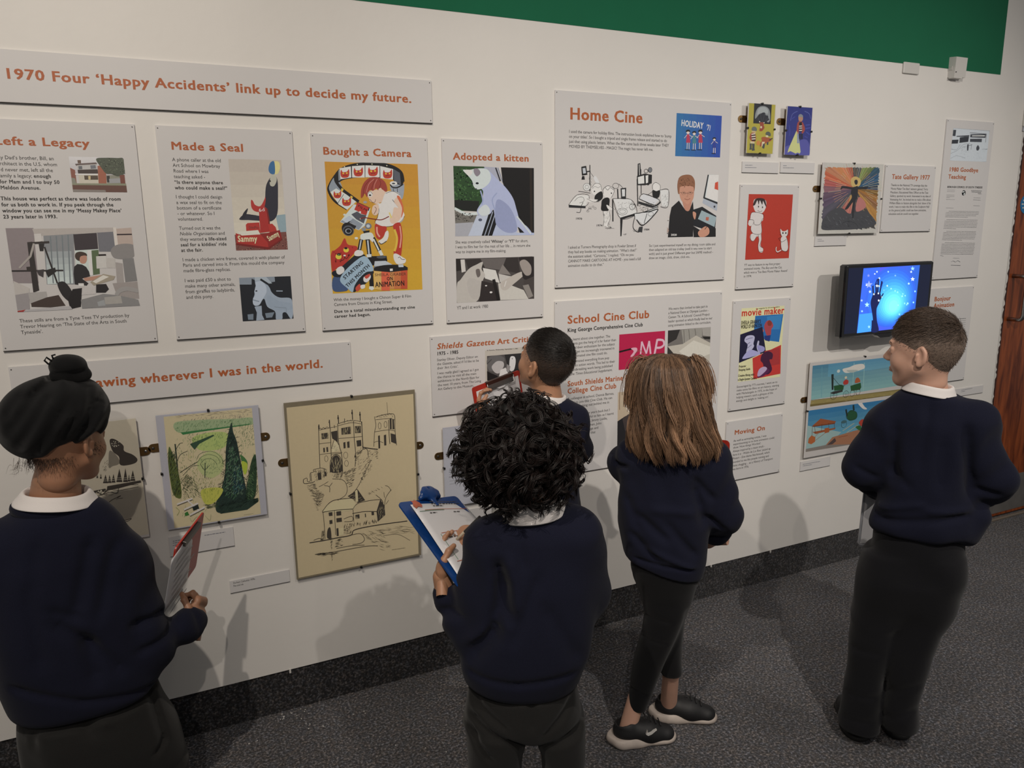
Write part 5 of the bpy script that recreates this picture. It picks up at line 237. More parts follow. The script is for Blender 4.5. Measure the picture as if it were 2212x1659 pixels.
{'n': 'television', 'l': 'black television showing a dark hand against a blue starry picture', 'c': 'television', 'k': 'tv', 'g': None, 'y': 115.0, 'r': [2631.3, 3184.5, 1123.2, 1435.6], 't': [], 'p': [('screen_picture', 2732.0, 1142.2, 354.6, 276.3, 'G 4a4ae0 2458b8 14 47,2749 -47,-20 3520,20 3572,2778\nP 2f5ad0 47,2749 1038,2763 1123,1 -47,-20\nE 2c58c8 1892,1435 1592 1327\nE 2c62d4 1909,1399 1471 1229\nE 2f6edc 1926,1363 1357 1132\nE 337ae2 1943,1327 1236 1035\nE 3788e6 1961,1291 1121 938\nE 3c96ea 1978,1254 1000 840\nE 44a4ee 1995,1218 885 743\nE 4cb2f0 2013,1182 764 646\nE 56c0f2 2030,1146 650 548\nE 60ccf4 2048,1109 529 451\nE 6ad6f6 2065,1073 414 354\nE 74e0f8 2082,1037 293 257\nP 3a8ae0 14,794 1026,814 1123,1 -35,-21\nP cfe8ff 870,2627 893,2592 936,2591 902,2566 918,2531 879,2554 844,2534 853,2568 812,2595 856,2594\nP e8f6ff 746,2533 762,2503 805,2501 777,2485 786,2455 753,2473 725,2457 727,2487 694,2505 738,2504\nP e8f6ff 1046,2346 1069,2307 1119,2305 1085,2280 1102,2241 1055,2268 1015,2244 1023,2283 982,2310 1032,2308\nP 9fd0f0 1568,2603 1591,2568 1635,2567 1600,2542 1617,2507 1577,2530 1542,2509 1550,2544 1509,2571 1553,2569\nP 7fb0e0 2032,2422 2055,2387 2100,2385 2065,2360 2082,2325 2041,2348 2006,2327 2014,2362 1972,2390 2017,2388\nP d8f4ff 3028,2553 3053,2513 3105,2511 3070,2486 3088,2446 3039,2474 2997,2449 3004,2488 2962,2516 3014,2514\nP 8fc4e4 3099,2744 3141,2673 3247,2665 3174,2623 3210,2552 3120,2594 3040,2557 3057,2627 2972,2674 3076,2675\nP d8f8ff 3163,2279 3206,2207 3311,2199 3239,2157 3275,2085 3184,2128 3104,2091 3121,2162 3036,2209 3140,2210\nP b8ecff 2941,2045 2966,2004 3026,1997 2984,1972 3002,1932 2953,1956 2911,1936 2918,1975 2869,2004 2927,2006\nP 8a9af0 428,2224 497,2102 664,2091 544,2018 602,1891 458,1966 332,1903 360,2026 223,2109 387,2106\nP e8f6ff 293,2080 315,2045 358,2043 324,2019 340,1984 301,2007 267,1987 275,2021 236,2048 279,2047\nP b8d0ff 537,1816 568,1763 635,1760 584,1728 615,1671 550,1704 492,1676 510,1732 451,1769 518,1766\nP 7a86e8 365,2509 395,2456 462,2454 411,2422 442,2365 378,2397 320,2370 338,2424 279,2461 346,2458\nP dff6ff 1582,1992 1598,1960 1643,1954 1614,1938 1631,1902 1590,1922 1555,1906 1563,1940 1529,1959 1573,1962\nP 9ff0ff 1838,1859 1854,1827 1900,1821 1870,1805 1887,1769 1847,1788 1811,1772 1819,1807 1785,1826 1829,1828\nP 9ff0ff 2106,1746 2123,1714 2168,1712 2138,1696 2148,1665 2114,1684 2084,1668 2087,1698 2052,1717 2097,1715\nP 8fe8ff 2273,1690 2297,1653 2342,1651 2307,1627 2324,1590 2283,1614 2247,1594 2255,1629 2213,1657 2258,1655\nP 8fe8ff 2627,1590 2644,1558 2689,1556 2659,1539 2670,1508 2635,1527 2605,1511 2607,1542 2572,1561 2618,1559\nP 9ff0ff 2587,1498 2611,1462 2657,1460 2621,1435 2639,1398 2597,1423 2561,1402 2569,1437 2527,1466 2572,1464\nP 9ff0ff 2781,1502 2798,1470 2844,1468 2813,1452 2824,1420 2789,1440 2759,1423 2761,1454 2726,1474 2772,1472\nP 9ff0ff 3397,1674 3422,1637 3469,1635 3433,1610 3451,1573 3408,1598 3371,1577 3380,1612 3336,1641 3382,1639\nP 9ff0ff 3360,1183 3385,1146 3431,1144 3395,1119 3413,1082 3370,1106 3334,1086 3342,1121 3299,1151 3345,1148\nP 8fe0ff 2793,1168 2817,1131 2863,1129 2827,1104 2845,1067 2803,1092 2767,1071 2775,1106 2732,1135 2778,1133\nP 9ff0ff 2988,1167 3014,1125 3073,1118 3031,1093 3050,1052 3001,1077 2958,1056 2965,1096 2916,1126 2974,1127\nP 9ff0ff 2934,1089 2950,1061 2990,1059 2959,1043 2976,1015 2942,1030 2910,1019 2920,1045 2885,1065 2924,1063\nP 9fd8ff 413,1305 459,1224 570,1214 491,1162 531,1077 433,1130 346,1087 367,1169 275,1230 385,1228\nP a8c4ff 75,1443 97,1403 153,1396 113,1372 129,1332 84,1356 44,1337 52,1375 6,1403 61,1405\nP a0d0ff 145,977 168,937 224,930 184,906 201,866 155,890 115,871 123,909 77,938 131,939\nP 8fc8ff 654,288 685,233 753,229 701,197 733,138 667,173 608,146 627,202 566,241 635,237\nP 8fe8ff 2511,701 2535,664 2581,661 2546,636 2563,600 2521,624 2485,604 2493,640 2451,669 2496,666\nP 9ff0ff 3341,743 3366,706 3413,703 3377,678 3395,641 3352,666 3315,645 3323,681 3280,711 3326,708\nP 9ff0ff 3255,649 3273,616 3320,613 3289,597 3300,565 3264,585 3233,569 3236,600 3200,620 3246,618\nP 7fc0f0 1392,1804 1408,1777 1446,1776 1416,1759 1432,1733 1399,1747 1369,1735 1378,1761 1345,1780 1383,1778\nP 9ff0ff 2382,1096 2399,1069 2438,1066 2408,1050 2424,1023 2390,1038 2359,1026 2369,1052 2334,1072 2373,1070\nC 0a1440 825,-10 866,481 733,927 635,1237 672,1452 801,1662 1174,1644 1232,1424 1165,1209 1040,953 1117,465 1281,-10\nP 0a1440 825,-10 791,486 1105,466 1275,-14\nL 0a1440 9 756,1621 688,1991\nL 0a1440 10 925,1656 873,2091\nL 0a1440 10 1024,1651 986,2280\nL 0a1440 9 1149,1646 1223,2163\nL 0a1440 8 1142,1297 1301,1530\nL 0a1440 7 1286,1500 1376,1626\nL 14246a 7 821,2006 926,2261\nL 14246a 6 1198,1860 1272,2117\nP e8fbff 928,2041 959,1992 1021,1989 975,1961 993,1913 940,1941 894,1917 900,1964 847,1997 909,1994\nP e8fbff 1056,2005 1079,1970 1123,1968 1088,1943 1105,1908 1065,1931 1030,1911 1039,1945 998,1973 1042,1971\nP e8fbff 787,1671 810,1636 853,1633 819,1609 836,1574 796,1597 761,1577 770,1611 729,1639 773,1637\nP e8fbff 1057,1693 1080,1658 1123,1655 1089,1631 1106,1595 1066,1619 1031,1599 1039,1633 999,1661 1042,1659\nP e8fbff 1118,1390 1142,1350 1199,1343 1158,1318 1175,1278 1129,1302 1088,1283 1095,1322 1048,1350 1104,1352\nP e8fbff 1298,1503 1313,1481 1338,1480 1321,1467 1330,1445 1303,1460 1279,1448 1283,1469 1263,1483 1288,1482')]}]

# ---------------------------------------------------------------- lettering: glyph meshes of the built-in font, set into lines
WORDS=''.join(''.join(''.join(b[8]) for b in d['t'])+''.join(' '.join(p[5].split()) for p in d['p']) for d in WALL_THINGS)+'Nage1020- |HxKINGWetr"'
CH=sorted(set(c for c in WORDS+'abcdefghijklmnopqrstuvwxyzABCDEFGHIJKLMNOPQRSTUVWXYZ0123456789:/!?' if c>' '))
def build_glyphs():
    tmp=[]; G={}
    def mk(body,off):
        c=bpy.data.curves.new('g','FONT'); c.body=body; c.size=1; c.resolution_u=2; c.dimensions='2D'; c.fill_mode='FRONT'; c.offset=off
        o=bpy.data.objects.new('g',c); COL.objects.link(o); tmp.append(o); return o
    q={}
    for ch in CH:
        q[ch]=(mk(ch,0 if ch=='M' else .004),mk(ch,0 if ch=='M' else .003),mk('|'+ch+'|',0))
    q[' ']=(None,None,mk('| |',0)); bb=mk('||',0)
    bpy.context.view_layer.update(); dg=bpy.context.evaluated_depsgraph_get()
    def rd(o):
        e=o.evaluated_get(dg); me=e.to_mesh(); V=np.array([v.co[:2] for v in me.vertices]).reshape(-1,2); F=[tuple(p.vertices) for p in me.polygons]; e.to_mesh_clear(); return V,F
    def wd(o): V,F=rd(o); return V[:,0].max()-V[:,0].min()
    w0=wd(bb)
    for ch,(a,b,c) in q.items():
        adv=wd(c)-w0
        bold=None
        if b:
            V,F=rd(b); n=len(V); o5=[(-.026,-.013),(.026,-.013),(-.026,.013),(.026,.013)]; bold=(np.concatenate([np.c_[V+np.array(o),np.full(n,i*1.)] for i,o in enumerate(o5)]),[tuple(i+k*n for i in f) for k in range(4) for f in F])
        reg=None
        if a: V,F=rd(a); reg=(np.c_[V,np.zeros(len(V))],F)
        G[ch]=(reg,bold,adv)
    cap=G['H'][0][0][:,1].max()
    for o in tmp: d=o.data; bpy.data.objects.remove(o); bpy.data.curves.remove(d)
    return G,cap
GL,CAPH=build_glyphs()
def runs(s,bold0):
    out=[];b=bold0;i=False;k=0
    while k<len(s):
        if s[k:k+2]=='**': b=not b;k+=2;continue
        if s[k]=='*': i=not i;k+=1;continue
        out.append((s[k],b,i));k+=1
    return out
def adv(ch,b): return GL.get(ch,GL['x'])[2]*(1.0)+(.045 if b else 0)
def line_w(s,b0): return sum(adv(c,b) for c,b,i in runs(s,b0))
def set_line(s,b0,x,z,sx,sz,V,F,ang=0.):
    cx=0; ca,sa=math.cos(ang),math.sin(ang)
    for c,b,i in runs(s,b0):
        g=GL.get(c)
        if g and g[0]:
            P,Q=g[1 if b else 0]; n=len(V)
            for px,pz,ly in P:
                u=(cx+px+(pz*.2 if i else 0))*sx; v=pz*sz
                V.append((x+u*ca-v*sa,z+u*sa+v*ca,ly))
            F+=[tuple(k+n for k in f) for f in Q]
        cx+=adv(c,b)
def text_block(part,style,x,z,sp,w,k,cap,lines,y,parent,org):
    b0=style in('b','hb'); m=M['orange'] if style=='hb' else (M['ink'] if b0 else M['grey_ink'])
    sz=cap/CAPH if cap else sp*.60/CAPH
    sx=w/line_w(lines[k],b0); V=[];F=[]
    for j,l in enumerate(lines): set_line(l,b0,x,z-sp*j,sx,sz,V,F)
    V=[((a)/1000-org[0],-y-c*3e-5-org[1],b/1000-org[2]) for a,b,c in V]
    o=mesh_obj(part,V,F,m,parent)
    return o
# ---------------------------------------------------------------- flat prints: coloured shapes stacked in thin layers
def inside(p,poly):
    x,y=p; c=False; n=len(poly)
    for i in range(n):
        x1,y1=poly[i];x2,y2=poly[i-1]
        if (y1>y)!=(y2>y) and x<(x2-x1)*(y-y1)/(y2-y1)+x1: c=not c
    return c
def smooth(pts,closed,n=5):
    P=[np.array(p,float) for p in pts]; N=len(P); out=[]
    if N<3: return [tuple(p) for p in P]
    for i in range(N if closed else N-1):
        p0=P[(i-1)%N] if closed or i>0 else P[i]; p1=P[i]; p2=P[(i+1)%N]; p3=P[(i+2)%N] if closed or i+2<N else P[(i+1)%N]
        for k in range(n):
            t=k/n; out.append(tuple(.5*((2*p1)+(p2-p0)*t+(2*p0-5*p1+4*p2-p3)*t*t+(3*p1-p0-3*p2+p3)*t**3)))
    if not closed: out.append(tuple(P[-1]))
    return out
def stroke(pts,w,taper=False):
    P=[np.array(p,float) for p in pts]; q=[P[0]]
    for p in P[1:]:
        if np.linalg.norm(p-q[-1])>1e-3: q.append(p)
    P=q
    if len(P)<2: return []
    L=[];R=[]
    for i,p in enumerate(P):
        t=P[min(i+1,len(P)-1)]-P[max(i-1,0)]; t=t/(np.linalg.norm(t)+1e-9); n=np.array([-t[1],t[0]])*w/2
        if taper and i in(0,len(P)-1): n=n*.3
        L.append(tuple(p+n));R.append(tuple(p-n))
    return [[L[i],L[i+1],R[i+1],R[i]] for i in range(len(L)-1)]
def print_mesh(name,ops,x0,z0,y,parent,org,m=None,clip=None,glow=False):
    rnd=random.Random(len(ops)); lines=[l for l in ops.split('\n') if l]; V=[];F=[];C=[]
    step=min(2e-5,1.1e-3/max(1,len(lines)))
    for li,l in enumerate(lines):
        w=l.split(); o=w[0]; pt=lambda s:tuple(float(a)/10 for a in s.split(',')); quads=[]; c=alb(w[1]) if not glow else lin(w[1])
        if o in'PC':
            p=[pt(s) for s in w[2:]]; p=smooth(p,True) if o=='C' else p; quads=[(p,c)]
        elif o in'LK':
            p=[pt(s) for s in w[3:]]; p=smooth(p,False) if o=='K' else p
            quads=[(q,c) for q in stroke(p,float(w[2])*1.0)]
        elif o=='E':
            a=pt(w[2]); rx,ry=float(w[3])/10,float(w[4])/10; quads=[([(a[0]+rx*math.cos(t),a[1]+ry*math.sin(t)) for t in [2*math.pi*k/22 for k in range(22)]],c)]
        elif o=='O':
            a=pt(w[3]); rx,ry=float(w[4])/10,float(w[5])/10
            quads=[(q,c) for q in stroke([(a[0]+rx*math.cos(t),a[1]+ry*math.sin(t)) for t in [2*math.pi*k/20 for k in range(21)]],float(w[2])*.8)]
        elif o=='B':
            a=pt(w[2]);b=pt(w[3]);h=float(w[4])/10; L=b[0]-a[0]; u=0
            while u<L:
                ww=min(L-u,rnd.uniform(.8,2.6)*h*1.1); k0,k1=u/L,(u+ww)/L; z_a=a[1]+(b[1]-a[1])*k0; z_b=a[1]+(b[1]-a[1])*k1
                quads.append(([(a[0]+u,z_a-h*.33),(a[0]+u+ww,z_b-h*.33),(a[0]+u+ww,z_b+h*.33),(a[0]+u,z_a+h*.33)],c)); u+=ww+h*.45
        elif o=='H':
            n,ln,ang,wd=int(w[2]),float(w[3])/10,float(w[4]),float(w[5])*.85; R=[pt(s) for s in w[6:]]; xs=[p[0] for p in R]; ys=[p[1] for p in R]; k=0;tr=0
            while k<n and tr<n*12:
                tr+=1; p=(rnd.uniform(min(xs),max(xs)),rnd.uniform(min(ys),max(ys)))
                if not inside(p,R): continue
                k+=1; a=math.radians(ang+rnd.gauss(0,9)); d=ln*rnd.uniform(.5,1.1)/2; bend=rnd.gauss(0,.12)*d
                e0=(p[0]-math.cos(a)*d,p[1]-math.sin(a)*d);e1=(p[0]+math.cos(a)*d,p[1]+math.sin(a)*d); md=(p[0]-math.sin(a)*bend,p[1]+math.cos(a)*bend)
                quads+=[(q,c) for q in stroke([e0,md,e1],wd,True)]
        elif o=='N':
            n,r=int(w[2]),float(w[3])/10; R=[pt(s) for s in w[4:]]; xs=[p[0] for p in R]; ys=[p[1] for p in R]; k=0;tr=0
            while k<n and tr<n*12:
                tr+=1; p=(rnd.uniform(min(xs),max(xs)),rnd.uniform(min(ys),max(ys)))
                if not inside(p,R): continue
                k+=1; a0=rnd.random()*6; q=[(p[0]+math.cos(a0+t)*r*rnd.uniform(.3,1)*.8,p[1]+math.sin(a0+t)*r*rnd.uniform(.3,1)*.8) for t in (0,1.2,2.5,3.7,5)]
                f=rnd.uniform(.75,1.3); quads.append((q,[min(.9,v*f) for v in c]))
        elif o=='G':
            c2=alb(w[2]) if not glow else lin(w[2]); n=int(w[3]); a,b,d,e=[np.array(pt(s)) for s in w[4:]]
            for k in range(n):
                t0,t1=k/n,(k+1)/n; cc=[c[i]+(c2[i]-c[i])*(t0+.5/n) for i in range(3)]
                quads.append(([tuple(a+(e-a)*t0),tuple(b+(d-b)*t0),tuple(b+(d-b)*t1),tuple(a+(e-a)*t1)],cc))
        elif o=='T':
            s=w[2].replace('#',' '); a=pt(w[3]);b=pt(w[4]); h=float(w[5])/10; bd=len(w)>6; L=math.hypot(b[0]-a[0],b[1]-a[1]); ang=math.atan2(b[1]-a[1],b[0]-a[0])
            TV=[];TF=[]; set_line(s,bd,a[0],a[1],L/line_w(s,bd),h/CAPH,TV,TF,ang)
            n=len(V); V+=[(p[0]/1000+x0/1000-org[0],-y-step*(li+1)-p[2]*1.5e-5-org[1],p[1]/1000+z0/1000-org[2]) for p in TV]; F+=[tuple(i+n for i in f) for f in TF]; C+=[c]*len(TF)
        for p,cc in quads:
            if clip: p=[(min(max(a,0),clip[0]),min(max(b,0),clip[1])) for a,b in p]
            A=0
            for i in range(len(p)): A+=p[i-1][0]*p[i][1]-p[i][0]*p[i-1][1]
            if A<0: p=p[::-1]
            if abs(A)<1e-6: continue
            n=len(V); V+=[(a/1000+x0/1000-org[0],-y-step*(li+1)-org[1],b/1000+z0/1000-org[2]) for a,b in p]
            if len(p)<=4: F.append(tuple(range(n,n+len(p)))); C.append(cc)
            else:
                for tri in tessellate_polygon([[Vector((a,b,0)) for a,b in p]]): F.append(tuple(n+i for i in tri)); C.append(cc)
    ob=mesh_obj(name,V,F,m or M['print'],parent); me=ob.data
    at=me.color_attributes.new('ink','FLOAT_COLOR','CORNER'); arr=np.ones((len(me.loops),4),np.float32); k=0
    cnt=np.array([len(f) for f in F]); idx=np.repeat(np.arange(len(F)),cnt); arr[:,:3]=np.array(C,np.float32)[idx]; at.data.foreach_set('color',arr.ravel())
    return ob
def lcd():
    m=bpy.data.materials.new('lit_screen'); m.use_nodes=True; nt=m.node_tree; b=nt.nodes['Principled BSDF']; a=nt.nodes.new('ShaderNodeAttribute'); a.attribute_name='ink'
    b.inputs['Base Color'].default_value=(.01,.01,.02,1); b.inputs['Roughness'].default_value=.2
    lk(m,a.outputs['Color'],b.inputs['Emission Color']); b.inputs['Emission Strength'].default_value=1.15; return m
M['lcd']=lcd()
# ---------------------------------------------------------------- everything that hangs on the wall
for d in WALL_THINGS:
    x0,x1,z0,z1=[v/1000 for v in d['r']]; y=d['y']/1000; org=((x0+x1)/2,0,z0); t=empty(d['n'],org); tag(t,d['l'],d['c'],d['g'])
    L=lambda mb: mb
    def bx(name,m,a,b,c,e,f,g,bev=0,parent=None): return MB().box(a-org[0],b-org[0],c,e,f-org[2],g-org[2],bev).build(name,m,parent or t)
    if d['k'] in('panel','plate'):
        bx('board',M['panel'],x0,x1,-y,-.0006,z0,z1)
        if d['k']=='panel':
            bx('edge_shadow_strip',M['edge_shade'],x0,x1,-y-.0003,-.0004,z0-.0025,z0-.0002)  # thin dark strip painted as the shadow beneath the board
            for cx,cz in ((x0+.006,z0+.007),(x1-.006,z0+.007),(x0+.006,z1-.007),(x1-.006,z1-.007)):
                MB().tube([(cx-org[0],-y+.001,cz-org[2]),(cx-org[0],-y-.0012,cz-org[2])],.0016,8).build('nail',M['nail'],t)
        else: bx('edge_shadow_strip',M['edge_shade'],x0,x1,-y-.0002,-.0004,z0-.0012,z0-.0001)  # same painted shadow line, thinner, below a caption plate
    elif d['k']=='clip':
        b=d.get('b'); proud=y>.019
        bx('mount_board',M['brown' if b=='brown' else 'greyb' if b=='grey' else 'panel'],x0,x1,-y,-y+.0035,z0,z1)
        bx('backing_board',M['mdf'],x0+.002,x1-.002,-y+.0036,-y+.0065,z0+.001,z1-.001)
        bx('rear_batten',M['mdf'],x0+.012,x1-.012,-y+.0066,-.002,z0+.014,z0+.05); bx('rear_batten',M['mdf'],x0+.012,x1-.012,-y+.0066,-.002,z1-.05,z1-.014)
        bx('glass_pane',M['glass'],x0,x1,-y-.0040,-y-.0022,z0,z1)
        cl=[((x0+x1)/2,z0,0),((x0+x1)/2,z1,0),(x0,z0+(z1-z0)*.5,1),(x1,z0+(z1-z0)*.5,1)]
        for cx,cz,v in cl:
            g=.0035; MB().box(cx-g-org[0],cx+g-org[0],-y-.0056,-y+.007,cz-g-org[2],cz+g-org[2],.0008).build('clip',M['clip'],t)
        for hx_,s in d.get('h',[]):
            zz=hx_/1000
            xx=x0-.0 if s<0 else x1
            hp=MB(); r=.013; pts=[(xx+s*(.016)+r*math.cos(a)*s,zz+r*math.sin(a)) for a in [math.pi*(k/12-.5) for k in range(13)]]; pts+=[(xx-s*.02,zz+r),(xx-s*.02,zz-r)]
            if s<0: pts=pts[::-1]
            pts=[(a-org[0],b-org[2]) for a,b in pts]
            if sum(pts[i-1][0]*pts[i][1]-pts[i][0]*pts[i-1][1] for i in range(len(pts)))<0: pts=pts[::-1]
            hp.prism(pts,-.0028,-.001); h=hp.build('hanging_plate',M['brass'],t)
            sx=xx+s*.016-org[0]; MB().tube([(sx,-.0028,zz-org[2]),(sx,-.0050,zz-org[2]),(sx,-.0056,zz-org[2])],[.0045,.0042,.002],12).build('screw',M['steel'] if s>0 else M['nail'],h,True)
    elif d['k']=='tv':
        bx('bezel',M['tvblack'],x0,x1,-y,-y+.035,z0,z1,.006)
        bx('screen',M['screen_off'],x0+.019,x1-.019,-y-.0006,-y+.002,z0+.018,z1-.015)
        cx=(x0+x1)/2; lip=[(cx-.075,z0+.004),(cx-.05,z0-.004),(cx-.03,z0-.014),(cx+.03,z0-.014),(cx+.05,z0-.004),(cx+.075,z0+.004)]
        lp=MB(); lp.prism([(a-org[0],b-org[2]) for a,b in lip],-y+.002,-y+.03); lp.build('lower_lip',M['tvblack'],t)
        bx('rear_housing',M['tvblack'],x0+.06,x1-.06,-y+.035,-y+.06,z0+.04,z1-.04,.01)
        bx('wall_mount',M['nail'],cx-.06,cx+.06,-y+.06,0,z0+.1,z1-.1)
        bx('status_light',M['plastic_w'],x0+.0105,x0+.0125,-y-.0004,-y+.002,z1-.0085,z1-.0065)
    for (p,s,x,z,sp,w_,k,cap,lines) in d['t']:
        if s=='hb' and len(lines)>1:
            wl=line_w(lines[k],True)
            for j,l in enumerate(lines): text_block(p,s,x,z-sp*j,sp,w_*line_w(l,True)/wl,0,cap,[l],y+.0003,t,org)
        else: text_block(p,s,x,z,sp,w_,k,cap,lines,y+.0003,t,org)
    for (p,px,pz,pw,ph,ops) in d['p']:
        tv=d['k']=='tv'
        clipit = not p.startswith(('studio_drawing','letter','caption')) 
        print_mesh(p,ops,px,pz,y+(.0008 if tv else .0002),t,org,M['lcd'] if tv else None,(pw,ph) if clipit and not tv else None,tv)
# small boxes on the wall
b=empty('sensor_box',(3.348,0,2.24)); tag(b,'small white sensor box on the edge of the green band','sensor')
o=(3.348,0,2.24)
q=MB(); q.V=[]; V=[(-.040,0,0),(.040,0,0),(.040,-.03,0),(-.036,-.03,0),(-.040,0,.086),(.040,0,.086),(.040,-.033,.083),(-.036,-.033,.083)]
MB().add(V,[(0,1,2,3),(7,6,5,4),(3,2,6,7),(1,5,6,2),(0,3,7,4),(0,4,5,1)]).build('housing',M['plastic_w'],b)
MB().box(-.031,-.026,-.0335,-.031,.018,.0215).build('indicator',M['nail'],b); MB().box(-.0415,-.0385,-.02,-.008,.03,.045).build('side_catch',M['plastic_w'],b); MB().box(-.038,.02,-.03,-.004,-.005,.0).build('lens_hood',M['plastic_w'],b)
b=empty('blanking_cover',(3.062,0,2.238)); tag(b,'flat white cover plate at the lower edge of the green band','cover')
MB().box(-.049,.049,-.009,0,0,.046,.002).build('cover_plate',M['plastic_w'],b); MB().box(-.0455,-.044,-.0012,0,.046,.086).build('cable_line',mat('green_cable',(.003,.07,.03),.6),b)
b=empty('conduit_box',(4.0,0,2.055)); tag(b,'white box above the top corner of the door','box')
MB().box(-.118,.2,-.035,0,.0,.115,.004).build('housing',M['plastic_w'],b); MB().tube([(-.11,-.008,-.02),(-.11,-.01,.0)],.006,8).build('cable_end',M['greyb'],b)
# bits of fluff on the carpet
fb=MB(); rnd=random.Random(9)
for cx,cy,n,s in [(.30,-.02,10,.09),(.13,-.10,5,.05),(.46,-.12,3,.03),(.33,-.12,4,.03),(.28,-.03,6,.03),(1.08,-.06,5,.02),(1.5,-.12,3,.03),(.7,-.35,3,.15),(1.0,-.5,3,.3),(1.9,-.4,5,.6)]:
    for k in range(n):
        x=cx+rnd.gauss(0,s*.6);y=min(-.01,cy+rnd.gauss(0,s*.4)); r=rnd.uniform(.0012,.0032); a=rnd.random()*6; 
        P=[(x+math.cos(a+t)*r*rnd.uniform(.5,1.6),y+math.sin(a+t)*r,.0015+rnd.random()*.001) for t in (0,1.3,2.6,3.9,5.2)]
        fb.add(P+[(x,y,.004)],[(0,1,5),(1,2,5),(2,3,5),(3,4,5),(4,0,5)])
fl=fb.build('carpet_fluff',M['plastic_w']); tag(fl,'white specks of fluff scattered on the carpet by the wall','debris',None,'stuff')
for k,(x,l,wh) in enumerate([(.29,.012,'between the turbaned and the curly-haired child'),(1.235,.011,'left of the long-haired child’s leggings'),(1.95,.012,'just right of the long-haired child’s hip'),(2.08,.008,'midway between the long-haired and the short-haired pale child'),(2.42,.01,'just left of the short-haired pale child’s waist')]):
    pg=MB().box(-.003,.003,-.002,.004,-l,.003).build('wall_peg',M['plastic_w']); pg.location=(x,-.001,.152)
    tag(pg,'tiny white peg under the wall '+wh,'peg','pegs under the wall')
# ---------------------------------------------------------------- sculpting: distance fields turned into surfaces
def fast_mesh(name,V,F,m,parent,col=None,mats=None,mi=None,smooth=True,kind=None):
    V=np.asarray(V,np.float32); F=np.asarray(F,np.int32); me=bpy.data.meshes.new(name); n=F.shape[1]
    me.vertices.add(len(V)); me.vertices.foreach_set('co',V.ravel()); me.loops.add(F.size); me.loops.foreach_set('vertex_index',F.ravel())
    me.polygons.add(len(F)); me.polygons.foreach_set('loop_start',np.arange(0,F.size,n,dtype=np.int32))
    try: me.polygons.foreach_set('loop_total',np.full(len(F),n,np.int32))
    except Exception: pass
    for x in (mats or [m]): me.materials.append(x)
    if mi is not None: me.polygons.foreach_set('material_index',np.asarray(mi,np.int32))
    if smooth: me.polygons.foreach_set('use_smooth',np.ones(len(F),bool))
    me.update(calc_edges=True); me.validate()
    if col is not None:
        at=me.color_attributes.new('tint','FLOAT_COLOR','POINT'); c=np.ones((len(V),4),np.float32); c[:,:3]=col; at.data.foreach_set('color',c.ravel())
    o=bpy.data.objects.new(name,me); COL.objects.link(o); o.parent=parent; return o
def nets(D,org,h):
    s=D<0; nx,ny,nz=D.shape; sh=(nx-1,ny-1,nz-1); acc=np.zeros(sh+(3,),np.float32); cnt=np.zeros(sh,np.float32)
    C=[(i,j,k) for i in(0,1) for j in(0,1) for k in(0,1)]
    sl=lambda c:tuple(slice(c[a],c[a]+sh[a]) for a in range(3))
    for a in range(3):
        for c in C:
            if c[a]: continue
            e=list(c); e[a]=1; d0=D[sl(c)]; d1=D[sl(e)]; m=(d0<0)!=(d1<0)
            t=np.where(m,d0/np.where(m,d0-d1,1),0)
            for b in range(3): acc[...,b]+=np.where(m,(c[b] if b!=a else t),0)
            cnt+=m
    act=cnt>0; ids=np.full(sh,-1,np.int64); ids[act]=np.arange(act.sum()); g=np.argwhere(act)
    V=(g+acc[act]/cnt[act][:,None])*h+np.array(org); Q=[]
    for a in range(3):
        b,c=(a+1)%3,(a+2)%3; s0=[slice(None)]*3; s1=[slice(None)]*3; s0[a]=slice(0,-1); s1[a]=slice(1,None)
        for ax in (b,c): s0[ax]=slice(1,-1); s1[ax]=slice(1,-1)
        m=s[tuple(s0)]!=s[tuple(s1)]; p=np.argwhere(m); sg=s[tuple(s0)][m]
        p[:,b]+=1; p[:,c]+=1
        def I(db,dc): q=p.copy(); q[:,b]-=db; q[:,c]-=dc; return ids[q[:,0],q[:,1],q[:,2]]
        q=np.stack([I(1,1),I(0,1),I(0,0),I(1,0)],1); q[~sg]=q[~sg][:,::-1]; Q.append(q)
    return V.astype(np.float32),np.concatenate(Q)
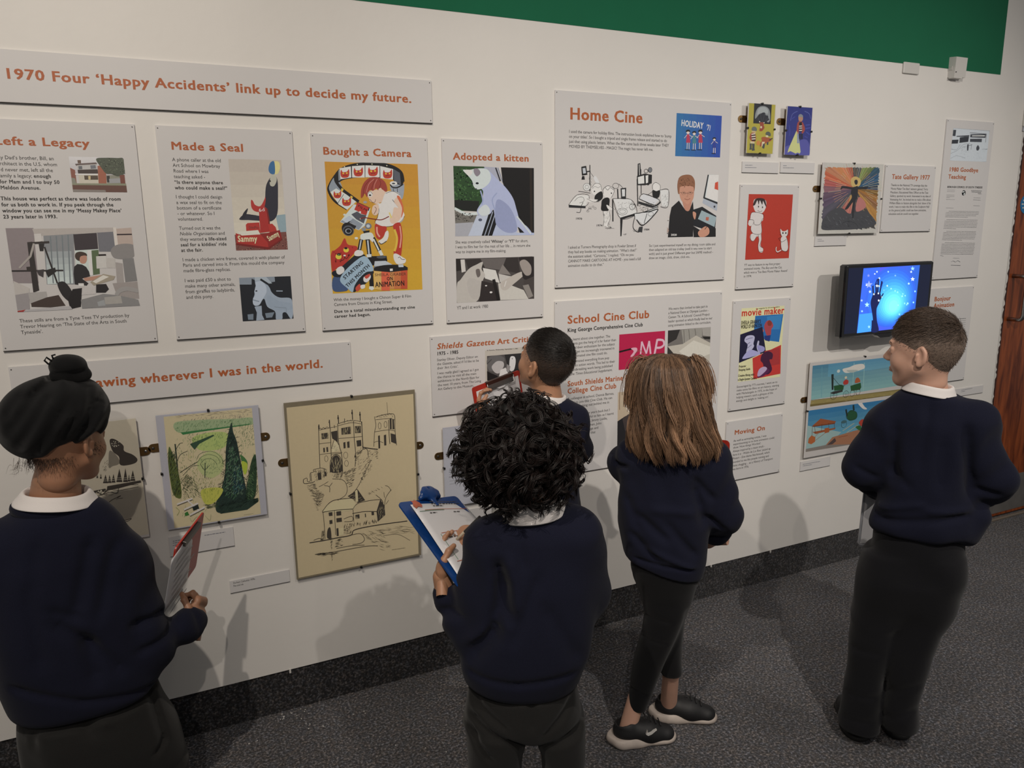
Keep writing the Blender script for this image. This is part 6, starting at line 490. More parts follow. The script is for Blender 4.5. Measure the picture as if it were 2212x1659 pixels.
class Field:
    def __init__(s,lo,hi,h):
        s.h=h; s.lo=np.array(lo,float); n=np.ceil((np.array(hi)-s.lo)/h).astype(int)+1; s.n=n
        s.ax=[(s.lo[i]+np.arange(n[i])*h).astype(np.float32) for i in range(3)]; s.D=np.full(tuple(n),.2,np.float32)
    def sub(s,lo,hi):
        a=np.clip(np.floor((np.array(lo)-s.lo)/s.h).astype(int),0,s.n); b=np.clip(np.ceil((np.array(hi)-s.lo)/s.h).astype(int)+1,0,s.n)
        if np.any(b<=a): return None,None
        sl=tuple(slice(a[i],b[i]) for i in range(3)); return sl,np.meshgrid(*[s.ax[i][sl[i]] for i in range(3)],indexing='ij')
    def comb(s,sl,d,k,op):
        D=s.D[sl]
        if op=='-': d=-d; 
        if op=='+':
            if k: hh=np.clip(.5+.5*(D-d)/k,0,1); r=D*(1-hh)+d*hh-k*hh*(1-hh)
            else: r=np.minimum(D,d)
        else:
            if k: hh=np.clip(.5-.5*(D-d)/k,0,1); r=D*(1-hh)+d*hh+k*hh*(1-hh)
            else: r=np.maximum(D,d)
        s.D[sl]=r
    def cap(s,a,b,ra,rb,k=.01,op='+',sq=None,wr=None):
        a=np.array(a,float);b=np.array(b,float);R=max(ra,rb)+k*1.5+s.h*3+(.01 if wr else 0); sl,P=s.sub(np.minimum(a,b)-R,np.maximum(a,b)+R)
        if sl is None: return s
        ba=b-a; L2=ba@ba+1e-12; p=[P[i]-a[i] for i in range(3)]; f=1
        t=np.clip((p[0]*ba[0]+p[1]*ba[1]+p[2]*ba[2])/L2,0,1); q=[p[i]-ba[i]*t for i in range(3)]
        if sq:
            u=np.array(sq[0],float);u/=np.linalg.norm(u); f=sq[1]; du=(q[0]*u[0]+q[1]*u[1]+q[2]*u[2])*(1/f-1); q=[q[i]+u[i]*du for i in range(3)]
        l=np.sqrt(q[0]**2+q[1]**2+q[2]**2); d=(l-(ra+(rb-ra)*t))*(f if sq and f<1 else 1)
        if wr:
            A,fr,ph=wr; d+=A*np.sin(t*math.sqrt(L2)*fr+ph+2.2*np.sin(q[0]*30+ph)+1.6*np.cos(q[2]*26+q[1]*18))*np.clip(1.25-np.abs(l/R),0,1)*2
        s.comb(sl,d,k,op); return s
    def ell(s,c,r,k=.01,op='+',R=None):
        c=np.array(c,float);r=np.array(r,float);m=max(r)+k*1.5+s.h*3; sl,P=s.sub(c-m,c+m)
        if sl is None: return s
        p=[P[i]-c[i] for i in range(3)]
        if R is not None:
            R=np.array(R); p=[p[0]*R[0][i]+p[1]*R[1][i]+p[2]*R[2][i] for i in range(3)]
        q=np.sqrt((p[0]/r[0])**2+(p[1]/r[1])**2+(p[2]/r[2])**2); g=np.sqrt((p[0]/r[0]**2)**2+(p[1]/r[1]**2)**2+(p[2]/r[2]**2)**2)+1e-6
        s.comb(sl,q*(q-1)/g,k,op); return s
    def stack(s,secs,k=.02,op='+',e=2.4,rnd=.01):
        # secs: (x,y,z,dirx,diry,rx,ry), z descending or ascending; ellipse sections
        S=sorted(secs,key=lambda q:q[2]); Z=[q[2] for q in S]; m=.06; mx=max(max(q[5],q[6]) for q in S)+m
        lo=[min(q[i] for q in S)-mx for i in(0,1)]+[Z[0]-m]; hi=[max(q[i] for q in S)+mx for i in(0,1)]+[Z[-1]+m]
        sl,P=s.sub(lo,hi)
        if sl is None: return s
        zz=s.ax[2][sl[2]]; col=lambda i:np.interp(zz,Z,[q[i] for q in S]).astype(np.float32)[None,None,:]
        # smooth the interpolation a little
        def sm(v): 
            n=max(1,int(.012/s.h)); kk=np.ones(2*n+1)/(2*n+1); w=np.pad(v[0,0],n,'edge'); return np.convolve(w,kk,'valid').astype(np.float32)[None,None,:]
        cx,cy,dx,dy,rx,ry=[sm(col(i)) for i in(0,1,3,4,5,6)]; L=np.sqrt(dx*dx+dy*dy); dx=dx/L;dy=dy/L
        X=P[0]-cx;Y=P[1]-cy; u=np.abs(X*dx+Y*dy)/rx; v=np.abs(-X*dy+Y*dx)/ry
        q=(u**e+v**e+1e-9)**(1/e); d=(q-1)*np.minimum(rx,ry)*.9
        dz=np.maximum(P[2]-Z[-1],Z[0]-P[2]); kk=rnd; hh=np.clip(.5-.5*(d-dz)/kk,0,1); d=d*(1-hh)+dz*hh+kk*hh*(1-hh)
        s.comb(sl,d,k,op); return s
    def fold(s,a,b,w,h):
        # crease drawn on the side of the cloth that faces against A_ (the wearer's back)
        h=h*1.35; w=w*1.1; A_=np.array(AW,float)
        a=np.array(a,float);b=np.array(b,float);R=w*2.6; ext=np.abs(A_)*.10; sl,P=s.sub(np.minimum(a,b)-R-ext,np.maximum(a,b)+R+ext)
        if sl is None: return s
        ba=b-a; p=[P[i]-a[i] for i in range(3)]; dep=p[0]*A_[0]+p[1]*A_[1]; bd=ba@A_; ba=ba-A_*bd; L2=ba@ba+1e-9; p=[p[i]-A_[i]*dep for i in range(3)]
        t=np.clip((p[0]*ba[0]+p[1]*ba[1]+p[2]*ba[2])/L2,0,1); d2=sum((p[i]-ba[i]*t)**2 for i in range(3))
        fade=np.clip((t+.12)*5,.25,1)*np.clip((1.12-t)*5,.25,1); s.D[sl]+=h*np.exp(-d2/w**2)*fade*np.clip((.07-(dep-bd*t))/.02,0,1); return s
    def ripple(s,A,seed=0,f=1.):
        r=np.random.RandomState(seed); X,Y,Z=np.meshgrid(*s.ax,indexing='ij'); 
        for i in range(5):
            k=r.normal(size=3)*np.array([26,26,15])*f; s.D+=A/(1+i*.3)*np.sin(X*k[0]+Y*k[1]+Z*k[2]+r.rand()*6+1.2*np.sin(X*11+Z*9*(i%2+1)+i))
        return s
    def cut(s,pt,nr,k=.004):
        nr=np.array(nr,float);nr/=np.linalg.norm(nr); X,Y,Z=np.meshgrid(*s.ax,indexing='ij'); d=(X-pt[0])*nr[0]+(Y-pt[1])*nr[1]+(Z-pt[2])*nr[2]
        s.comb(tuple(slice(0,n) for n in s.n),d,k,'x'); return s
    def mesh(s): return nets(s.D,s.lo,s.h)
class Auto:
    """records shapes, then sizes its own grid around them"""
    def __init__(s,h): s.h=h; s.ops=[]
    def __getattr__(s,n):
        def f(*a,**k): s.ops.append((n,a,k)); return s
        return f
    def mesh(s):
        lo=np.full(3,9.);hi=-lo
        def inc(p,r): 
            nonlocal lo,hi
            lo=np.minimum(lo,np.array(p,float)-r);hi=np.maximum(hi,np.array(p,float)+r)
        for n,a,k in s.ops:
            if any(isinstance(q,str) and q=='-' for q in a) or k.get('op')=='-': continue
            if n=='cap': r=max(a[2],a[3]); inc(a[0],r);inc(a[1],r)
            elif n=='ell': inc(a[0],max(a[1]))
            elif n=='stack':
                for q in a[0]: inc(q[:3],np.array([max(q[5],q[6])]*2+[0.01]))
        F=Field(lo-.02,hi+.02,s.h)
        for n,a,k in s.ops: getattr(F,n)(*a,**k)
        return F.mesh()
def frame(fwd,up=(0,0,1)):
    y=np.array(fwd,float); y/=np.linalg.norm(y); x=np.cross(y,up); x/=np.linalg.norm(x); z=np.cross(x,y); return np.stack([x,y,z],1)   # columns right, forward, up
def xf(V,R,o,sc=1): return (np.asarray(V)*sc)@R.T+np.array(o)
# ---------------------------------------------------------------- heads (local: x right, y forward, z up; origin mid-skull)
def head_geo(h=.0026,neck=None):
    F=Field((-.1,-.115,-.19),(.1,.125,.125),h)
    F.ell((0,-.012,.026),(.073,.091,.083),.01); F.ell((0,.012,.0),(.066,.074,.08),.02); F.ell((0,.03,-.038),(.054,.055,.066),.02)
    F.ell((0,.058,-.088),(.022,.02,.018),.02); 
    for s in(-1,1):
        F.ell((s*.034,.052,-.03),(.026,.026,.028),.02); F.cap((s*.05,.005,-.045),(s*.02,.055,-.088),.018,.014,.022)
    F.cap((-.028,.080,.027),(.028,.080,.027),.010,.010,.014)
    F.cap((0,.083,.012),(0,.103,-.022),.006,.0095,.009)
    for s in(-1,1):
        F.ell((s*.010,.094,-.027),(.0065,.009,.0065),.006); F.ell((s*.031,.098,.004),(.0175,.018,.011),.012,'-')
        F.ell((s*.031,.0735,.004),(.0135,.0135,.0125),.003); F.cap((s*.020,.085,.0105),(s*.042,.078,.0095),.003,.0026,.006); F.cap((s*.021,.0845,-.004),(s*.041,.078,-.003),.0022,.002,.005)
        F.ell((s*.007,.1,-.033),(.003,.005,.003),.003,'-')
    F.cap((-.017,.083,-.052),(.017,.083,-.052),.0055,.0055,.006,sq=((0,0,1),.8)); F.cap((-.013,.083,-.0605),(.013,.083,-.0605),.006,.006,.006,sq=((0,0,1),.85))
    F.cap((-.02,.094,-.0562),(.02,.094,-.0562),.0022,.0022,.003,'-'); F.ell((0,.088,-.07),(.014,.008,.004),.006,'-')
    for s in(-1,1):   # ears: tilted shell with hollow and lobe
        Re=np.array([[.9*1,.43*s*-1,0],[.43*s,.9,0],[0,0,1]])
        c=np.array((s*.076,-.012,-.004)); F.ell(c,(.0075,.018,.030),.006,R=Re); F.ell(c+np.array((s*.008,.003,.004)),(.006,.0105,.019),.004,'-',R=Re)
        F.ell(c+np.array((s*.001,.006,-.024)),(.006,.008,.009),.005); F.cap(c+np.array((s*.003,.012,.004)),c+np.array((0,.014,-.012)),.004,.0045,.004)
        F.cap(c+np.array((s*.002,-.012,.010)),c+np.array((s*.003,-.002,.0245)),.0042,.0042,.004)
    F.cap((0,-.024,-.03),(0,-.026,-.085),.046,.043,.025)
    return F.mesh()
HEAD=head_geo()
def hand_geo(curl,side,spread=.12,thumb=.5,h=.0021):
    """fingers along +y, palm normal -z (palm faces -z); side +1: thumb on +x"""
    F=Field((-.085,-.06,-.085),(.085,.15,.05),h)
    F.cap((0,-.055,0),(0,-.005,0),.0205,.021,.012,sq=((0,0,1),.8)); F.cap((-.016,.012,0),(.014,.012,0),.019,.019,.012,sq=((0,0,1),.7)); F.cap((-.019,.048,-.001),(.019,.05,0),.0125,.0125,.014,sq=((0,0,1),.8))
    F.cap((side*.02,.0,-.006),(side*.026,.03,-.012),.014,.010,.012)
    L=[(.030,.018,.015),(.033,.021,.016),(.031,.020,.016),(.024,.015,.014)]
    for i,(l1,l2,l3) in enumerate(L):
        x=side*(.0225-.015*i); p=np.array((x,.05-abs(i-1.3)*.004,0)); sp=side*(1.3-i)*spread; a=0
        for j,(l,r0,r1) in enumerate(((l1,.0076,.0070),(l2,.0070,.0063),(l3,.0063,.0052))):
            a+=curl[i]*(.8,1.1,.8)[j]; d=np.array((math.sin(sp)*math.cos(a),math.cos(sp)*math.cos(a),-math.sin(a))); q=p+d*l
            F.cap(p,q,r0,r1,.0035 if j else .006); F.ell(q,(r1*1.08,)*3,.002)
            if j==2: F.cap(q+np.array((0,0,0)),q-d*.004,r1*.9,r1*.9,.001)
            p=q
    p=np.array((side*.024,.004,-.006)); dirs=[(side*.75,.62,-.25),(side*(.5-thumb*.5),.85,-.35-thumb*.3),(side*(.25-thumb),.8,-.4-thumb*.4)]
    for j,(d,l,r0,r1) in enumerate(zip(dirs,(.030,.026,.021),(.0125,.0095,.0082),(.0095,.0083,.0068))):
        d=np.array(d);d/=np.linalg.norm(d); q=p+d*l; F.cap(p,q,r0,r1,.006); p=q
    return F.mesh()
def skin_mat(name,c,var=.12):
    m=mat(name,c,.5,22,[(260,.12,.0006)],mix=var); b=m.node_tree.nodes['Principled BSDF']; b.inputs['Subsurface Weight'].default_value=.12; b.inputs['Subsurface Scale'].default_value=.01; b.inputs['Subsurface Radius'].default_value=(1,.35,.2); return m
def cloth_mat(name,c,rough=.95,sc=900,sheen=.05):
    m=mat(name,c,rough,700,[(sc,.35,.0012),(14,.10,.01)],spec=.12,sheen=sheen,mix=.35); return m
M['skin_tan']=skin_mat('tan_skin',(.42,.215,.125)); M['skin_brown']=skin_mat('brown_skin',(.36,.18,.105)); M['skin_fair']=skin_mat('fair_skin',(.60,.35,.255))
M['skin_fair2']=skin_mat('pale_tan_skin',(.46,.24,.15))
M['navy']=cloth_mat('navy_sweatshirt_fleece',(.0095,.0105,.0225)); M['navy2']=cloth_mat('navy_rib_knit',(.007,.008,.018))
M['charcoal']=cloth_mat('charcoal_school_trousers',(.017,.0165,.016),.85,1400,.1); M['black']=cloth_mat('black_leggings_knit',(.006,.006,.007),.8,1400,.1); M['dark']=cloth_mat('dark_trousers',(.009,.009,.011),.85,1400,.1)
M['white_c']=mat('white_polo_cotton',(.72,.68,.66),.8,400,[(900,.2,.0006)],sheen=.2,mix=.04)
M['turban']=cloth_mat('black_turban_cotton',(.0055,.0055,.006),.85,1500,.1)
M['shoe']=mat('black_knit_shoe',(.008,.008,.009),.6,300,[(600,.3,.0008)],mix=.3); M['sole']=mat('worn_white_sole',(.50,.43,.38),.6,30,[(80,.2,.002)],mix=.25)
M['eye']=mat('eye_white',(.6,.57,.55),.2); M['iris']=mat('dark_iris',(.02,.012,.008),.15); M['lip']=mat('lip_skin',(.40,.16,.13),.45,60,mix=.1); M['lip_d']=mat('brown_lip_skin',(.2,.08,.06),.45,60,mix=.1)
M['hair']=mat('hair_strands',(.05,.03,.02),.42,None,None,attr='tint',spec=.4); M['shoe_sole_dark']=mat('black_rubber_sole',(.01,.01,.01),.7)
M['red']=mat('red_hardboard',(.42,.03,.018),.4,20,mix=.08); M['blue']=mat('blue_plastic_board',(.006,.045,.19),.3,15,mix=.08); M['paper']=mat('white_paper_sheet',(.74,.73,.75),.6,15,mix=.03)
M['board_g']=mat('grey_clear_board',(.40,.41,.44),.4,30,mix=.15)
# ---------------------------------------------------------------- hair
def strands(name,paths,rad,cols,parent,sides=3,m=None,kind=None):
    P=np.asarray(paths,np.float32); N,K,_=P.shape; T=np.gradient(P,axis=1); T/=np.linalg.norm(T,axis=2,keepdims=True)+1e-9
    ref=np.where(np.abs(T[:,0,2:3])<.8,np.array([0,0,1.]),np.array([1.,0,0])); u=np.cross(T[:,0],ref); u/=np.linalg.norm(u,axis=1,keepdims=True)+1e-9; U=np.zeros_like(P); U[:,0]=u
    for i in range(1,K): u=u-T[:,i]*(u*T[:,i]).sum(1,keepdims=True); u/=np.linalg.norm(u,axis=1,keepdims=True)+1e-9; U[:,i]=u
    W=np.cross(T,U)
    rad=np.broadcast_to(np.asarray(rad,np.float32),(N,K)); V=np.stack([P+(U*math.cos(a)+W*math.sin(a))*rad[...,None] for a in [2*math.pi*k/sides for k in range(sides)]],2)   # N,K,S,3
    base=(np.arange(N)[:,None,None]*K+np.arange(K-1)[None,:,None])*sides; s=np.arange(sides)[None,None,:]; s2=(s+1)%sides
    F=np.stack([base+s,base+s2,base+sides+s2,base+sides+s],-1).reshape(-1,4)
    C=np.broadcast_to(np.asarray(cols,np.float32)[:,:,None,:],(N,K,sides,3)).reshape(-1,3)
    return V.reshape(-1,3),F,C
def shell_hair(parent,R,o,sc,top,side,seed,n=9000,front=True,len_top=.022,nape=-.052):
    """short hair: close scalp shell with a hairline plus thousands of short strands"""
    F=Field((-.1,-.12,-.1),(.1,.115,.135),.0032); F.ell((0,-.013,.030),(.0765,.0945,.088),.0); F.ell((0,-.005,.062),(.066,.082,.066),.02); F.cap((0,-.032,-.02),(0,-.022,-.065),.047,.041,.025)
    # hairline: temples, brow, over the ears, nape
    F.ell((0,.115,-.032),(.10,.075,.088),.006,'-'); F.ell((.086,.028,-.052),(.03,.05,.06),.006,'-'); F.ell((-.086,.028,-.052),(.03,.05,.06),.006,'-')
    for s in(-1,1): F.ell((s*.084,-.012,-.012),(.022,.024,.036),.004,'-')
    F.cut((0,-.05,nape),(0,.55,-1),.010); F.ell((0,.03,-.07),(.09,.055,.06),.006,'-')
    V,Q=F.mesh(); V0=V.copy(); rs=np.random.RandomState(seed)
    tt=np.clip((V[:,2]-.035)/.045,0,1)[:,None]; C=np.array(side)*(1-tt)+np.array(top)*tt; C=C*(.8+.4*rs.rand(len(V),1))
    # strands
    nrm=np.zeros_like(V); f=V[Q]; fn=np.cross(f[:,1]-f[:,0],f[:,2]-f[:,0]); 
    for k in range(4): np.add.at(nrm,Q[:,k],fn)
    nrm/=np.linalg.norm(nrm,axis=1,keepdims=True)+1e-9
    out=(nrm*(V-np.array([0,-.01,.01]))).sum(1)>.02; cand=np.where(out)[0]; w=.35+np.clip((V[cand,2]-.02)*16,0,1.6); w/=w.sum(); ix=rs.choice(cand,n,p=w)
    p=V[ix]+rs.normal(size=(n,3))*.0012; nn=nrm[ix]; t=np.clip((p[:,2]-.03)/.05,0,1)[:,None]
    swirl=np.array([0.012,-.075,.085]); flow=p-swirl; flow[:,1]+=.05; flow[:,0]+=.02*np.sin(p[:,1]*40); flow-=nn*(flow*nn).sum(1,keepdims=True); flow/=np.linalg.norm(flow,axis=1,keepdims=True)+1e-9
    L=(.004+(len_top-.004)*t)*(.6+.6*rs.rand(n,1)); d=flow*(.9)+nn*(.42-.22*t)+rs.normal(size=(n,3))*.10
    K=4; P=np.stack([p+d*L*(k/(K-1))-nn*L*.18*(k/(K-1))**2*t for k in range(K)],1); rad=np.array([.00055,.0005,.0004,.0001])[None,:]*np.ones((n,1))
    cc=(np.array(side)*(1-t)+np.array(top)*t)*(.55+.95*rs.rand(n,1)); SV,SF,SCc=strands('h',P,rad,np.repeat(cc[:,None],K,1),parent)
    V2=np.concatenate([V,SV]); F2=np.concatenate([Q,SF+len(V)]); C2=np.concatenate([C,SCc])
    return fast_mesh('hair',xf(V2,R,o,sc),F2,M['hair'],parent,C2)
def eyes(parent,R,o,sc,brow):
    for s in(-1,1):
        bm=MB(); V=[];Fc=[]; c=np.array((s*.031,.0745,.0035)); r=.0128
        for i in range(9):
            a=math.pi*i/16; 
            for k in range(16): t=2*math.pi*k/16; V.append(c+r*np.array((math.sin(a)*math.cos(t),math.cos(a),math.sin(a)*math.sin(t)*.55 if i>3 else math.sin(a)*math.sin(t)*.55)))
        for i in range(8):
            for k in range(16): l=(k+1)%16; Fc.append((i*16+l,i*16+k,(i+1)*16+k,(i+1)*16+l))
        mi=[1 if f[0]<32 else 0 for f in Fc]
        mesh_obj('eye',xf(V,R,o,sc),Fc,None,parent,True,mats=[M['eye'],M['iris']],mi=mi)
        P=[];rs=np.random.RandomState(4)
        for k in range(70):
            u=rs.rand(); a=np.array((s*(.016+.03*u),.0895-.013*u*u,.0225+.004*math.sin(u*3)+rs.rand()*.003)); P.append([a,a+np.array((s*.004,-.0005,.0015)),a+np.array((s*.008,-.0015,.001))])
        V,Fq,Cc=strands('b',P,[.0004,.0004,.0001],np.ones((70,3,3))*np.array(brow),parent); fast_mesh('eyebrow',xf(V,R,o,sc),Fq,M['hair'],parent,Cc)
def lips(parent,R,o,sc,m):
    F=Field((-.03,.07,-.072),(.03,.1,-.042),.0012); F.cap((-.016,.0838,-.0523),(.016,.0838,-.0523),.0050,.0050,0,sq=((0,0,1),.62)); F.cap((-.013,.0838,-.0603),(.013,.0838,-.0603),.0058,.0058,0,sq=((0,0,1),.72)); F.cap((-.02,.094,-.0562),(.02,.094,-.0562),.0018,.0018,.002,'-')
    V,Q=F.mesh(); fast_mesh('lips',xf(V,R,o,sc),Q,m,parent)
def body(parent,skin,headR,heado,sc,core,hands,extra=(),neck=None):
    """one continuous figure: head and neck, hidden core, arms and hands, legs"""
    V,Q=HEAD; VS=[xf(V,headR,heado,sc)]; FS=[Q]; n=len(V)
    nk=xf([(0,-.023,-.04)],headR,heado,sc)[0]; F=Auto(.003); F.cap(nk,core[0][0],.045*sc,.049*sc,0).cap(core[0][0],core[0][1],.050*sc,.058*sc,.01); V,Q=F.mesh(); VS.append(V); FS.append(Q+n); n+=len(V)
    lo=np.min([np.minimum(np.array(c[0])-c[2],np.array(c[1])-c[3]) for c in core],0)-.03; hi=np.max([np.maximum(np.array(c[0])+c[2],np.array(c[1])+c[3]) for c in core],0)+.03
    F=Field(lo,hi,.0075)
    for a,b,ra,rb in core: F.cap(a,b,ra,rb,.02)
    V,Q=F.mesh(); VS.append(V); FS.append(Q+n); n+=len(V)
    for a,b,ra,rb in extra:
        lo=np.minimum(a,b)-max(ra,rb)-.01; hi=np.maximum(a,b)+max(ra,rb)+.01; F=Field(lo,hi,.003); F.cap(a,b,ra,rb,0); V,Q=F.mesh(); VS.append(V); FS.append(Q+n); n+=len(V)
    for (o,fwd,up,curl,side,spread,thumb,hs) in hands:
        V,Q=hand_geo(curl,side,spread,thumb); R=frame(fwd,up); VS.append(xf(V,R,o,hs)); FS.append(Q+n); n+=len(V)
    return fast_mesh('body',np.concatenate(VS),np.concatenate(FS),skin,parent)
def fmesh(F,name,m,parent,sub=None): V,Q=F.mesh(); return fast_mesh(name,V,Q,m,parent)
def bounds(pts,m): P=np.array(pts); return P.min(0)-m,P.max(0)+m
def torus(name,c,R,rx,ry,r,m,parent,flare=0,tall=1.6,arc=(0,2*math.pi),n=48,lift=0,roll=0):
    """collar / cuff / neckband: elliptical ring with a tall section"""
    V=[];F=[];K=10; full=abs(arc[1]-arc[0]-2*math.pi)<1e-3
    for i in range(n):
        a=arc[0]+(arc[1]-arc[0])*i/(n if full else n-1); ca,sa=math.cos(a),math.sin(a)
        for k in range(K):
            b=2*math.pi*k/K; rr=r*math.cos(b); zz=r*tall*math.sin(b); f=1+flare*(-zz)
            V.append(((rx+rr)*ca*f,(ry+rr)*sa*f,zz+lift*sa+roll*math.sin(3*a)))
    for i in range(n if full else n-1):
        j=(i+1)%n
        for k in range(K): l=(k+1)%K; F.append((i*K+k,j*K+k,j*K+l,i*K+l))
    if not full: F.append(tuple(range(K-1,-1,-1))); F.append(tuple((n-1)*K+k for k in range(K)))
    return mesh_obj(name,xf(V,R,c),F,m,parent,True)
def collar(name,c,R,rx,ry,top,h,spread,m,parent,t=.0028,open_front=True):
    """turned-down collar: stands up, folds over and falls outwards"""
    prof=[(-.004,-h*.45),(-.003,h*.1),(-.001,h*.42),(.002,h*.5),(.006,h*.42),(spread*.55,-h*.05),(spread,-h*.5)]
    n=56; V=[];F=[];K=len(prof)
    for i in range(n):
        a=math.pi*.5+.16+(2*math.pi-.32)*i/(n-1)
        for (o,z) in prof:
            w=.0012*math.sin(a*3+1); V.append(((rx+o)*math.cos(a),(ry+o)*math.sin(a),z+w+top*math.sin(a)))
    for i in range(n-1):
        for k in range(K-1): F.append((i*K+k,(i+1)*K+k,(i+1)*K+k+1,i*K+k+1))
    ob=mesh_obj(name,xf(V,R,c),F,m,parent,True); md=ob.modifiers.new('thick','SOLIDIFY'); md.thickness=t; md.offset=0; md=ob.modifiers.new('soft','SUBSURF'); md.levels=1; md.render_levels=1; return ob
def sheet(name,o,ux,uz,w,h,t,m,parent,bend=0,rr=.012,nx=10,nz=10,x0=0,z0=0,nrm=0):
    """rectangular board/paper in a frame: o centre, ux right, uz up; thickness t; rounded corners; bend in metres"""
    ux=np.array(ux,float);uz=np.array(uz,float); n=np.cross(ux,uz); V=[];F=[]; N=4
    if rr>0 and not bend:
        ol=[]
        for cx,cz,a0 in((w/2-rr,h/2-rr,0),(-w/2+rr,h/2-rr,90),(-w/2+rr,-h/2+rr,180),(w/2-rr,-h/2+rr,270)):
            for k in range(5): a=math.radians(a0+k*22.5); ol.append((cx+rr*math.cos(a),cz+rr*math.sin(a)))
        k=len(ol); P=[(np.array(o)+ux*(x+x0)+uz*(z+z0)+n*(s+nrm)) for s in(-t/2,t/2) for x,z in ol]
        return mesh_obj(name,P,[tuple(reversed(range(k))),tuple(range(k,2*k))]+[(i,(i+1)%k,(i+1)%k+k,i+k) for i in range(k)],m,parent)
    for s in(0,1):
        for j in range(nz+1):
            for i in range(nx+1):
                u,v=i/nx-.5,j/nz-.5; d=bend*math.sin((u+.5)*2.2+(v+.5)*1.7)*((v+.5)*.6+.4) if bend else 0
                V.append(np.array(o)+ux*(u*w+x0)+uz*(v*h+z0)+n*(nrm+d+(s-.5)*t))
    K=(nx+1)*(nz+1)
    for j in range(nz):
        for i in range(nx):
            a=j*(nx+1)+i; F.append((a,a+nx+1,a+nx+2,a+1)); F.append((K+a,K+a+1,K+a+nx+2,K+a+nx+1))
    for i in range(nx): F.append((i,i+1,K+i+1,K+i)); a=nz*(nx+1)+i; F.append((a+1,a,K+a,K+a+1))
    for j in range(nz): a=j*(nx+1); F.append((a+nx+1,a,K+a,K+a+nx+1)); a+=nx; F.append((a,a+nx+1,K+a+nx+1,K+a))
    return mesh_obj(name,V,F,m,parent,bool(bend))
def fr3(TL,TR,BL):
    """board frame from three corners: centre, unit right, unit up (orthonormalised), width, height"""
    TL,TR,BL=[np.array(p,float) for p in(TL,TR,BL)]; ux=TR-TL; w=np.linalg.norm(ux); ux/=w; uz=TL-BL; uz-=ux*(uz@ux); h=np.linalg.norm(uz); uz/=h; return TL+ux*w/2-uz*h/2,ux,uz,w,h
def flat(name,m,parent,o,ux,uz,n_off,polys):
    V=[];F=[]; n=np.cross(ux,uz)
    for p in polys:
        k=len(V); V+=[np.array(o)+ux*x+uz*z+n*n_off for x,z in p]; F.append(tuple(range(k,k+len(p))))
    return mesh_obj(name,V,F,m,parent)
def tubeobj(name,pts,r,m,parent,n=8): return MB().tube(pts,r,n).build(name,m,parent,True)
def leg(F,secs,k=.02): F.stack(secs,k)
def SX(A,B,ry,off=0):
    A=np.array(A);B=np.array(B);c=(A+B)/2; d=(B-A)[:2]; r=np.linalg.norm(d)/2; return (c[0],c[1],c[2],d[0],d[1],r,ry)
# ---------------------------------------------------------------- people (metres, each in the frame of its own root on the floor)
def shoe(parent,o,fwd,L,mu,ms,chunky=False,R=None,name='shoe'):
    R=frame(fwd) if R is None else R; s=L/.215
    F=Field((-.06,-.03,-.01),(.06,.24,.12),.0032)
    F.cap((0,.034,.045),(0,.036,.062),.034,.030,.01).cap((0,.06,.045),(.002,.115,.04),.036,.036,.03).cap((.002,.115,.038),(.004,.172,.026),.037,.034,.03,sq=((0,0,1),.85))
    F.cap((0,.036,.075),(0,.052,.13),.025,.028,.006,'-'); F.cut((0,0,.012),(0,0,-1),.002)
    V,Q=F.mesh(); so=fast_mesh(name,xf(V*s,R,o),Q,mu,parent)
    F=Field((-.065,-.035,-.008),(.065,.245,.06),.0032); h=.019 if chunky else .011
    F.cap((0,.026,h*.8),(0,.06,h*.8),.037,.036,.01,sq=((0,0,1),.62)).cap((0,.06,h*.8),(.004,.172,h*.75),.033,.040,.03,sq=((0,0,1),.55)); 
    if chunky: F.cap((0,.016,.026),(0,.03,.022),.030,.034,.02,sq=((0,0,1),.7)); F.ripple(.0010,3,2.2)
    F.cut((0,0,.001),(0,0,-1),.002); F.cut((0,0,h*1.75),(0,-.05,1),.003)
    V,Q=F.mesh(); fast_mesh('sole',xf(V*s,R,o),Q,ms,so); return so,R,s
def person(label,loc): t=empty('person',loc); tag(t,label,'person'); return t
def put(o,x,y): o.location=(x,y,0); return o

AW=(0.8037,0.5950,0.0000); RT=(0.5950,-0.8037,0.0000)
p=person('short-haired pale child in navy sweatshirt and black trousers standing at right near the door',(1.92,-.99,0))
hc=np.array((0.0149,-0.0201,1.2477)); HR=frame((-.40,.915,-.02)); hs=.93
body(p,M['skin_fair'],HR,hc,hs,[((0.0363,-0.0322,1.1335),(0.0362,-0.0321,1.0537),.048,.050),((0.0485,-0.0320,1.0110),(0.0548,-0.0403,0.7087),.052,.06),((0.0512,-0.0356,0.7076),(-0.0086,0.0284,0.3135),.045,.038),((-0.0086,0.0284,0.3135),(-0.0320,0.0432,0.1026),.036,.022),((0.0548,-0.0403,0.7087),(0.0470,-0.0467,0.3388),.045,.038),((0.0470,-0.0467,0.3388),(0.0339,-0.0458,0.1378),.036,.022),
 ((-0.0306,0.0414,1.0314),(-0.0432,0.0920,0.8850),0.030,.030),((-0.0432,0.0920,0.8850),(0.1109,0.1359,0.7881),.034,.024),((0.1032,-0.1393,1.0565),(0.1474,-0.1655,0.8964),0.030,.030),((0.1474,-0.1655,0.8964),(0.2512,-0.0536,0.7951),.034,.024)],
 [((0.1612,0.1520,0.7671),(.3,.9,.2),(-.8,.2,.4),(.5,.6,.6,.6),1,.05,.5,.88),((0.2799,-0.0083,0.7636),(-.3,.9,.1),(.8,.2,.4),(.5,.6,.6,.6),-1,.05,.5,.88)])
eyes(p,HR,hc,hs,(.05,.03,.02)); lips(p,HR,hc,hs,M['lip'])
shell_hair(p,HR,hc,hs,(.075,.050,.036),(.175,.128,.10),21,16000,len_top=.026)
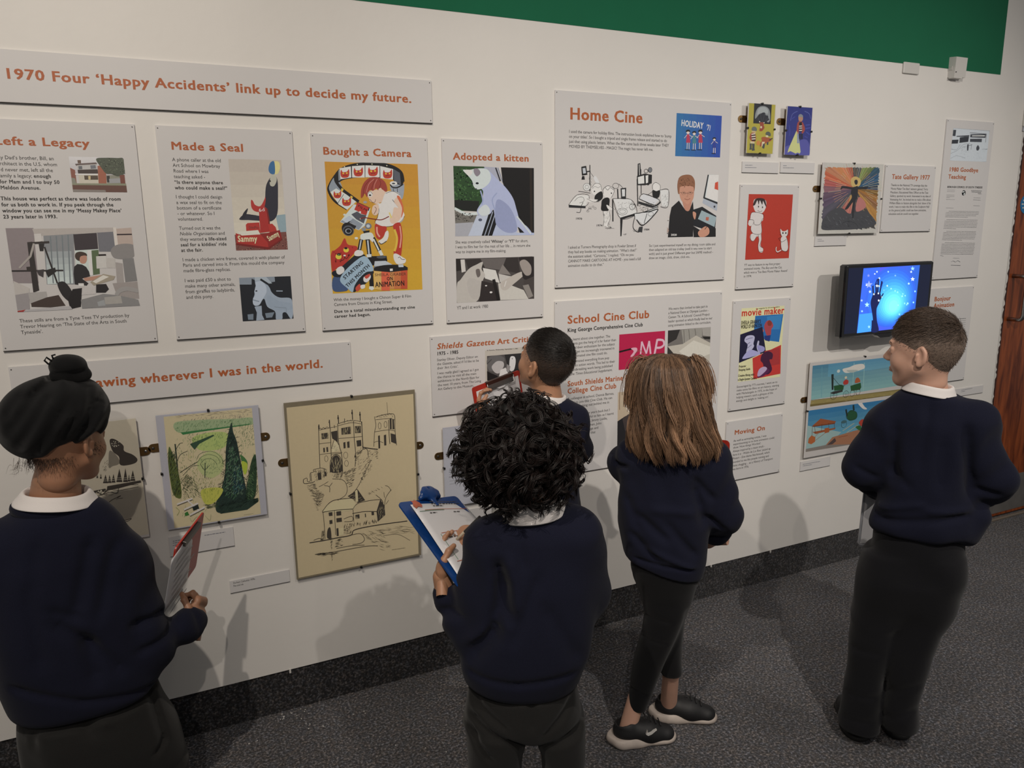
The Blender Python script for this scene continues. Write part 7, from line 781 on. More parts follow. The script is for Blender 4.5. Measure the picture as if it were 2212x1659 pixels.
F=Auto(.0055)
F.stack([(0.0290,-0.0391,1.1382,0.5950,-0.8037,0.0718,0.0620),(0.0321,-0.0434,1.1132,0.5950,-0.8037,0.0950,0.0660),(0.0345,-0.0466,1.0535,0.5950,-0.8037,0.1276,0.0820),(0.0448,-0.0437,0.9558,0.5950,-0.8037,0.1308,0.0980),(0.0486,-0.0489,0.8415,0.5950,-0.8037,0.1199,0.1050),(0.0480,-0.0481,0.7917,0.5950,-0.8037,0.1298,0.1100),(0.0470,-0.0466,0.7514,0.5950,-0.8037,0.1376,0.1150),(0.0445,-0.0433,0.7175,0.5950,-0.8037,0.1358,0.1100)],.02,rnd=.022)
F.cap((-0.0282,0.0381,1.0249),(-0.0633,0.0856,0.8927),.060,.056,.035,wr=(.0025,60,0)).cap((-0.0632,0.0854,0.8899),(0.0858,0.1362,0.7920),.055,.040,.03,wr=(.003,80,1))
F.cap((0.1004,-0.1356,1.0600),(0.1422,-0.1585,0.8951),.058,.052,.035,wr=(.0025,60,2)).cap((0.1517,-0.1713,0.8907),(0.2485,-0.0667,0.7969),.056,.042,.03,wr=(.003,80,1))
F.cap((0.1224,-0.1654,0.7869),(0.1032,-0.1393,0.7364),.028,.03,.03)
F.ripple(.0016,1)
for a,b,w,h in [((-0.0322,-0.0909,1.1077),(-0.0564,-0.0919,0.9397),.012,.004),((-0.0719,-0.0205,1.0440),(-0.0836,-0.0383,0.8874),.014,.008),((0.0311,-0.1596,1.0507),(0.0288,-0.1902,0.8632),.013,.010),((-0.1067,-0.0239,0.7615),(0.0198,-0.1948,0.8065),.010,.006),((-0.1153,-0.0123,0.7941),(-0.0556,-0.1098,0.8307),.010,-.005),((-0.0480,-0.1200,0.8152),(0.0223,-0.1981,0.8205),.010,-.004),((-0.1001,-0.0329,0.9225),(-0.0746,-0.0841,0.8729),.012,.004),((-0.0238,-0.1359,1.0130),(-0.0317,-0.1421,0.8843),.016,.004),((-0.1185,0.0593,0.9056),(-0.0807,0.0249,0.8817),.008,.005),((0.0702,-0.1789,0.8792),(0.1029,-0.2230,0.8681),.009,.006)]: F.fold(a,b,w,h)
F.cap((0.0308,-0.0417,1.1359),(0.0291,-0.0392,1.1967),.056,.060,.004,'-')
fmesh(F,'sweatshirt',M['navy'],p)
torus('neckband',(0.0345,-0.0399,1.1271),frame(AW,(.07,-.08,1)),.070,.062,.0060,M['navy2'],p,tall=1.6)
collar('collar',(0.0289,-0.0391,1.1463),frame(AW,(.07,-.08,1)),.0535,.050,.0,.026,.017,M['white_c'],p)
F=Auto(.0055)
F.stack([(0.0425,-0.0406,0.7220,0.5950,-0.8037,0.1156,0.0950),(0.0437,-0.0422,0.6386,0.5950,-0.8037,0.1285,0.1020),(0.0398,-0.0370,0.5670,0.5950,-0.8037,0.1342,0.1050),(0.0332,-0.0280,0.4970,0.5950,-0.8037,0.1308,0.0900),(0.0311,-0.0252,0.4278,0.5950,-0.8037,0.1172,0.0600)],.03)
F.stack([(0.0051,0.0099,0.6329,0.5950,-0.8037,0.0692,0.0800),(-0.0014,0.0186,0.5557,0.5950,-0.8037,0.0706,0.0880),(-0.0118,0.0327,0.4309,0.5950,-0.8037,0.0652,0.0780),(-0.0259,0.0350,0.3107,0.5950,-0.8037,0.0590,0.0700),(-0.0282,0.0381,0.2141,0.5950,-0.8037,0.0564,0.0660),(-0.0313,0.0423,0.1219,0.5950,-0.8037,0.0583,0.0660),(-0.0300,0.0406,0.0462,0.5950,-0.8037,0.0606,0.0660)],.04)
F.stack([(0.0785,-0.0893,0.6578,0.5950,-0.8037,0.0626,0.0800),(0.0785,-0.0893,0.5886,0.5950,-0.8037,0.0685,0.0880),(0.0649,-0.0709,0.4654,0.5950,-0.8037,0.0674,0.0780),(0.0434,-0.0586,0.3461,0.5950,-0.8037,0.0575,0.0700),(0.0370,-0.0500,0.2500,0.5950,-0.8037,0.0546,0.0660),(0.0333,-0.0450,0.1582,0.5950,-0.8037,0.0490,0.0640),(0.0358,-0.0484,0.0827,0.5950,-0.8037,0.0488,0.0640)],.014)
F.ripple(.0018,5)
for a,b in (((-0.1017,0.0365,0.3340),(-0.0641,-0.0311,0.3388)),((-0.1043,0.0400,0.1751),(-0.0645,-0.0305,0.1838)),((-0.1071,0.0438,0.0899),(-0.0684,-0.0253,0.0995)),): F.fold(a,b,.011,.0028)
for a,b in (((-0.0450,-0.0568,0.2158),(0.0097,-0.1139,0.2614)),((-0.0455,-0.0562,0.1296),(0.0068,-0.1100,0.1754)),): F.fold(a,b,.011,.0028)
fmesh(F,'trousers',M['dark'],p)
shoe(p,(-0.0418,0.0286,0.0000),(.55,.85,0),.20,M['shoe'],M['shoe_sole_dark']); shoe(p,(0.0805,-0.0219,0.0000),(.6,.85,0),.20,M['shoe'],M['shoe_sole_dark'])
c,ux,uz,w_,h_=fr3((0.0818,0.1585,0.8777),(0.2470,0.1202,0.8675),(0.0610,0.1529,0.6069))
b=empty('clipboard',tuple(np.array(c)+np.array((1.92,-.99,0)))); tag(b,'pale grey clipboard held against the right-hand child’s waist','clipboard'); z0=np.zeros(3)
sheet('board',z0,ux,uz,.225,.30,.003,M['board_g'],b); sheet('paper',z0,ux,uz,.21,.285,.0006,M['paper'],b,rr=0,nx=1,nz=1,nrm=.0025); sheet('clip',z0,ux,uz,.09,.03,.012,M['brass'],b,rr=.004,z0=.14)
tubeobj('clip_spring',[z0+ux*-.045+uz*.15,z0+ux*.045+uz*.15],.005,M['brass'],b)

AW=(0.6136,0.7896,0.0000); RT=(0.7896,-0.6136,0.0000)
p=person('child with long light brown hair in two bunches, navy jumper, black leggings and trainers',(1.33,-.70,0))
hc=np.array((-0.0104,0.0271,1.1113)); HR=frame((.35,.93,-.12)); hs=.88
h1=np.array((-0.1539,0.0752,0.0000)); R1=frame(np.array((0.0356,0.0064,0.0000))-h1); h2=np.array((0.0441,0.1277,0.0000)); R2=frame(np.array((0.2184,0.0144,0.0000))-h2)
body(p,M['skin_fair'],HR,hc,hs,[((-0.0174,0.0135,1.0210),(-0.0095,0.0201,0.9411),.046,.055),((-0.0030,0.0277,0.9168),(-0.0086,0.0320,0.6381),.050,.056),((-0.0246,0.0445,0.6213),(-0.0216,0.0168,0.4346),.042,.034),((-0.0216,0.0168,0.4346),(-0.0766,0.0596,0.1403),.033,.024),((0.0241,0.0066,0.6267),(0.0312,0.0328,0.4139),.042,.024),((0.0312,0.0328,0.4139),(0.0353,0.0359,0.2193),.022,.022),
 ((-0.0960,0.0746,0.9458),(-0.0699,0.1556,0.8832),.034,.032),((-0.0699,0.1556,0.8832),(0.0421,0.1952,0.8322),.03,.022),((0.0796,-0.0618,0.9438),(0.1226,-0.0700,0.7763),.034,.032),((0.1226,-0.0700,0.7763),(0.1546,0.0065,0.6611),.03,.022)],
 [((0.0715,0.1977,0.8114),(.6,.7,.1),(0,.4,.9),(.5,.6,.6,.6),1,.05,.5,.85),((0.1723,0.0307,0.6392),(-.4,.7,-.2),(.8,.1,-.5),(.6,.7,.7,.7),-1,.05,.5,.85)],
 extra=[(tuple(h1+R1@np.array((0,.044,.035))),(-0.0789,0.0613,0.1399),.027,.027),(tuple(h2+R2@np.array((0,.044,.035))),(0.0351,0.0360,0.2274),.027,.0255)])
eyes(p,HR,hc,hs,(.06,.04,.03)); lips(p,HR,hc,hs,M['lip'])
F=Auto(.0055)
F.stack([(-0.0152,0.0118,0.9842,0.7896,-0.6136,0.0560,0.0500),(-0.0101,0.0079,0.9621,0.7896,-0.6136,0.1022,0.0700),(-0.0105,0.0082,0.9303,0.7896,-0.6136,0.1321,0.0850),(-0.0055,0.0170,0.8701,0.7896,-0.6136,0.1468,0.0930),(-0.0123,0.0223,0.7974,0.7896,-0.6136,0.1453,0.0970),(-0.0180,0.0267,0.7274,0.7896,-0.6136,0.1357,0.1000),(-0.0144,0.0239,0.6686,0.7896,-0.6136,0.1268,0.1020),(-0.0115,0.0216,0.6182,0.7896,-0.6136,0.1185,0.1000),(-0.0113,0.0214,0.5677,0.7896,-0.6136,0.1066,0.0950)],.02,rnd=.02)
F.cap((-0.0937,0.0728,0.9388),(-0.0834,0.1408,0.8968),.053,.050,.03,wr=(.002,70,0)).cap((-0.0834,0.1408,0.8968),(0.0363,0.1997,0.8348),.050,.034,.02)
F.cap((0.0766,-0.0595,0.9408),(0.1269,-0.0733,0.7723),.056,.050,.03,wr=(.0025,60,1)).cap((0.1271,-0.0734,0.7666),(0.1598,0.0025,0.6692),.050,.036,.02,wr=(.003,80,1))
F.ripple(.0015,8); F.cut((-0.0441,-0.0291,0.5965),tuple(np.array((-.30*RT[0],-.30*RT[1],-1))*np.array([1,1,1])),.006)
for a,b,w,h in [((-0.0137,-0.1033,0.8738),(0.0094,-0.1213,0.7656),.013,.010),((-0.1092,-0.0418,0.8076),(-0.0080,-0.1204,0.8030),.012,-.005),((-0.1396,-0.0182,0.7838),(-0.0766,-0.0671,0.7196),.012,.007),((-0.0777,-0.0663,0.7687),(-0.0143,-0.1155,0.6698),.012,.006),((-0.1542,-0.0068,0.7259),(-0.0958,-0.0522,0.6536),.011,.006),((-0.1172,-0.0356,0.6870),(-0.0070,-0.1086,0.6298),.008,-.005),((-0.1606,0.0109,0.8337),(-0.1389,-0.0187,0.7416),.012,.005),((-0.1604,0.0740,0.9156),(-0.1538,0.0309,0.9186),.007,.010),((-0.0144,-0.1028,0.9010),(0.0464,-0.1120,0.8390),.010,.005),((0.0445,-0.0979,0.7786),(0.0813,-0.1265,0.7399),.008,.006),((-0.1457,-0.0134,0.6480),(-0.0068,-0.1087,0.6227),.005,.005)]: F.fold(a,b,w,h)
fmesh(F,'sweatshirt',M['navy'],p)
collar('collar',(-0.0157,0.0122,0.9933),frame(AW),.054,.050,0,.024,.014,M['white_c'],p)
F=Auto(.005)
F.stack([(-0.0100,0.0205,0.6355,0.7896,-0.6136,0.1066,0.0850),(-0.0111,0.0213,0.5858,0.7896,-0.6136,0.1043,0.0880),(-0.0065,0.0177,0.5379,0.7896,-0.6136,0.0840,0.0680),(-0.0015,0.0139,0.4774,0.7896,-0.6136,0.0581,0.0300)],.025)
F.stack([(-0.0232,0.0307,0.5625,0.7896,-0.6136,0.0746,0.0650),(-0.0107,0.0210,0.4916,0.7896,-0.6136,0.0664,0.0580),(-0.0166,0.0129,0.4430,0.7896,-0.6136,0.0595,0.0520),(-0.0273,0.0212,0.3795,0.7896,-0.6136,0.0530,0.0500),(-0.0488,0.0379,0.2858,0.7896,-0.6136,0.0468,0.0500),(-0.0641,0.0498,0.2009,0.7896,-0.6136,0.0402,0.0450),(-0.0769,0.0597,0.1174,0.7896,-0.6136,0.0298,0.0350),(-0.0773,0.0601,0.1075,0.7896,-0.6136,0.0306,0.0350)],.02)
F.stack([(0.0318,0.0133,0.5694,0.7896,-0.6136,0.0626,0.0650),(0.0314,0.0263,0.4793,0.7896,-0.6136,0.0523,0.0560),(0.0301,0.0336,0.4059,0.7896,-0.6136,0.0394,0.0500),(0.0328,0.0378,0.3237,0.7896,-0.6136,0.0369,0.0470),(0.0345,0.0365,0.2500,0.7896,-0.6136,0.0329,0.0380),(0.0354,0.0358,0.2096,0.7896,-0.6136,0.0346,0.0340)],.012)
F.ripple(.0008,3)
for a,b in (((-0.0893,0.0061,0.4488),(-0.0300,-0.0400,0.4418)),((-0.1044,0.0178,0.3779),(-0.0391,-0.0330,0.3691)),((-0.1159,0.0394,0.1965),(-0.0789,0.0106,0.1868))): F.fold(a,b,.006,.003)
fmesh(F,'leggings',M['black'],p)
s1,R1,k1=shoe(p,h1,R1[:,1],.205,M['shoe'],M['sole'],True,name='trainer'); s1['label']='black trainer with a white swoosh and dirty white sole'
s2,R2,k2=shoe(p,h2,R2[:,1],.205,M['shoe'],M['sole'],True,name='trainer')
# swoosh on the camera-facing side
o1=h1; sw=[(0,.010),(.012,.004),(.03,.009),(.058,.026),(.028,.016),(.014,.013),(.007,.016),(.010,.024)]
V=[o1+R1@np.array((.0465-.12*z,.094+y*.6,.046+z*.75)) for i,(y,z) in enumerate(sw)]
mesh_obj('swoosh',V+[v-R1@np.array((.010,0,0)) for v in V],[tuple(range(8)),tuple(range(15,7,-1))]+[(i,i+8,(i+1)%8+8,(i+1)%8) for i in range(8)],M['plastic_w'],s1)
for s_,R_,o_ in((s1,R1,o1),(s2,R2,h2)):
    lc=MB()
    for k in range(4): y=.098+.016*k; z=.095-.009*k; lc.tube([o_+R_@np.array((x,y+abs(x)*.15,z-x*x*16)) for x in(-.02,-.01,0,.01,.02)],.002,6)
    lc.build('laces',M['shoe'],s_,True)
# hair: long meridian strands over the back of the head
ax=np.array(AW); rt=np.array(RT); C0=[((-0.0286,0.0159,1.2489),.004,.004),((-0.0284,0.0158,1.2436),.040,.044),((-0.0282,0.0156,1.2342),.060,.062),((-0.0274,0.0137,1.2184),.076,.078),((-0.0277,0.0063,1.1606),.094,.092),((-0.0255,-0.0004,1.0939),.104,.098),((-0.0235,-0.0071,1.0336),.113,.098),((-0.0205,-0.0120,0.9861),.122,.094),((-0.0195,-0.0127,0.9445),.117,.086)]
cz=np.array([c[0][2] for c in C0][::-1]); cxy=np.array([c[0][:2] for c in C0][::-1]); crx=np.array([c[1] for c in C0][::-1]); cry=np.array([c[2] for c in C0][::-1])
def env(z,th,k=1.0):
    x=np.interp(z,cz,cxy[:,0]);y=np.interp(z,cz,cxy[:,1]);rx=np.interp(z,cz,crx)*k;ry=np.interp(z,cz,cry)*k
    return np.stack([x+rt[0]*rx*np.cos(th)+ax[0]*ry*np.sin(th),y+rt[1]*rx*np.cos(th)+ax[1]*ry*np.sin(th),z],-1)
F=Auto(.0055)
F.stack([(c[0][0],c[0][1],c[0][2]+dz_,rt[0],rt[1],max(.01,c[1]-.014),max(.01,c[2]-.014)) for c,dz_ in zip(C0[3:],(-.022,-.01,0,0,.012,.03))],.0,e=2.1,rnd=.03); F.ripple(.003,2,2.0)
F.cut(tuple(hc+ax*.035),ax,.02); V,Qf=F.mesh(); n0=len(V); rs=np.random.RandomState(7)
VB=V; FB=Qf; CB=np.array([.085,.05,.03])*(.7+.6*rs.rand(n0,1)); parts=[(V,Qf,CB)]
N=3400; K=18; nc=70; cth=rs.uniform(-math.pi*1.12,math.pi*.12,nc); cl=rs.randint(0,nc,N); th0=cth[cl]+rs.normal(0,.055,N); zb=cz[0]+.012+.03*np.abs(rs.rand(nc)-.5)[cl]+rs.normal(0,.007,N)
t=np.linspace(0,1,K)[None,:]; zt=cz[-1]-.001; top=rs.rand(N,1)**4*.03; z=(zt-top)*(1-t)+zb[:,None]*t
z=zt-top-(zt-top-zb[:,None])*t**1.25
ph=rs.rand(nc)[cl][:,None]*6; fr_=rs.uniform(20,34,nc)[cl][:,None]
th=th0[:,None]+(cth[cl]-th0)[:,None]*t*.7+.12*np.sin(z*fr_+ph)*np.minimum(1,t*1.4)+rs.normal(0,.02,(N,1))
k=1+.09*np.sin(z*fr_*1.1+ph+1.5)*t+rs.normal(0,.025,(N,1))+.05*rs.rand(nc)[cl][:,None]*t
P=env(z,th,k); cb=rs.rand(nc)[cl]; base=np.array([[.045,.025,.015],[.48,.28,.165]]); mixv=np.clip(.02+.30*cb[:,None]**1.5+.18*np.sin(z*17+ph*1.7)*cb[:,None]+.55*t**1.7*(.25+.75*cb[:,None])+rs.normal(0,.09,(N,1)),0,1)[...,None]
CC=base[0]*(1-mixv)+base[1]*mixv
parts.append(strands('h',P,.0009*np.concatenate([np.ones(K-3),[.8,.6,.2]])[None,:],CC,p))
# bunches
for B,O,E_,nn in(((-0.0787,0.0358,1.2248),(-0.1114,0.0486,1.2470),(-0.1277,0.0486,1.1359),520),((0.0121,-0.0347,1.2331),(0.0212,-0.0545,1.2535),(0.0392,-0.0812,1.1632),420)):
    B=np.array(B);O=np.array(O);E_=np.array(E_); t=np.linspace(0,1,12)[None,:,None]
    j=rs.normal(0,1,(nn,1,3)); P=B*(1-t)**2+2*O*t*(1-t)*1.0+E_*t**2+j*np.array([.009,.012,.012])*np.sin(t*2.2)*1.0+rs.normal(0,.0025,(nn,1,3)); P[...,2]-=.02*t[...,0]**2*rs.rand(nn,1)*2
    m_=rs.rand(nn,1,1)*.6+.2*t; parts.append(strands('h',P,.0009,(base[0]*(1-m_)+base[1]*m_),p))
# stray hairs
nn=160; th=rs.uniform(-3.3,.2,(nn,1)); t=np.linspace(0,1,8)[None,:]; z=cz[-1]-rs.rand(nn,1)*.2-t*rs.uniform(.03,.08,(nn,1)); P=env(z,th+.2*np.sin(t*3+th*9),1.0+.14*t*rs.rand(nn,1)); parts.append(strands('h',P,.0004,np.ones((nn,8,3))*np.array([.16,.09,.055]),p))
n=0;VS=[];FS=[];CS=[]
for V,Fq,Cc in parts: VS.append(V);FS.append(Fq+n);CS.append(Cc);n+=len(V)
fast_mesh('hair',np.concatenate(VS),np.concatenate(FS),M['hair'],p,np.concatenate(CS))
for q_ in((-0.0777,0.0351,1.2275),(0.0111,-0.0339,1.2343)):
    torus('hair_tie',q_,frame(AW),.010,.010,.0035,M['shoe'],p,tall=1,n=20)
c,ux,uz,w_,h_=fr3((0.0968,0.1781,0.9748),(0.2168,0.0215,0.9777),(0.0987,0.1766,0.6235))
b=empty('clipboard',tuple(np.array(c)+np.array((1.33,-.70,0)))); tag(b,'red clipboard corner showing over the long-haired child’s right shoulder','clipboard')
wv=np.array((0.2168,0.0215,0.9777))-c; sheet('board',z0,ux,uz,w_,.31,.0035,M['red'],b,rr=.012,z0=0); sheet('paper',z0,ux,uz,w_-.028,.28,.0006,M['paper'],b,rr=0,nx=1,nz=1,x0=-.012,z0=-.012,nrm=.0025)
sheet('clip',z0,ux,uz,.10,.028,.012,M['steel'],b,rr=.004,z0=.14)

AW=(0.4667,0.8844,0.0000); RT=(0.8844,-0.4667,0.0000)
p=person('dark short-haired child in navy sweatshirt close to the wall looking up',(1.13,-.27,0))
hc=np.array((-0.0032,0.0017,1.1705)); HR=frame((-.36,.925,.38),(.1,-.3,1)); hs=.93
body(p,M['skin_tan'],HR,hc,hs,[((0.0018,-0.0009,1.0625),(0.0062,0.0080,0.9896),.048,.055),((0.0108,0.0169,0.9473),(0.0127,0.0159,0.6280),.052,.06),((-0.0140,0.0300,0.6110),(-0.0252,0.0246,0.1455),.05,.03),((0.0420,0.0004,0.6114),(0.0370,-0.0082,0.1465),.05,.03),
 ((-0.0756,0.0399,0.9843),(-0.1255,0.1002,0.8882),.036,.032),((-0.1255,0.1002,0.8882),(-0.1725,0.1249,0.9769),.03,.022),((0.0797,-0.0421,0.9919),(0.0984,-0.0293,0.8508),.036,.032),((0.0984,-0.0293,0.8508),(0.0949,0.0969,0.8000),.03,.022)],
 [((-0.1788,0.1283,1.0041),(-.1,.2,1),(-.8,.5,0),(.6,.7,.7,.7),1,.05,.6,.85),((0.0995,0.1397,0.7927),(-.6,.8,.1),(.2,.2,.9),(.5,.6,.6,.6),-1,.05,.5,.85)])
eyes(p,HR,hc,hs,(.01,.008,.007)); lips(p,HR,hc,hs,M['lip'])
shell_hair(p,HR,hc,hs,(.012,.009,.0075),(.045,.031,.024),33,12000,len_top=.014)
F=Auto(.006)
F.stack([(0.0023,-0.0012,1.0516,0.8844,-0.4667,0.0600,0.0580),(0.0029,-0.0015,1.0297,0.8844,-0.4667,0.0807,0.0660),(0.0006,-0.0003,0.9826,0.8844,-0.4667,0.1016,0.0800),(0.0085,0.0068,0.9180,0.8844,-0.4667,0.1110,0.0900),(0.0055,0.0084,0.8214,0.8844,-0.4667,0.1087,0.0950),(0.0053,0.0085,0.7356,0.8844,-0.4667,0.1063,0.0980),(0.0092,0.0064,0.6612,0.8844,-0.4667,0.1117,0.1000),(0.0091,0.0065,0.6001,0.8844,-0.4667,0.1059,0.0980)],.02,rnd=.02)
F.cap((-0.0689,0.0363,0.9733),(-0.1187,0.0966,0.8801),.052,.048,.03).cap((-0.1187,0.0966,0.8801),(-0.1658,0.1214,0.9608),.046,.034,.02)
F.cap((0.0744,-0.0392,0.9841),(0.0960,-0.0393,0.8812),.054,.048,.03,wr=(.002,60,0)).cap((0.0960,-0.0393,0.8780),(0.0973,0.0843,0.7981),.048,.036,.02)
F.ripple(.0015,12)
for a,b,w,h in [((0.0549,-0.0742,0.8534),(0.0868,-0.0797,0.8328),.009,.010),((0.0202,-0.1011,1.0121),(0.0247,-0.1148,0.8923),.012,.008),((-0.0479,-0.0878,0.9565),(-0.0353,-0.0945,0.8022),.012,.005)]: F.fold(a,b,w,h)
F.cap((0.0044,-0.0023,1.0453),(-0.0007,0.0004,1.1167),.054,.058,.004,'-')
fmesh(F,'sweatshirt',M['navy'],p)
collar('collar',(0.0044,-0.0023,1.0578),frame(AW,(.12,-.10,1)),.052,.049,.0,.024,.013,M['white_c'],p)
F=Auto(.006)
F.stack([(0.0092,0.0064,0.6336,0.8844,-0.4667,0.0993,0.0900),(0.0090,0.0066,0.5309,0.8844,-0.4667,0.1001,0.0900),(0.0088,0.0067,0.4626,0.8844,-0.4667,0.0942,0.0700)],.02)
F.stack([(-0.0317,0.0280,0.5306,0.8844,-0.4667,0.0509,0.0750),(-0.0329,0.0287,0.3233,0.8844,-0.4667,0.0420,0.0600),(-0.0358,0.0189,0.1063,0.8844,-0.4667,0.0360,0.0550)],.02); F.stack([(0.0526,-0.0164,0.5312,0.8844,-0.4667,0.0507,0.0750),(0.0499,-0.0150,0.3242,0.8844,-0.4667,0.0419,0.0600),(0.0423,-0.0223,0.1076,0.8844,-0.4667,0.0359,0.0550)],.012); F.ripple(.0015,9)
fmesh(F,'trousers',M['charcoal'],p)
shoe(p,(0.0183,0.1260,0.0000),(-.2,1,0),.2,M['shoe'],M['shoe_sole_dark']); shoe(p,(0.1044,0.0899,-0.0000),(.1,1,0),.2,M['shoe'],M['shoe_sole_dark'])
c,ux,uz,w_,h_=fr3((-0.2174,0.1147,1.0897),(-0.0230,0.1591,1.1252),(-0.1876,0.1216,0.8911))
b=empty('clipboard',tuple(np.array(c)+np.array((1.13,-.27,0)))); tag(b,'red clipboard with a steel clip raised in front of the wall','clipboard')
sheet('board',z0,ux,uz,w_,h_,.0035,M['red'],b,rr=.008); sheet('paper',z0,ux,uz,w_-.022,h_-.022,.0006,M['paper'],b,rr=0,nx=1,nz=1,x0=.002,z0=-.006,nrm=.0025)
sheet('clip',z0,ux,uz,.115,.012,.012,M['frame_w'],b,rr=.003,z0=h_/2-.004,nrm=.003,x0=.012)
cp=[z0+ux*(x+.012)+uz*(h_/2+zz)+np.cross(ux,uz)*.009 for x,zz in((-.056,-.004),(-.056,-.03),(-.02,-.030),(-.012,-.036),(.012,-.036),(.02,-.03),(.056,-.03),(.056,-.004))]
tubeobj('clip_wire',cp,.0016,M['steel'],b); flat('clip_plate',M['steel'],b,z0,ux,uz,.0075,[[(x+.012,h_/2+zz) for x,zz in((-.055,-.006),(-.055,-.027),(.055,-.027),(.055,-.006))]])
mk=flat('leaf_mark',mat('orange_mark',(.55,.17,.03),.6),b,z0,ux,uz,.0034,[[(-w_/2+.045+.016*(1.0 if k%2 else .55)*math.cos(k*math.pi/7),h_/2-.062+.016*(1.0 if k%2 else .55)*math.sin(k*math.pi/7)) for k in range(14)]])

AW=(0.4371,0.8994,0.0000); RT=(0.8994,-0.4371,0.0000)
p=person('curly black-haired child in navy sweatshirt writing on a blue clipboard',(.72,-.93,0))
hc=np.array((0.0048,0.0199,1.0886)); HR=frame((.05,.93,-.42),(0,0,1)); hs=.93
body(p,M['skin_tan'],HR,hc,hs,[((0.0095,-0.0046,1.0005),(0.0250,-0.0010,0.9172),.048,.055),((0.0292,0.0080,0.8667),(-0.0002,0.0223,0.5531),.055,.065),((-0.0447,0.0439,0.5031),(-0.0659,0.0431,0.0477),.045,.026),((0.0708,-0.0122,0.5024),(0.0792,-0.0274,0.0473),.045,.026),
 ((-0.0670,0.0326,0.8820),(-0.1089,0.0751,0.6589),0.030,.030),((-0.1089,0.0751,0.6589),(-0.1540,0.1249,0.7519),.033,.0235),((0.1150,-0.0559,0.9148),(0.1583,-0.0102,0.7395),0.030,.030),((0.1583,-0.0102,0.7334),(-0.0019,0.1899,0.7991),.032,.023)],
 [((-0.1564,0.1316,0.7834),(.30,.80,1),(-.9,.45,-.1),(.25,.3,.35,.4),1,.06,.62,.92),((-0.0660,0.1710,0.8552),(-.86,.30,-.28),(.1,-.45,.85),(.65,.75,.85,.9),-1,.05,.55,.92)],
 extra=[((-0.1507,0.1177,0.7155),(-0.1583,0.1270,0.7786),.026,.0225),((0.0069,0.1745,0.8008),(-0.0494,0.1663,0.8451),.026,.022)])
eyes(p,HR,hc,hs,(.01,.008,.007)); lips(p,HR,hc,hs,M['lip'])
F=Auto(.006)
F.stack([(0.0192,-0.0093,0.9633,0.8994,-0.4371,0.0700,0.0660),(0.0195,-0.0095,0.9474,0.8994,-0.4371,0.0953,0.0740),(0.0202,-0.0098,0.9230,0.8994,-0.4371,0.1202,0.0860),(0.0272,-0.0021,0.8681,0.8994,-0.4371,0.1357,0.1000),(0.0277,-0.0024,0.7980,0.8994,-0.4371,0.1467,0.1120),(0.0184,0.0022,0.7029,0.8994,-0.4371,0.1537,0.1220),(0.0062,0.0081,0.6210,0.8994,-0.4371,0.1558,0.1280),(-0.0015,0.0119,0.5872,0.8994,-0.4371,0.1524,0.1280),(-0.0039,0.0130,0.5500,0.8994,-0.4371,0.1418,0.1200),(-0.0041,0.0131,0.5257,0.8994,-0.4371,0.1309,0.1100)],.02,rnd=.022)
F.cap((-0.0671,0.0326,0.8786),(-0.1027,0.0722,0.6650),.062,.058,.04,wr=(.003,50,0)).cap((-0.1105,0.0648,0.6645),(-0.1523,0.1129,0.7206),.052,.037,.03,wr=(.0035,70,1)).cap((-0.1524,0.1130,0.7182),(-0.1561,0.1204,0.7375),.0335,.0315,.004)
F.cap((0.1102,-0.0536,0.9091),(0.1471,-0.0159,0.7446),.064,.060,.045,wr=(.002,50,2)).cap((0.1471,-0.0159,0.7385),(0.0206,0.1679,0.7931),.056,.036,.03)
F.ripple(.0016,15)
for a,b,w,h in [((-0.0885,-0.0793,0.8210),(-0.1127,-0.0786,0.7095),.016,.016),((-0.1127,-0.0786,0.7095),(-0.1632,-0.0541,0.6417),.016,.016),((-0.0957,-0.0647,0.8656),(-0.0784,-0.0842,0.7486),.014,.011),((-0.0726,-0.0759,0.8819),(-0.0641,-0.1023,0.7651),.014,-.006),((-0.0225,-0.1225,0.8419),(-0.0784,-0.1065,0.6926),.012,.005),((-0.1635,-0.0429,0.6699),(-0.1013,-0.0842,0.7319),.014,-.006),((-0.0448,-0.0672,0.9546),(-0.0452,-0.0892,0.8652),.010,.003),((-0.0137,-0.1379,0.7702),(0.0556,-0.1605,0.6402),.016,.005),((-0.1688,-0.0514,0.5979),(-0.0702,-0.1104,0.5923),.008,.005),((-0.0702,-0.1104,0.5923),(0.0465,-0.1560,0.6058),.008,.005),((-0.1807,0.0878,0.7128),(-0.1124,0.1102,0.7223),.008,.005)]: F.fold(a,b,w,h)
F.cap((0.0188,-0.0091,0.9577),(0.0116,-0.0056,1.0228),.058,.064,.004,'-')
fmesh(F,'sweatshirt',M['navy'],p)
torus('neckband',(0.0206,-0.0056,0.9539),frame(AW,(-.12,-.05,1)),.076,.068,.0062,M['navy2'],p,tall=1.7)
collar('collar',(0.0189,-0.0092,0.9757),frame(AW,(-.18,-.06,1)),.057,.054,.0,.040,.022,M['white_c'],p)
F=Auto(.006)
F.stack([(-0.0040,0.0131,0.5282,0.8994,-0.4371,0.1286,0.1080),(-0.0017,0.0119,0.4556,0.8994,-0.4371,0.1376,0.1150),(0.0000,0.0111,0.4173,0.8994,-0.4371,0.1404,0.1000)],.02)
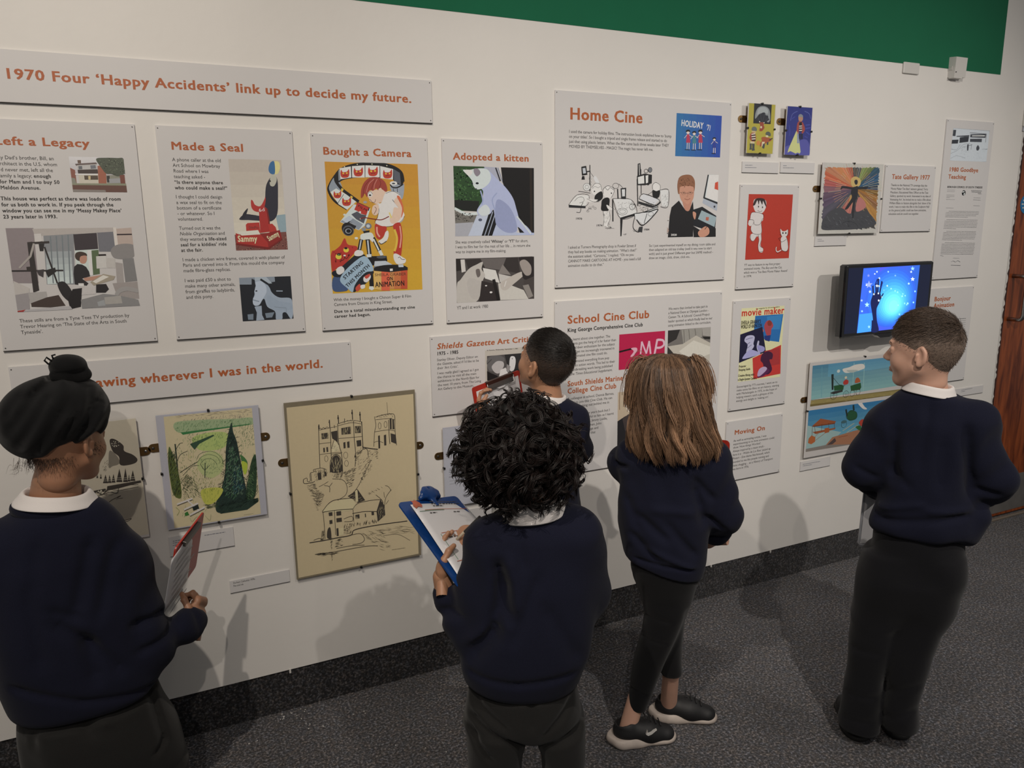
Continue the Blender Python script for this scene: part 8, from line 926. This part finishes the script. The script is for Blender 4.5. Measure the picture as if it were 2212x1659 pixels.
F.stack([(-0.0561,0.0384,0.4254,0.8994,-0.4371,0.0798,0.1000),(-0.0648,0.0426,0.3271,0.8994,-0.4371,0.0680,0.0850),(-0.0682,0.0331,0.1661,0.8994,-0.4371,0.0584,0.0750),(-0.0697,0.0339,0.0294,0.8994,-0.4371,0.0503,0.0700)],.012); F.stack([(0.0741,-0.0249,0.4297,0.8994,-0.4371,0.0649,0.1000),(0.0896,-0.0324,0.3309,0.8994,-0.4371,0.0529,0.0850),(0.0786,-0.0382,0.1655,0.8994,-0.4371,0.0512,0.0750),(0.0728,-0.0354,0.0290,0.8994,-0.4371,0.0455,0.0700)],.004); F.ripple(.002,19)
for a,b,w,h in [((-0.1630,-0.0320,0.5234),(-0.0819,-0.0825,0.4583),.012,.009),((-0.1621,-0.0324,0.4755),(-0.0492,-0.0873,0.4082),.010,.008),((-0.1648,-0.0311,0.4392),(-0.1136,-0.0448,0.3700),.010,.008),((0.0663,-0.1434,0.5221),(-0.0102,-0.1173,0.4460),.010,.008),((0.0795,-0.1387,0.4305),(0.0040,-0.1131,0.4080),.010,.007),((-0.0399,-0.1140,0.5483),(-0.0385,-0.1147,0.4655),.008,.006),((-0.1320,-0.0693,0.5605),(-0.0473,-0.1104,0.5600),.010,-.004)]: F.fold(a,b,w,h)
fmesh(F,'trousers',M['charcoal'],p)
shoe(p,(-0.0682,0.0112,0.0000),(-.1,1,0),.21,M['shoe'],M['shoe_sole_dark']); shoe(p,(0.0650,-0.0460,0.0000),(.4,1,0),.21,M['shoe'],M['shoe_sole_dark'])
# curls
rs=np.random.RandomState(5); HB=np.array((-0.0075,0.0037,1.1133)); rt=np.array(RT); ax=np.array(AW); up=np.array([0,0,1.])
F=Field(HB-.2,HB+.2,.007); F.ell(HB+up*.004,(.095,.092,.076),.01)
for i in range(46):
    d=rs.normal(size=3); d/=np.linalg.norm(d); F.ell(HB+d*.076,(.028,.028,.027),.02)
F.ripple(.004,3,1.6); F.ell(hc+HR@np.array((0,.085,-.05)),(.075,.07,.085),.01,'-')
V,Qf=F.mesh(); parts=[(V,Qf,np.array([.0045,.0036,.0034])*(.6+.8*rs.rand(len(V),1)))]
NC=600; SN=9; K=26; t=np.linspace(0,1,K)
fwd=HR[:,1]; A=[];CCs=[]
while len(A)<NC*SN:
    d=rs.normal(size=3); d/=np.linalg.norm(d)
    if d@fwd>.55 and d[2]<.35: continue
    root=HB+d*np.array([.079,.079,.067]); o_=d*.8+np.array([0,0,-.55+.4*rs.rand()])+rs.normal(0,.25,3); 
    o_-=d*(o_@d)*.62; o_/=np.linalg.norm(o_); L=rs.uniform(.038,.070); r0=rs.uniform(.006,.0165); tr=rs.uniform(.6,1.6); ph=rs.rand()*6.28
    u=np.cross(o_,d); u/=np.linalg.norm(u)+1e-9; w2=np.cross(o_,u); ax_=root+d*.012+np.outer(t,o_)*L+np.outer(np.sin(t*2.4),d)*.020-np.outer(t**2,up)*.012
    sh=rs.uniform(.5,1.6)
    for s_ in range(SN):
        p2=ph+rs.normal(0,.22); rr=r0*(.35+.75*np.minimum(1,t*2.2))*(1+rs.normal(0,.2)); A.append(ax_+np.outer(np.cos(p2+t*tr*6.28)*rr,u)+np.outer(np.sin(p2+t*tr*6.28)*rr,w2)+rs.normal(0,.0012,3)); CCs.append(np.array([.013,.0085,.0075])*sh*(.7+.6*rs.rand()))
A=np.array(A); parts.append(strands('h',A,.0008*np.concatenate([np.ones(K-4),[.9,.7,.5,.2]])[None,:],np.repeat(np.array(CCs)[:,None],K,1),p))
nn=260; P=[]
for i in range(nn):
    d=rs.normal(size=3); d/=np.linalg.norm(d)
    if d@fwd>.5 and d[2]<.3: d=-d
    t8=np.linspace(0,1,14); u=rs.normal(size=3); u-=d*(u@d); u/=np.linalg.norm(u); w2=np.cross(d,u); L=rs.uniform(.02,.05); q=rs.uniform(.005,.016); P.append(HB+d*.092+np.outer(t8,d)*L*.6+np.outer(np.sin(t8*rs.uniform(3,8)),u)*q+np.outer(1-np.cos(t8*rs.uniform(3,8)),w2)*q)
parts.append(strands('h',np.array(P),.00028,np.ones((nn,14,3))*np.array([.02,.014,.012]),p))
n=0;VS=[];FS=[];CS=[]
for V,Fq,Cc in parts: VS.append(V);FS.append(Fq+n);CS.append(Cc);n+=len(V)
fast_mesh('hair',np.concatenate(VS),np.concatenate(FS),M['hair'],p,np.concatenate(CS))
# blue clipboard and pencil
c,ux,uz,w_,h_=fr3((-0.2223,0.2637,0.9317),(-0.0330,0.3496,0.8904),(-0.1340,0.0429,0.7842))
b=empty('clipboard',tuple(np.array(c)+np.array((.72,-.93,0)))); tag(b,'bright blue plastic clipboard held up by the curly-haired child','clipboard')
sg=1 if np.cross(ux,uz)@(np.array([0,-2.41,1.6])-np.array([.72,-.93,0])-np.array(c))>0 else -1
sheet('board',z0,ux,uz,w_,h_,.004,M['blue'],b,rr=.012)
sheet('paper',z0,ux,uz,.205,h_-.02,.0006,M['paper'],b,rr=0,x0=.012,z0=-.016,nrm=sg*.006,bend=sg*.012)
n_=np.cross(ux,uz)*sg
F=Field((-.07,-.02,-.05),(.07,.06,.06),.0024); F.cap((-.045,.008,.012),(.045,.008,.012),.008,.008,.004).cap((0,.012,.01),(0,.014,-.024),.016,.009,.012,sq=((0,1,0),.45)); F.cap((-.012,.022,.026),(.012,.022,.026),.020,.020,.01,sq=((0,1,0),.35)).cap((-.034,.016,.016),(-.034,.02,.020),.010,.010,.006,sq=((0,1,0),.5)).cap((.034,.016,.016),(.034,.02,.020),.010,.010,.006,sq=((0,1,0),.5)); F.cap((.0,.0,.034),(0,.05,.034),.0042,.0042,0,'-')
V,Qf=F.mesh(); fast_mesh('clip',(V*np.array([.72,.8,.85]))@np.stack([ux,n_,uz])+uz*(h_/2-.008)+ux*.004,Qf,M['blue'],b)
pen=[]
def pbar(x0_,x1_,z_,t_,c_): return (x0_,x1_,z_,t_)
X=.012; top=h_/2
def bars(name,m,L,off): 
    return flat(name,m,b,z0,ux,uz,off,[[(x0_+X,z_),(x1_+X,z_),(x1_+X,z_+t_),(x0_+X,z_+t_)] for x0_,x1_,z_,t_ in L])
# print on the sheet follows its bend
def onp(x,z,e=.0016):
    u=x/.205; v=(z+.016)/(h_-.02); d=sg*.012*math.sin((u+.5)*2.2+(v+.5)*1.7)*((v+.5)*.6+.4); return ux*(x+X)+uz*z+np.cross(ux,uz)*(sg*.006+d+sg*(.0004+e))
def pbars(name,m,L):
    V=[];Fc=[]
    for x0_,x1_,za,zb_ in L:
        k_=len(V); nx=8
        for i in range(nx+1): x=x0_+(x1_-x0_)*i/nx; V+=[onp(x,za),onp(x,zb_)]
        Fc+=[(k_+2*i,k_+2*i+2,k_+2*i+3,k_+2*i+1) for i in range(nx)]
    return mesh_obj(name,V,Fc,m,b)
G_=M['grey_ink']; tl=[]
for z_,x0_,x1_ in((.118,-.03,.085),(.110,-.03,.085),(.102,-.03,.01),(.078,-.06,-.035),(.078,.03,.055),(-.005,-.055,-.025),(-.10,-.03,.02)):
    x=x0_
    while x<x1_: w2=min(x1_-x,rs.uniform(.006,.014)); tl.append((x,x+w2,z_,z_+.0028)); x+=w2+.003
pbars('printed_text',G_,tl); mg=mat('green_rule',(.12,.25,.16),.6); mo=mat('red_orange_rule',(.5,.13,.07),.6)
pbars('border_line',mo,[(-.07,.095,.090,.0915),(-.07,.095,.012,.0135),(-.08,.09,-.075,-.0735),(-.08,.0,-.135,-.133)]); pbars('border_line',mg,[(-.07,.0,.0895,.090),(-.0745,-.073,-.07,.01),(-.09,.0,.087,.0885)])
st=[(.0,.016),(.012,.006),(.016,-.004),(.010,-.012),(.0,-.008),(-.012,-.014),(-.016,-.004),(-.010,.006),(-.013,.014),(-.004,.010)]
mesh_obj('leaf_mark',[onp(-.083+a,.112+c_,.002) for a,c_ in st],[tuple(range(10))],mo,b)
pb=np.array((-0.1086,0.1773,0.8364)); pe=np.array((-0.0670,0.0993,0.9259)); d=(pe-pb)/np.linalg.norm(pe-pb)
pn=empty('pencil',tuple(pb+np.array((.72,-.93,0)))); tag(pn,'pale wooden pencil in the curly-haired child’s writing hand','pencil')
MB().tube([z0,d*.012],[.0006,.0034],8).build('pencil_tip',M['nail'],pn,True); MB().tube([d*.010,d*.055],[.0034,.0036],8).build('pencil_barrel',mat('pale_wood',(.55,.45,.33),.5),pn,True); MB().tube([d*.055,d*.125],[.0037,.0037],8).build('pencil_end',M['nail'],pn,True)

AW=(-0.1165,0.9932,0.0000); RT=(0.9932,0.1165,0.0000)
p=person('child in a black turban with a top knot at the left edge, navy sweatshirt',(-.23,-.45,0))
hc=np.array((0.0099,0.0012,1.1368)); HR=frame((.62,.77,-.10)); hs=.95
body(p,M['skin_brown'],HR,hc,hs,[((-0.0182,-0.0021,1.0358),(-0.0313,0.0064,0.9615),.05,.058),((-0.0391,0.0155,0.9019),(-0.0401,0.0154,0.5389),.055,.065),((-0.0792,0.0108,0.4520),(-0.0957,-0.0011,0.1253),.045,.028),((0.0470,0.0256,0.4033),(0.0436,0.0152,0.0560),.045,.028),
 ((0.0940,0.0110,0.8296),(0.1267,0.0048,0.5815),0.030,.030),((0.1267,0.0048,0.5815),(0.2289,0.0822,0.5744),.032,.0235),((-0.1683,-0.0197,0.9070),(-0.2369,0.0024,0.7430),0.030,.030),((-0.2369,0.0024,0.7430),(-0.2017,0.1777,0.5831),.032,.0235)],
 [((0.2510,0.0999,0.5791),(.25,.45,.75),(.85,-.45,-.05),(1.0,1.1,1.15,1.2),-1,.03,.5,.95),((-0.1892,0.2094,0.5565),(.7,.7,.1),(0,.3,.9),(.5,.6,.6,.6),1,.05,.5,.9)],
 extra=[((0.2264,0.0789,0.5739),(0.2498,0.0978,0.5804),.025,.0225)])
eyes(p,HR,hc,hs,(.02,.012,.01)); lips(p,HR,hc,hs,M['lip_d'])
F=Auto(.006)
F.stack([(-0.0211,-0.0025,0.9887,0.9932,0.1165,0.0858,0.0740),(-0.0231,-0.0027,0.9673,0.9932,0.1165,0.1066,0.0820),(-0.0241,-0.0028,0.9329,0.9932,0.1165,0.1309,0.0920),(-0.0256,-0.0030,0.8624,0.9932,0.1165,0.1477,0.1050),(-0.0324,0.0063,0.7835,0.9932,0.1165,0.1568,0.1150),(-0.0350,0.0060,0.6911,0.9932,0.1165,0.1655,0.1220),(-0.0253,0.0071,0.6209,0.9932,0.1165,0.1736,0.1280),(-0.0185,0.0079,0.5596,0.9932,0.1165,0.1739,0.1300),(-0.0154,0.0083,0.5099,0.9932,0.1165,0.1682,0.1250),(-0.0173,0.0080,0.4807,0.9932,0.1165,0.1567,0.1160)],.02,rnd=.022)
F.cap((0.0894,0.0105,0.8247),(0.1177,0.0037,0.5972),.066,.064,.04,wr=(.003,45,0)).cap((0.1191,0.0039,0.5903),(0.2267,0.0769,0.5776),.060,.042,.035,wr=(.004,60,1)).cap((0.2231,0.0765,0.5760),(0.2409,0.0907,0.5753),.038,.036,.005)
F.cap((-0.1673,-0.0196,0.9012),(-0.2305,-0.0069,0.7460),.062,.056,.04).cap((-0.2305,-0.0069,0.7460),(-0.2042,0.1472,0.6063),.052,.038,.03)
F.ripple(.0016,22)
for a,b,w,h in [((0.0426,-0.0957,0.9115),(-0.0005,-0.1209,0.7568),.014,.008),((0.0859,-0.0705,0.8874),(0.0420,-0.0958,0.7341),.014,.006),((-0.0480,-0.1264,0.7712),(0.0020,-0.1206,0.7389),.012,.006),((-0.0417,-0.1358,0.7406),(0.0219,-0.1183,0.6689),.014,.009),((0.0097,-0.1197,0.6845),(0.0223,-0.1182,0.5861),.016,.010),((0.0219,-0.1183,0.6689),(0.0699,-0.1026,0.5875),.014,.008),((0.1084,-0.0678,0.6800),(0.1638,-0.0311,0.6727),.010,.009),((0.1115,-0.0574,0.6124),(0.1855,-0.0085,0.6180),.010,.007),((0.1592,-0.0115,0.6768),(0.2019,0.0237,0.6105),.009,.006),((-0.0860,-0.1309,0.8157),(-0.0785,-0.1401,0.6508),.014,.005),((-0.1371,-0.1369,0.6034),(-0.0103,-0.1321,0.5386),.009,.006),((-0.0103,-0.1321,0.5386),(0.1412,-0.0942,0.5001),.009,.006),((-0.0576,-0.1074,0.9305),(-0.0765,-0.1298,0.8239),.014,.004)]: F.fold(a,b,w,h)
F.cap((-0.0241,-0.0028,0.9839),(-0.0149,-0.0017,1.0408),.066,.074,.004,'-')
fmesh(F,'sweatshirt',M['navy'],p)
torus('neckband',(-0.0246,0.0011,0.9827),frame(AW,(.12,-.06,1)),.086,.074,.0065,M['navy2'],p,tall=1.8)
collar('collar',(-0.0216,-0.0025,1.0061),frame(AW,(.14,-.06,1)),.064,.060,.0,.028,.024,M['white_c'],p)
F=Auto(.006)
F.stack([(-0.0124,0.0086,0.4685,0.9932,0.1165,0.1536,0.1200),(-0.0093,0.0090,0.4191,0.9932,0.1165,0.1642,0.1300),(0.0039,0.0105,0.3518,0.9932,0.1165,0.1759,0.1350),(0.0138,0.0117,0.2807,0.9932,0.1165,0.1745,0.1300),(0.0173,0.0121,0.2147,0.9932,0.1165,0.1692,0.0900)],.02)
F.stack([(-0.0778,0.0009,0.3261,0.9932,0.1165,0.0873,0.1100),(-0.0682,-0.0080,0.2140,0.9932,0.1165,0.0720,0.0900),(-0.0750,-0.0088,0.0687,0.9932,0.1165,0.0534,0.0800)],.02); F.stack([(0.0970,0.0214,0.2546,0.9932,0.1165,0.0952,0.1100),(0.0903,0.0106,0.1401,0.9932,0.1165,0.0796,0.0900),(0.0688,0.0081,-0.0054,0.9932,0.1165,0.0558,0.0800)],.012); F.ripple(.002,25)
for a,b,w,h in [((-0.0646,-0.1385,0.5417),(-0.0006,-0.1410,0.4512),.010,.006),((-0.0380,-0.1353,0.5373),(0.0382,-0.1365,0.4597),.010,-.004),((0.1278,-0.0756,0.4675),(0.1429,-0.0638,0.3515),.008,.008),((0.1429,-0.0638,0.3515),(0.1200,-0.0866,0.3356),.008,.008),((-0.1197,-0.1349,0.5334),(-0.1220,-0.1351,0.4402),.010,.005)]: F.fold(a,b,w,h)
fmesh(F,'trousers',M['charcoal'],p)
shoe(p,(-0.0830,0.0593,0.0000),(-.3,1,0),.21,M['shoe'],M['shoe_sole_dark']); shoe(p,(0.0711,0.0006,0.0000),(.3,1,0),.21,M['shoe'],M['shoe_sole_dark'])
# turban
TC=np.array((-0.0031,-0.0054,1.1948)); F=Field(TC-np.array([.15,.15,.17]),TC+np.array([.15,.15,.18]),.0038); rt=np.array(RT); ax=np.array(AW)
F.ell(TC,(.104,.108,.090),.0); F.ell(np.array((-0.0232,-0.0329,1.1766)),(.078,.075,.070),.03); F.ell(np.array((0.0275,0.0032,1.2112)),(.080,.095,.078),.03); F.ell(np.array((-0.0464,-0.0054,1.1946)),(.06,.07,.07),.03)
F.cut(tuple(np.array((-0.0169,-0.0020,1.1025))),(rt[0]*.34,rt[1]*.34-.30,-1.0),.012)
CM=np.array((0,-2.4115,1.6))-np.array((-.23,-.45,0))
def on_cloth(q):
    q=np.array(q); d=q-CM; r=np.array((.107,.106,.098)); a_=((d/r)**2).sum(); b_=2*((CM-TC)*d/r**2).sum(); c_=(((CM-TC)/r)**2).sum()-1; D_=b_*b_-4*a_*c_
    return q if D_<0 else CM+d*((-b_-math.sqrt(D_))/(2*a_))
for pts,w,h in [(((0.0353,0.0041,1.2808),(-0.0159,-0.0019,1.2279),(-0.0791,-0.0093,1.1404)),.007,.0065),(((0.0174,0.0020,1.2829),(-0.0365,-0.0043,1.2414),(-0.0906,-0.0106,1.1745)),.007,.0065),(((-0.0007,-0.0001,1.2817),(-0.0580,-0.0068,1.2442),(-0.0935,-0.0110,1.2067)),.007,.005),(((0.0483,0.0057,1.2739),(0.0070,0.0008,1.1922),(-0.0565,-0.0066,1.1094)),.007,.006),(((0.0568,0.0067,1.2674),(0.0341,0.0040,1.1883),(-0.0213,-0.0025,1.1033)),.007,.006),(((0.0897,0.0105,1.2249),(0.0488,0.0057,1.1528),(-0.0080,-0.0009,1.1010)),.008,.007),(((0.0968,0.0113,1.2016),(0.0674,0.0079,1.1500),(0.0158,0.0019,1.1080)),.006,-.004),(((0.0967,0.0113,1.1736),(0.0702,0.0082,1.1327),(0.0250,0.0029,1.1065)),.007,.006),(((-0.0097,-0.0011,1.2807),(-0.0482,-0.0056,1.2535),(-0.0787,-0.0092,1.2152)),.006,-.004),(((0.0257,0.0030,1.2765),(-0.0127,-0.0015,1.2167),(-0.0676,-0.0079,1.1277)),.006,-.004),(((0.0700,0.0082,1.2604),(0.0687,0.0081,1.2055),(0.0534,0.0063,1.1521)),.007,.004),(((-0.0011,-0.0001,1.1606),(0.0199,0.0023,1.1849),(0.0371,0.0044,1.1989)),.006,-.006)]:
    pts=[on_cloth(q) for q in pts]
    for a,b in zip(pts[:-1],pts[1:]): F.fold(a,b,w*1.4,h)
F.ripple(.0010,31,1.4)
V,Qf=F.mesh(); tb=fast_mesh('turban',V,Qf,M['turban'],p)
KC=np.array((0.0375,-0.0057,1.3090)); F=Field(KC-.07,KC+.07,.0032); F.ell(KC,(.037,.038,.026),.0); F.ell(KC+np.array([-.012,0,.002]),(.026,.03,.022),.01); F.cap(KC+np.array([.0,0,-.016]),KC+np.array([.030,0,-.022]),.026,.014,.012); F.cap(KC+np.array([-.03,-.01,-.02]),KC+np.array([.02,-.01,-.026]),.010,.012,.01); F.ripple(.001,5,1.5)
F.fold(KC+np.array([-.03,-.03,-.012]),KC+np.array([.035,-.03,-.012]),.005,.0018); V,Qf=F.mesh(); fast_mesh('top_knot',V,Qf,M['turban'],tb)
tubeobj('tie_loop',[(0.0079,-0.0192,1.3243),(-0.0015,-0.0203,1.3336),(-0.0058,-0.0208,1.3267),(0.0002,-0.0201,1.3188),(0.0090,-0.0191,1.3179)],.0022,M['turban'],tb); tubeobj('tie_loop',[(0.0111,-0.0188,1.3292),(0.0094,-0.0190,1.3367),(0.0166,-0.0182,1.3381)],.002,M['turban'],tb)
# wisps at the nape and sideburn
rs=np.random.RandomState(8); P=[];CC=[]
for i in range(620):
    side=rs.rand()<.15; 
    a=rs.normal(0,.75) if not side else 0
    q0=HR@np.array((math.sin(a)*.0535,-.031-math.cos(a)*.0515,-.028-np.abs(rs.normal(0,.013)))) if not side else HR@np.array((.064+rs.normal(0,.003),.018+rs.normal(0,.012),-.005-rs.rand()*.03))
    q0=hc+q0*.98; d=np.array([rs.normal(0,.2),rs.normal(0,.2),-1])*rs.uniform(.003,.008); n2=(q0-hc); n2[2]=0; n2/=np.linalg.norm(n2)+1e-9
    P.append([q0+d*k/4+n2*.004*k/4*rs.rand()+rs.normal(0,.0006,3) for k in range(5)]); CC.append(np.array([.035,.02,.014])*rs.uniform(.5,1.8))
for i in range(36):
    q0=np.array((-0.0727,-0.0387,1.1044))+np.array(RT)*rs.normal(0,.010)+np.array([0,0,rs.normal(0,.008)]); d=np.array([-.9*rs.rand(),-.2,-.6])*rs.uniform(.01,.03); P.append([q0+d*k/4+np.array([0,0,.006*math.sin(k+i)]) for k in range(5)]); CC.append(np.array([.12,.09,.075]))
V,Fq,Cc=strands('h',np.array(P),np.array([.0004,.0004,.0003,.0002,.0001])[None,:],np.repeat(np.array(CC)[:,None],5,1),p); fast_mesh('hair',V,Fq,M['hair'],p,Cc)
# red clipboard
c,ux,uz,w_,h_=fr3((0.2141,-0.0051,0.8300),(0.2925,0.1350,0.8668),(0.1742,0.0506,0.6458))
ux0,uz0=ux,uz
b=empty('clipboard',tuple(np.array(c)+np.array((-.23,-.45,0)))); tag(b,'red clipboard seen edge-on in the turbaned child’s hand','clipboard')
n_=np.cross(ux,uz); sg=1 if n_@(np.array([0,-2.41,1.6])-np.array([-.23,-.45,0])-np.array(c))>0 else -1
sheet('board',z0,ux,uz,w_,h_,.004,M['red'],b,rr=.010); sheet('paper',z0,ux,uz,w_-.03,h_-.015,.0006,M['paper'],b,rr=0,x0=-.042,z0=-.006,nrm=sg*.0026,bend=sg*.003)
sheet('clip',z0,ux,uz,.09,.016,.010,M['nail'],b,rr=.003,z0=h_/2-.014,nrm=sg*.006)
pg=[]
for k in range(9): zz=h_/2-.05-k*.022; pg.append([(-w_/2-.0,zz),(-w_/2+.012+(.06,.1,.08,.12,.05,.11,.09,.07,.1)[k]*.9,zz+.003),(-w_/2+.012+(.06,.1,.08,.12,.05,.11,.09,.07,.1)[k]*.9,zz+.008),(-w_/2+.012,zz+.005)])
flat('printed_text',mat('faint_grey_print',(.42,.41,.42),.6),b,z0,ux,uz,sg*.0068,pg)
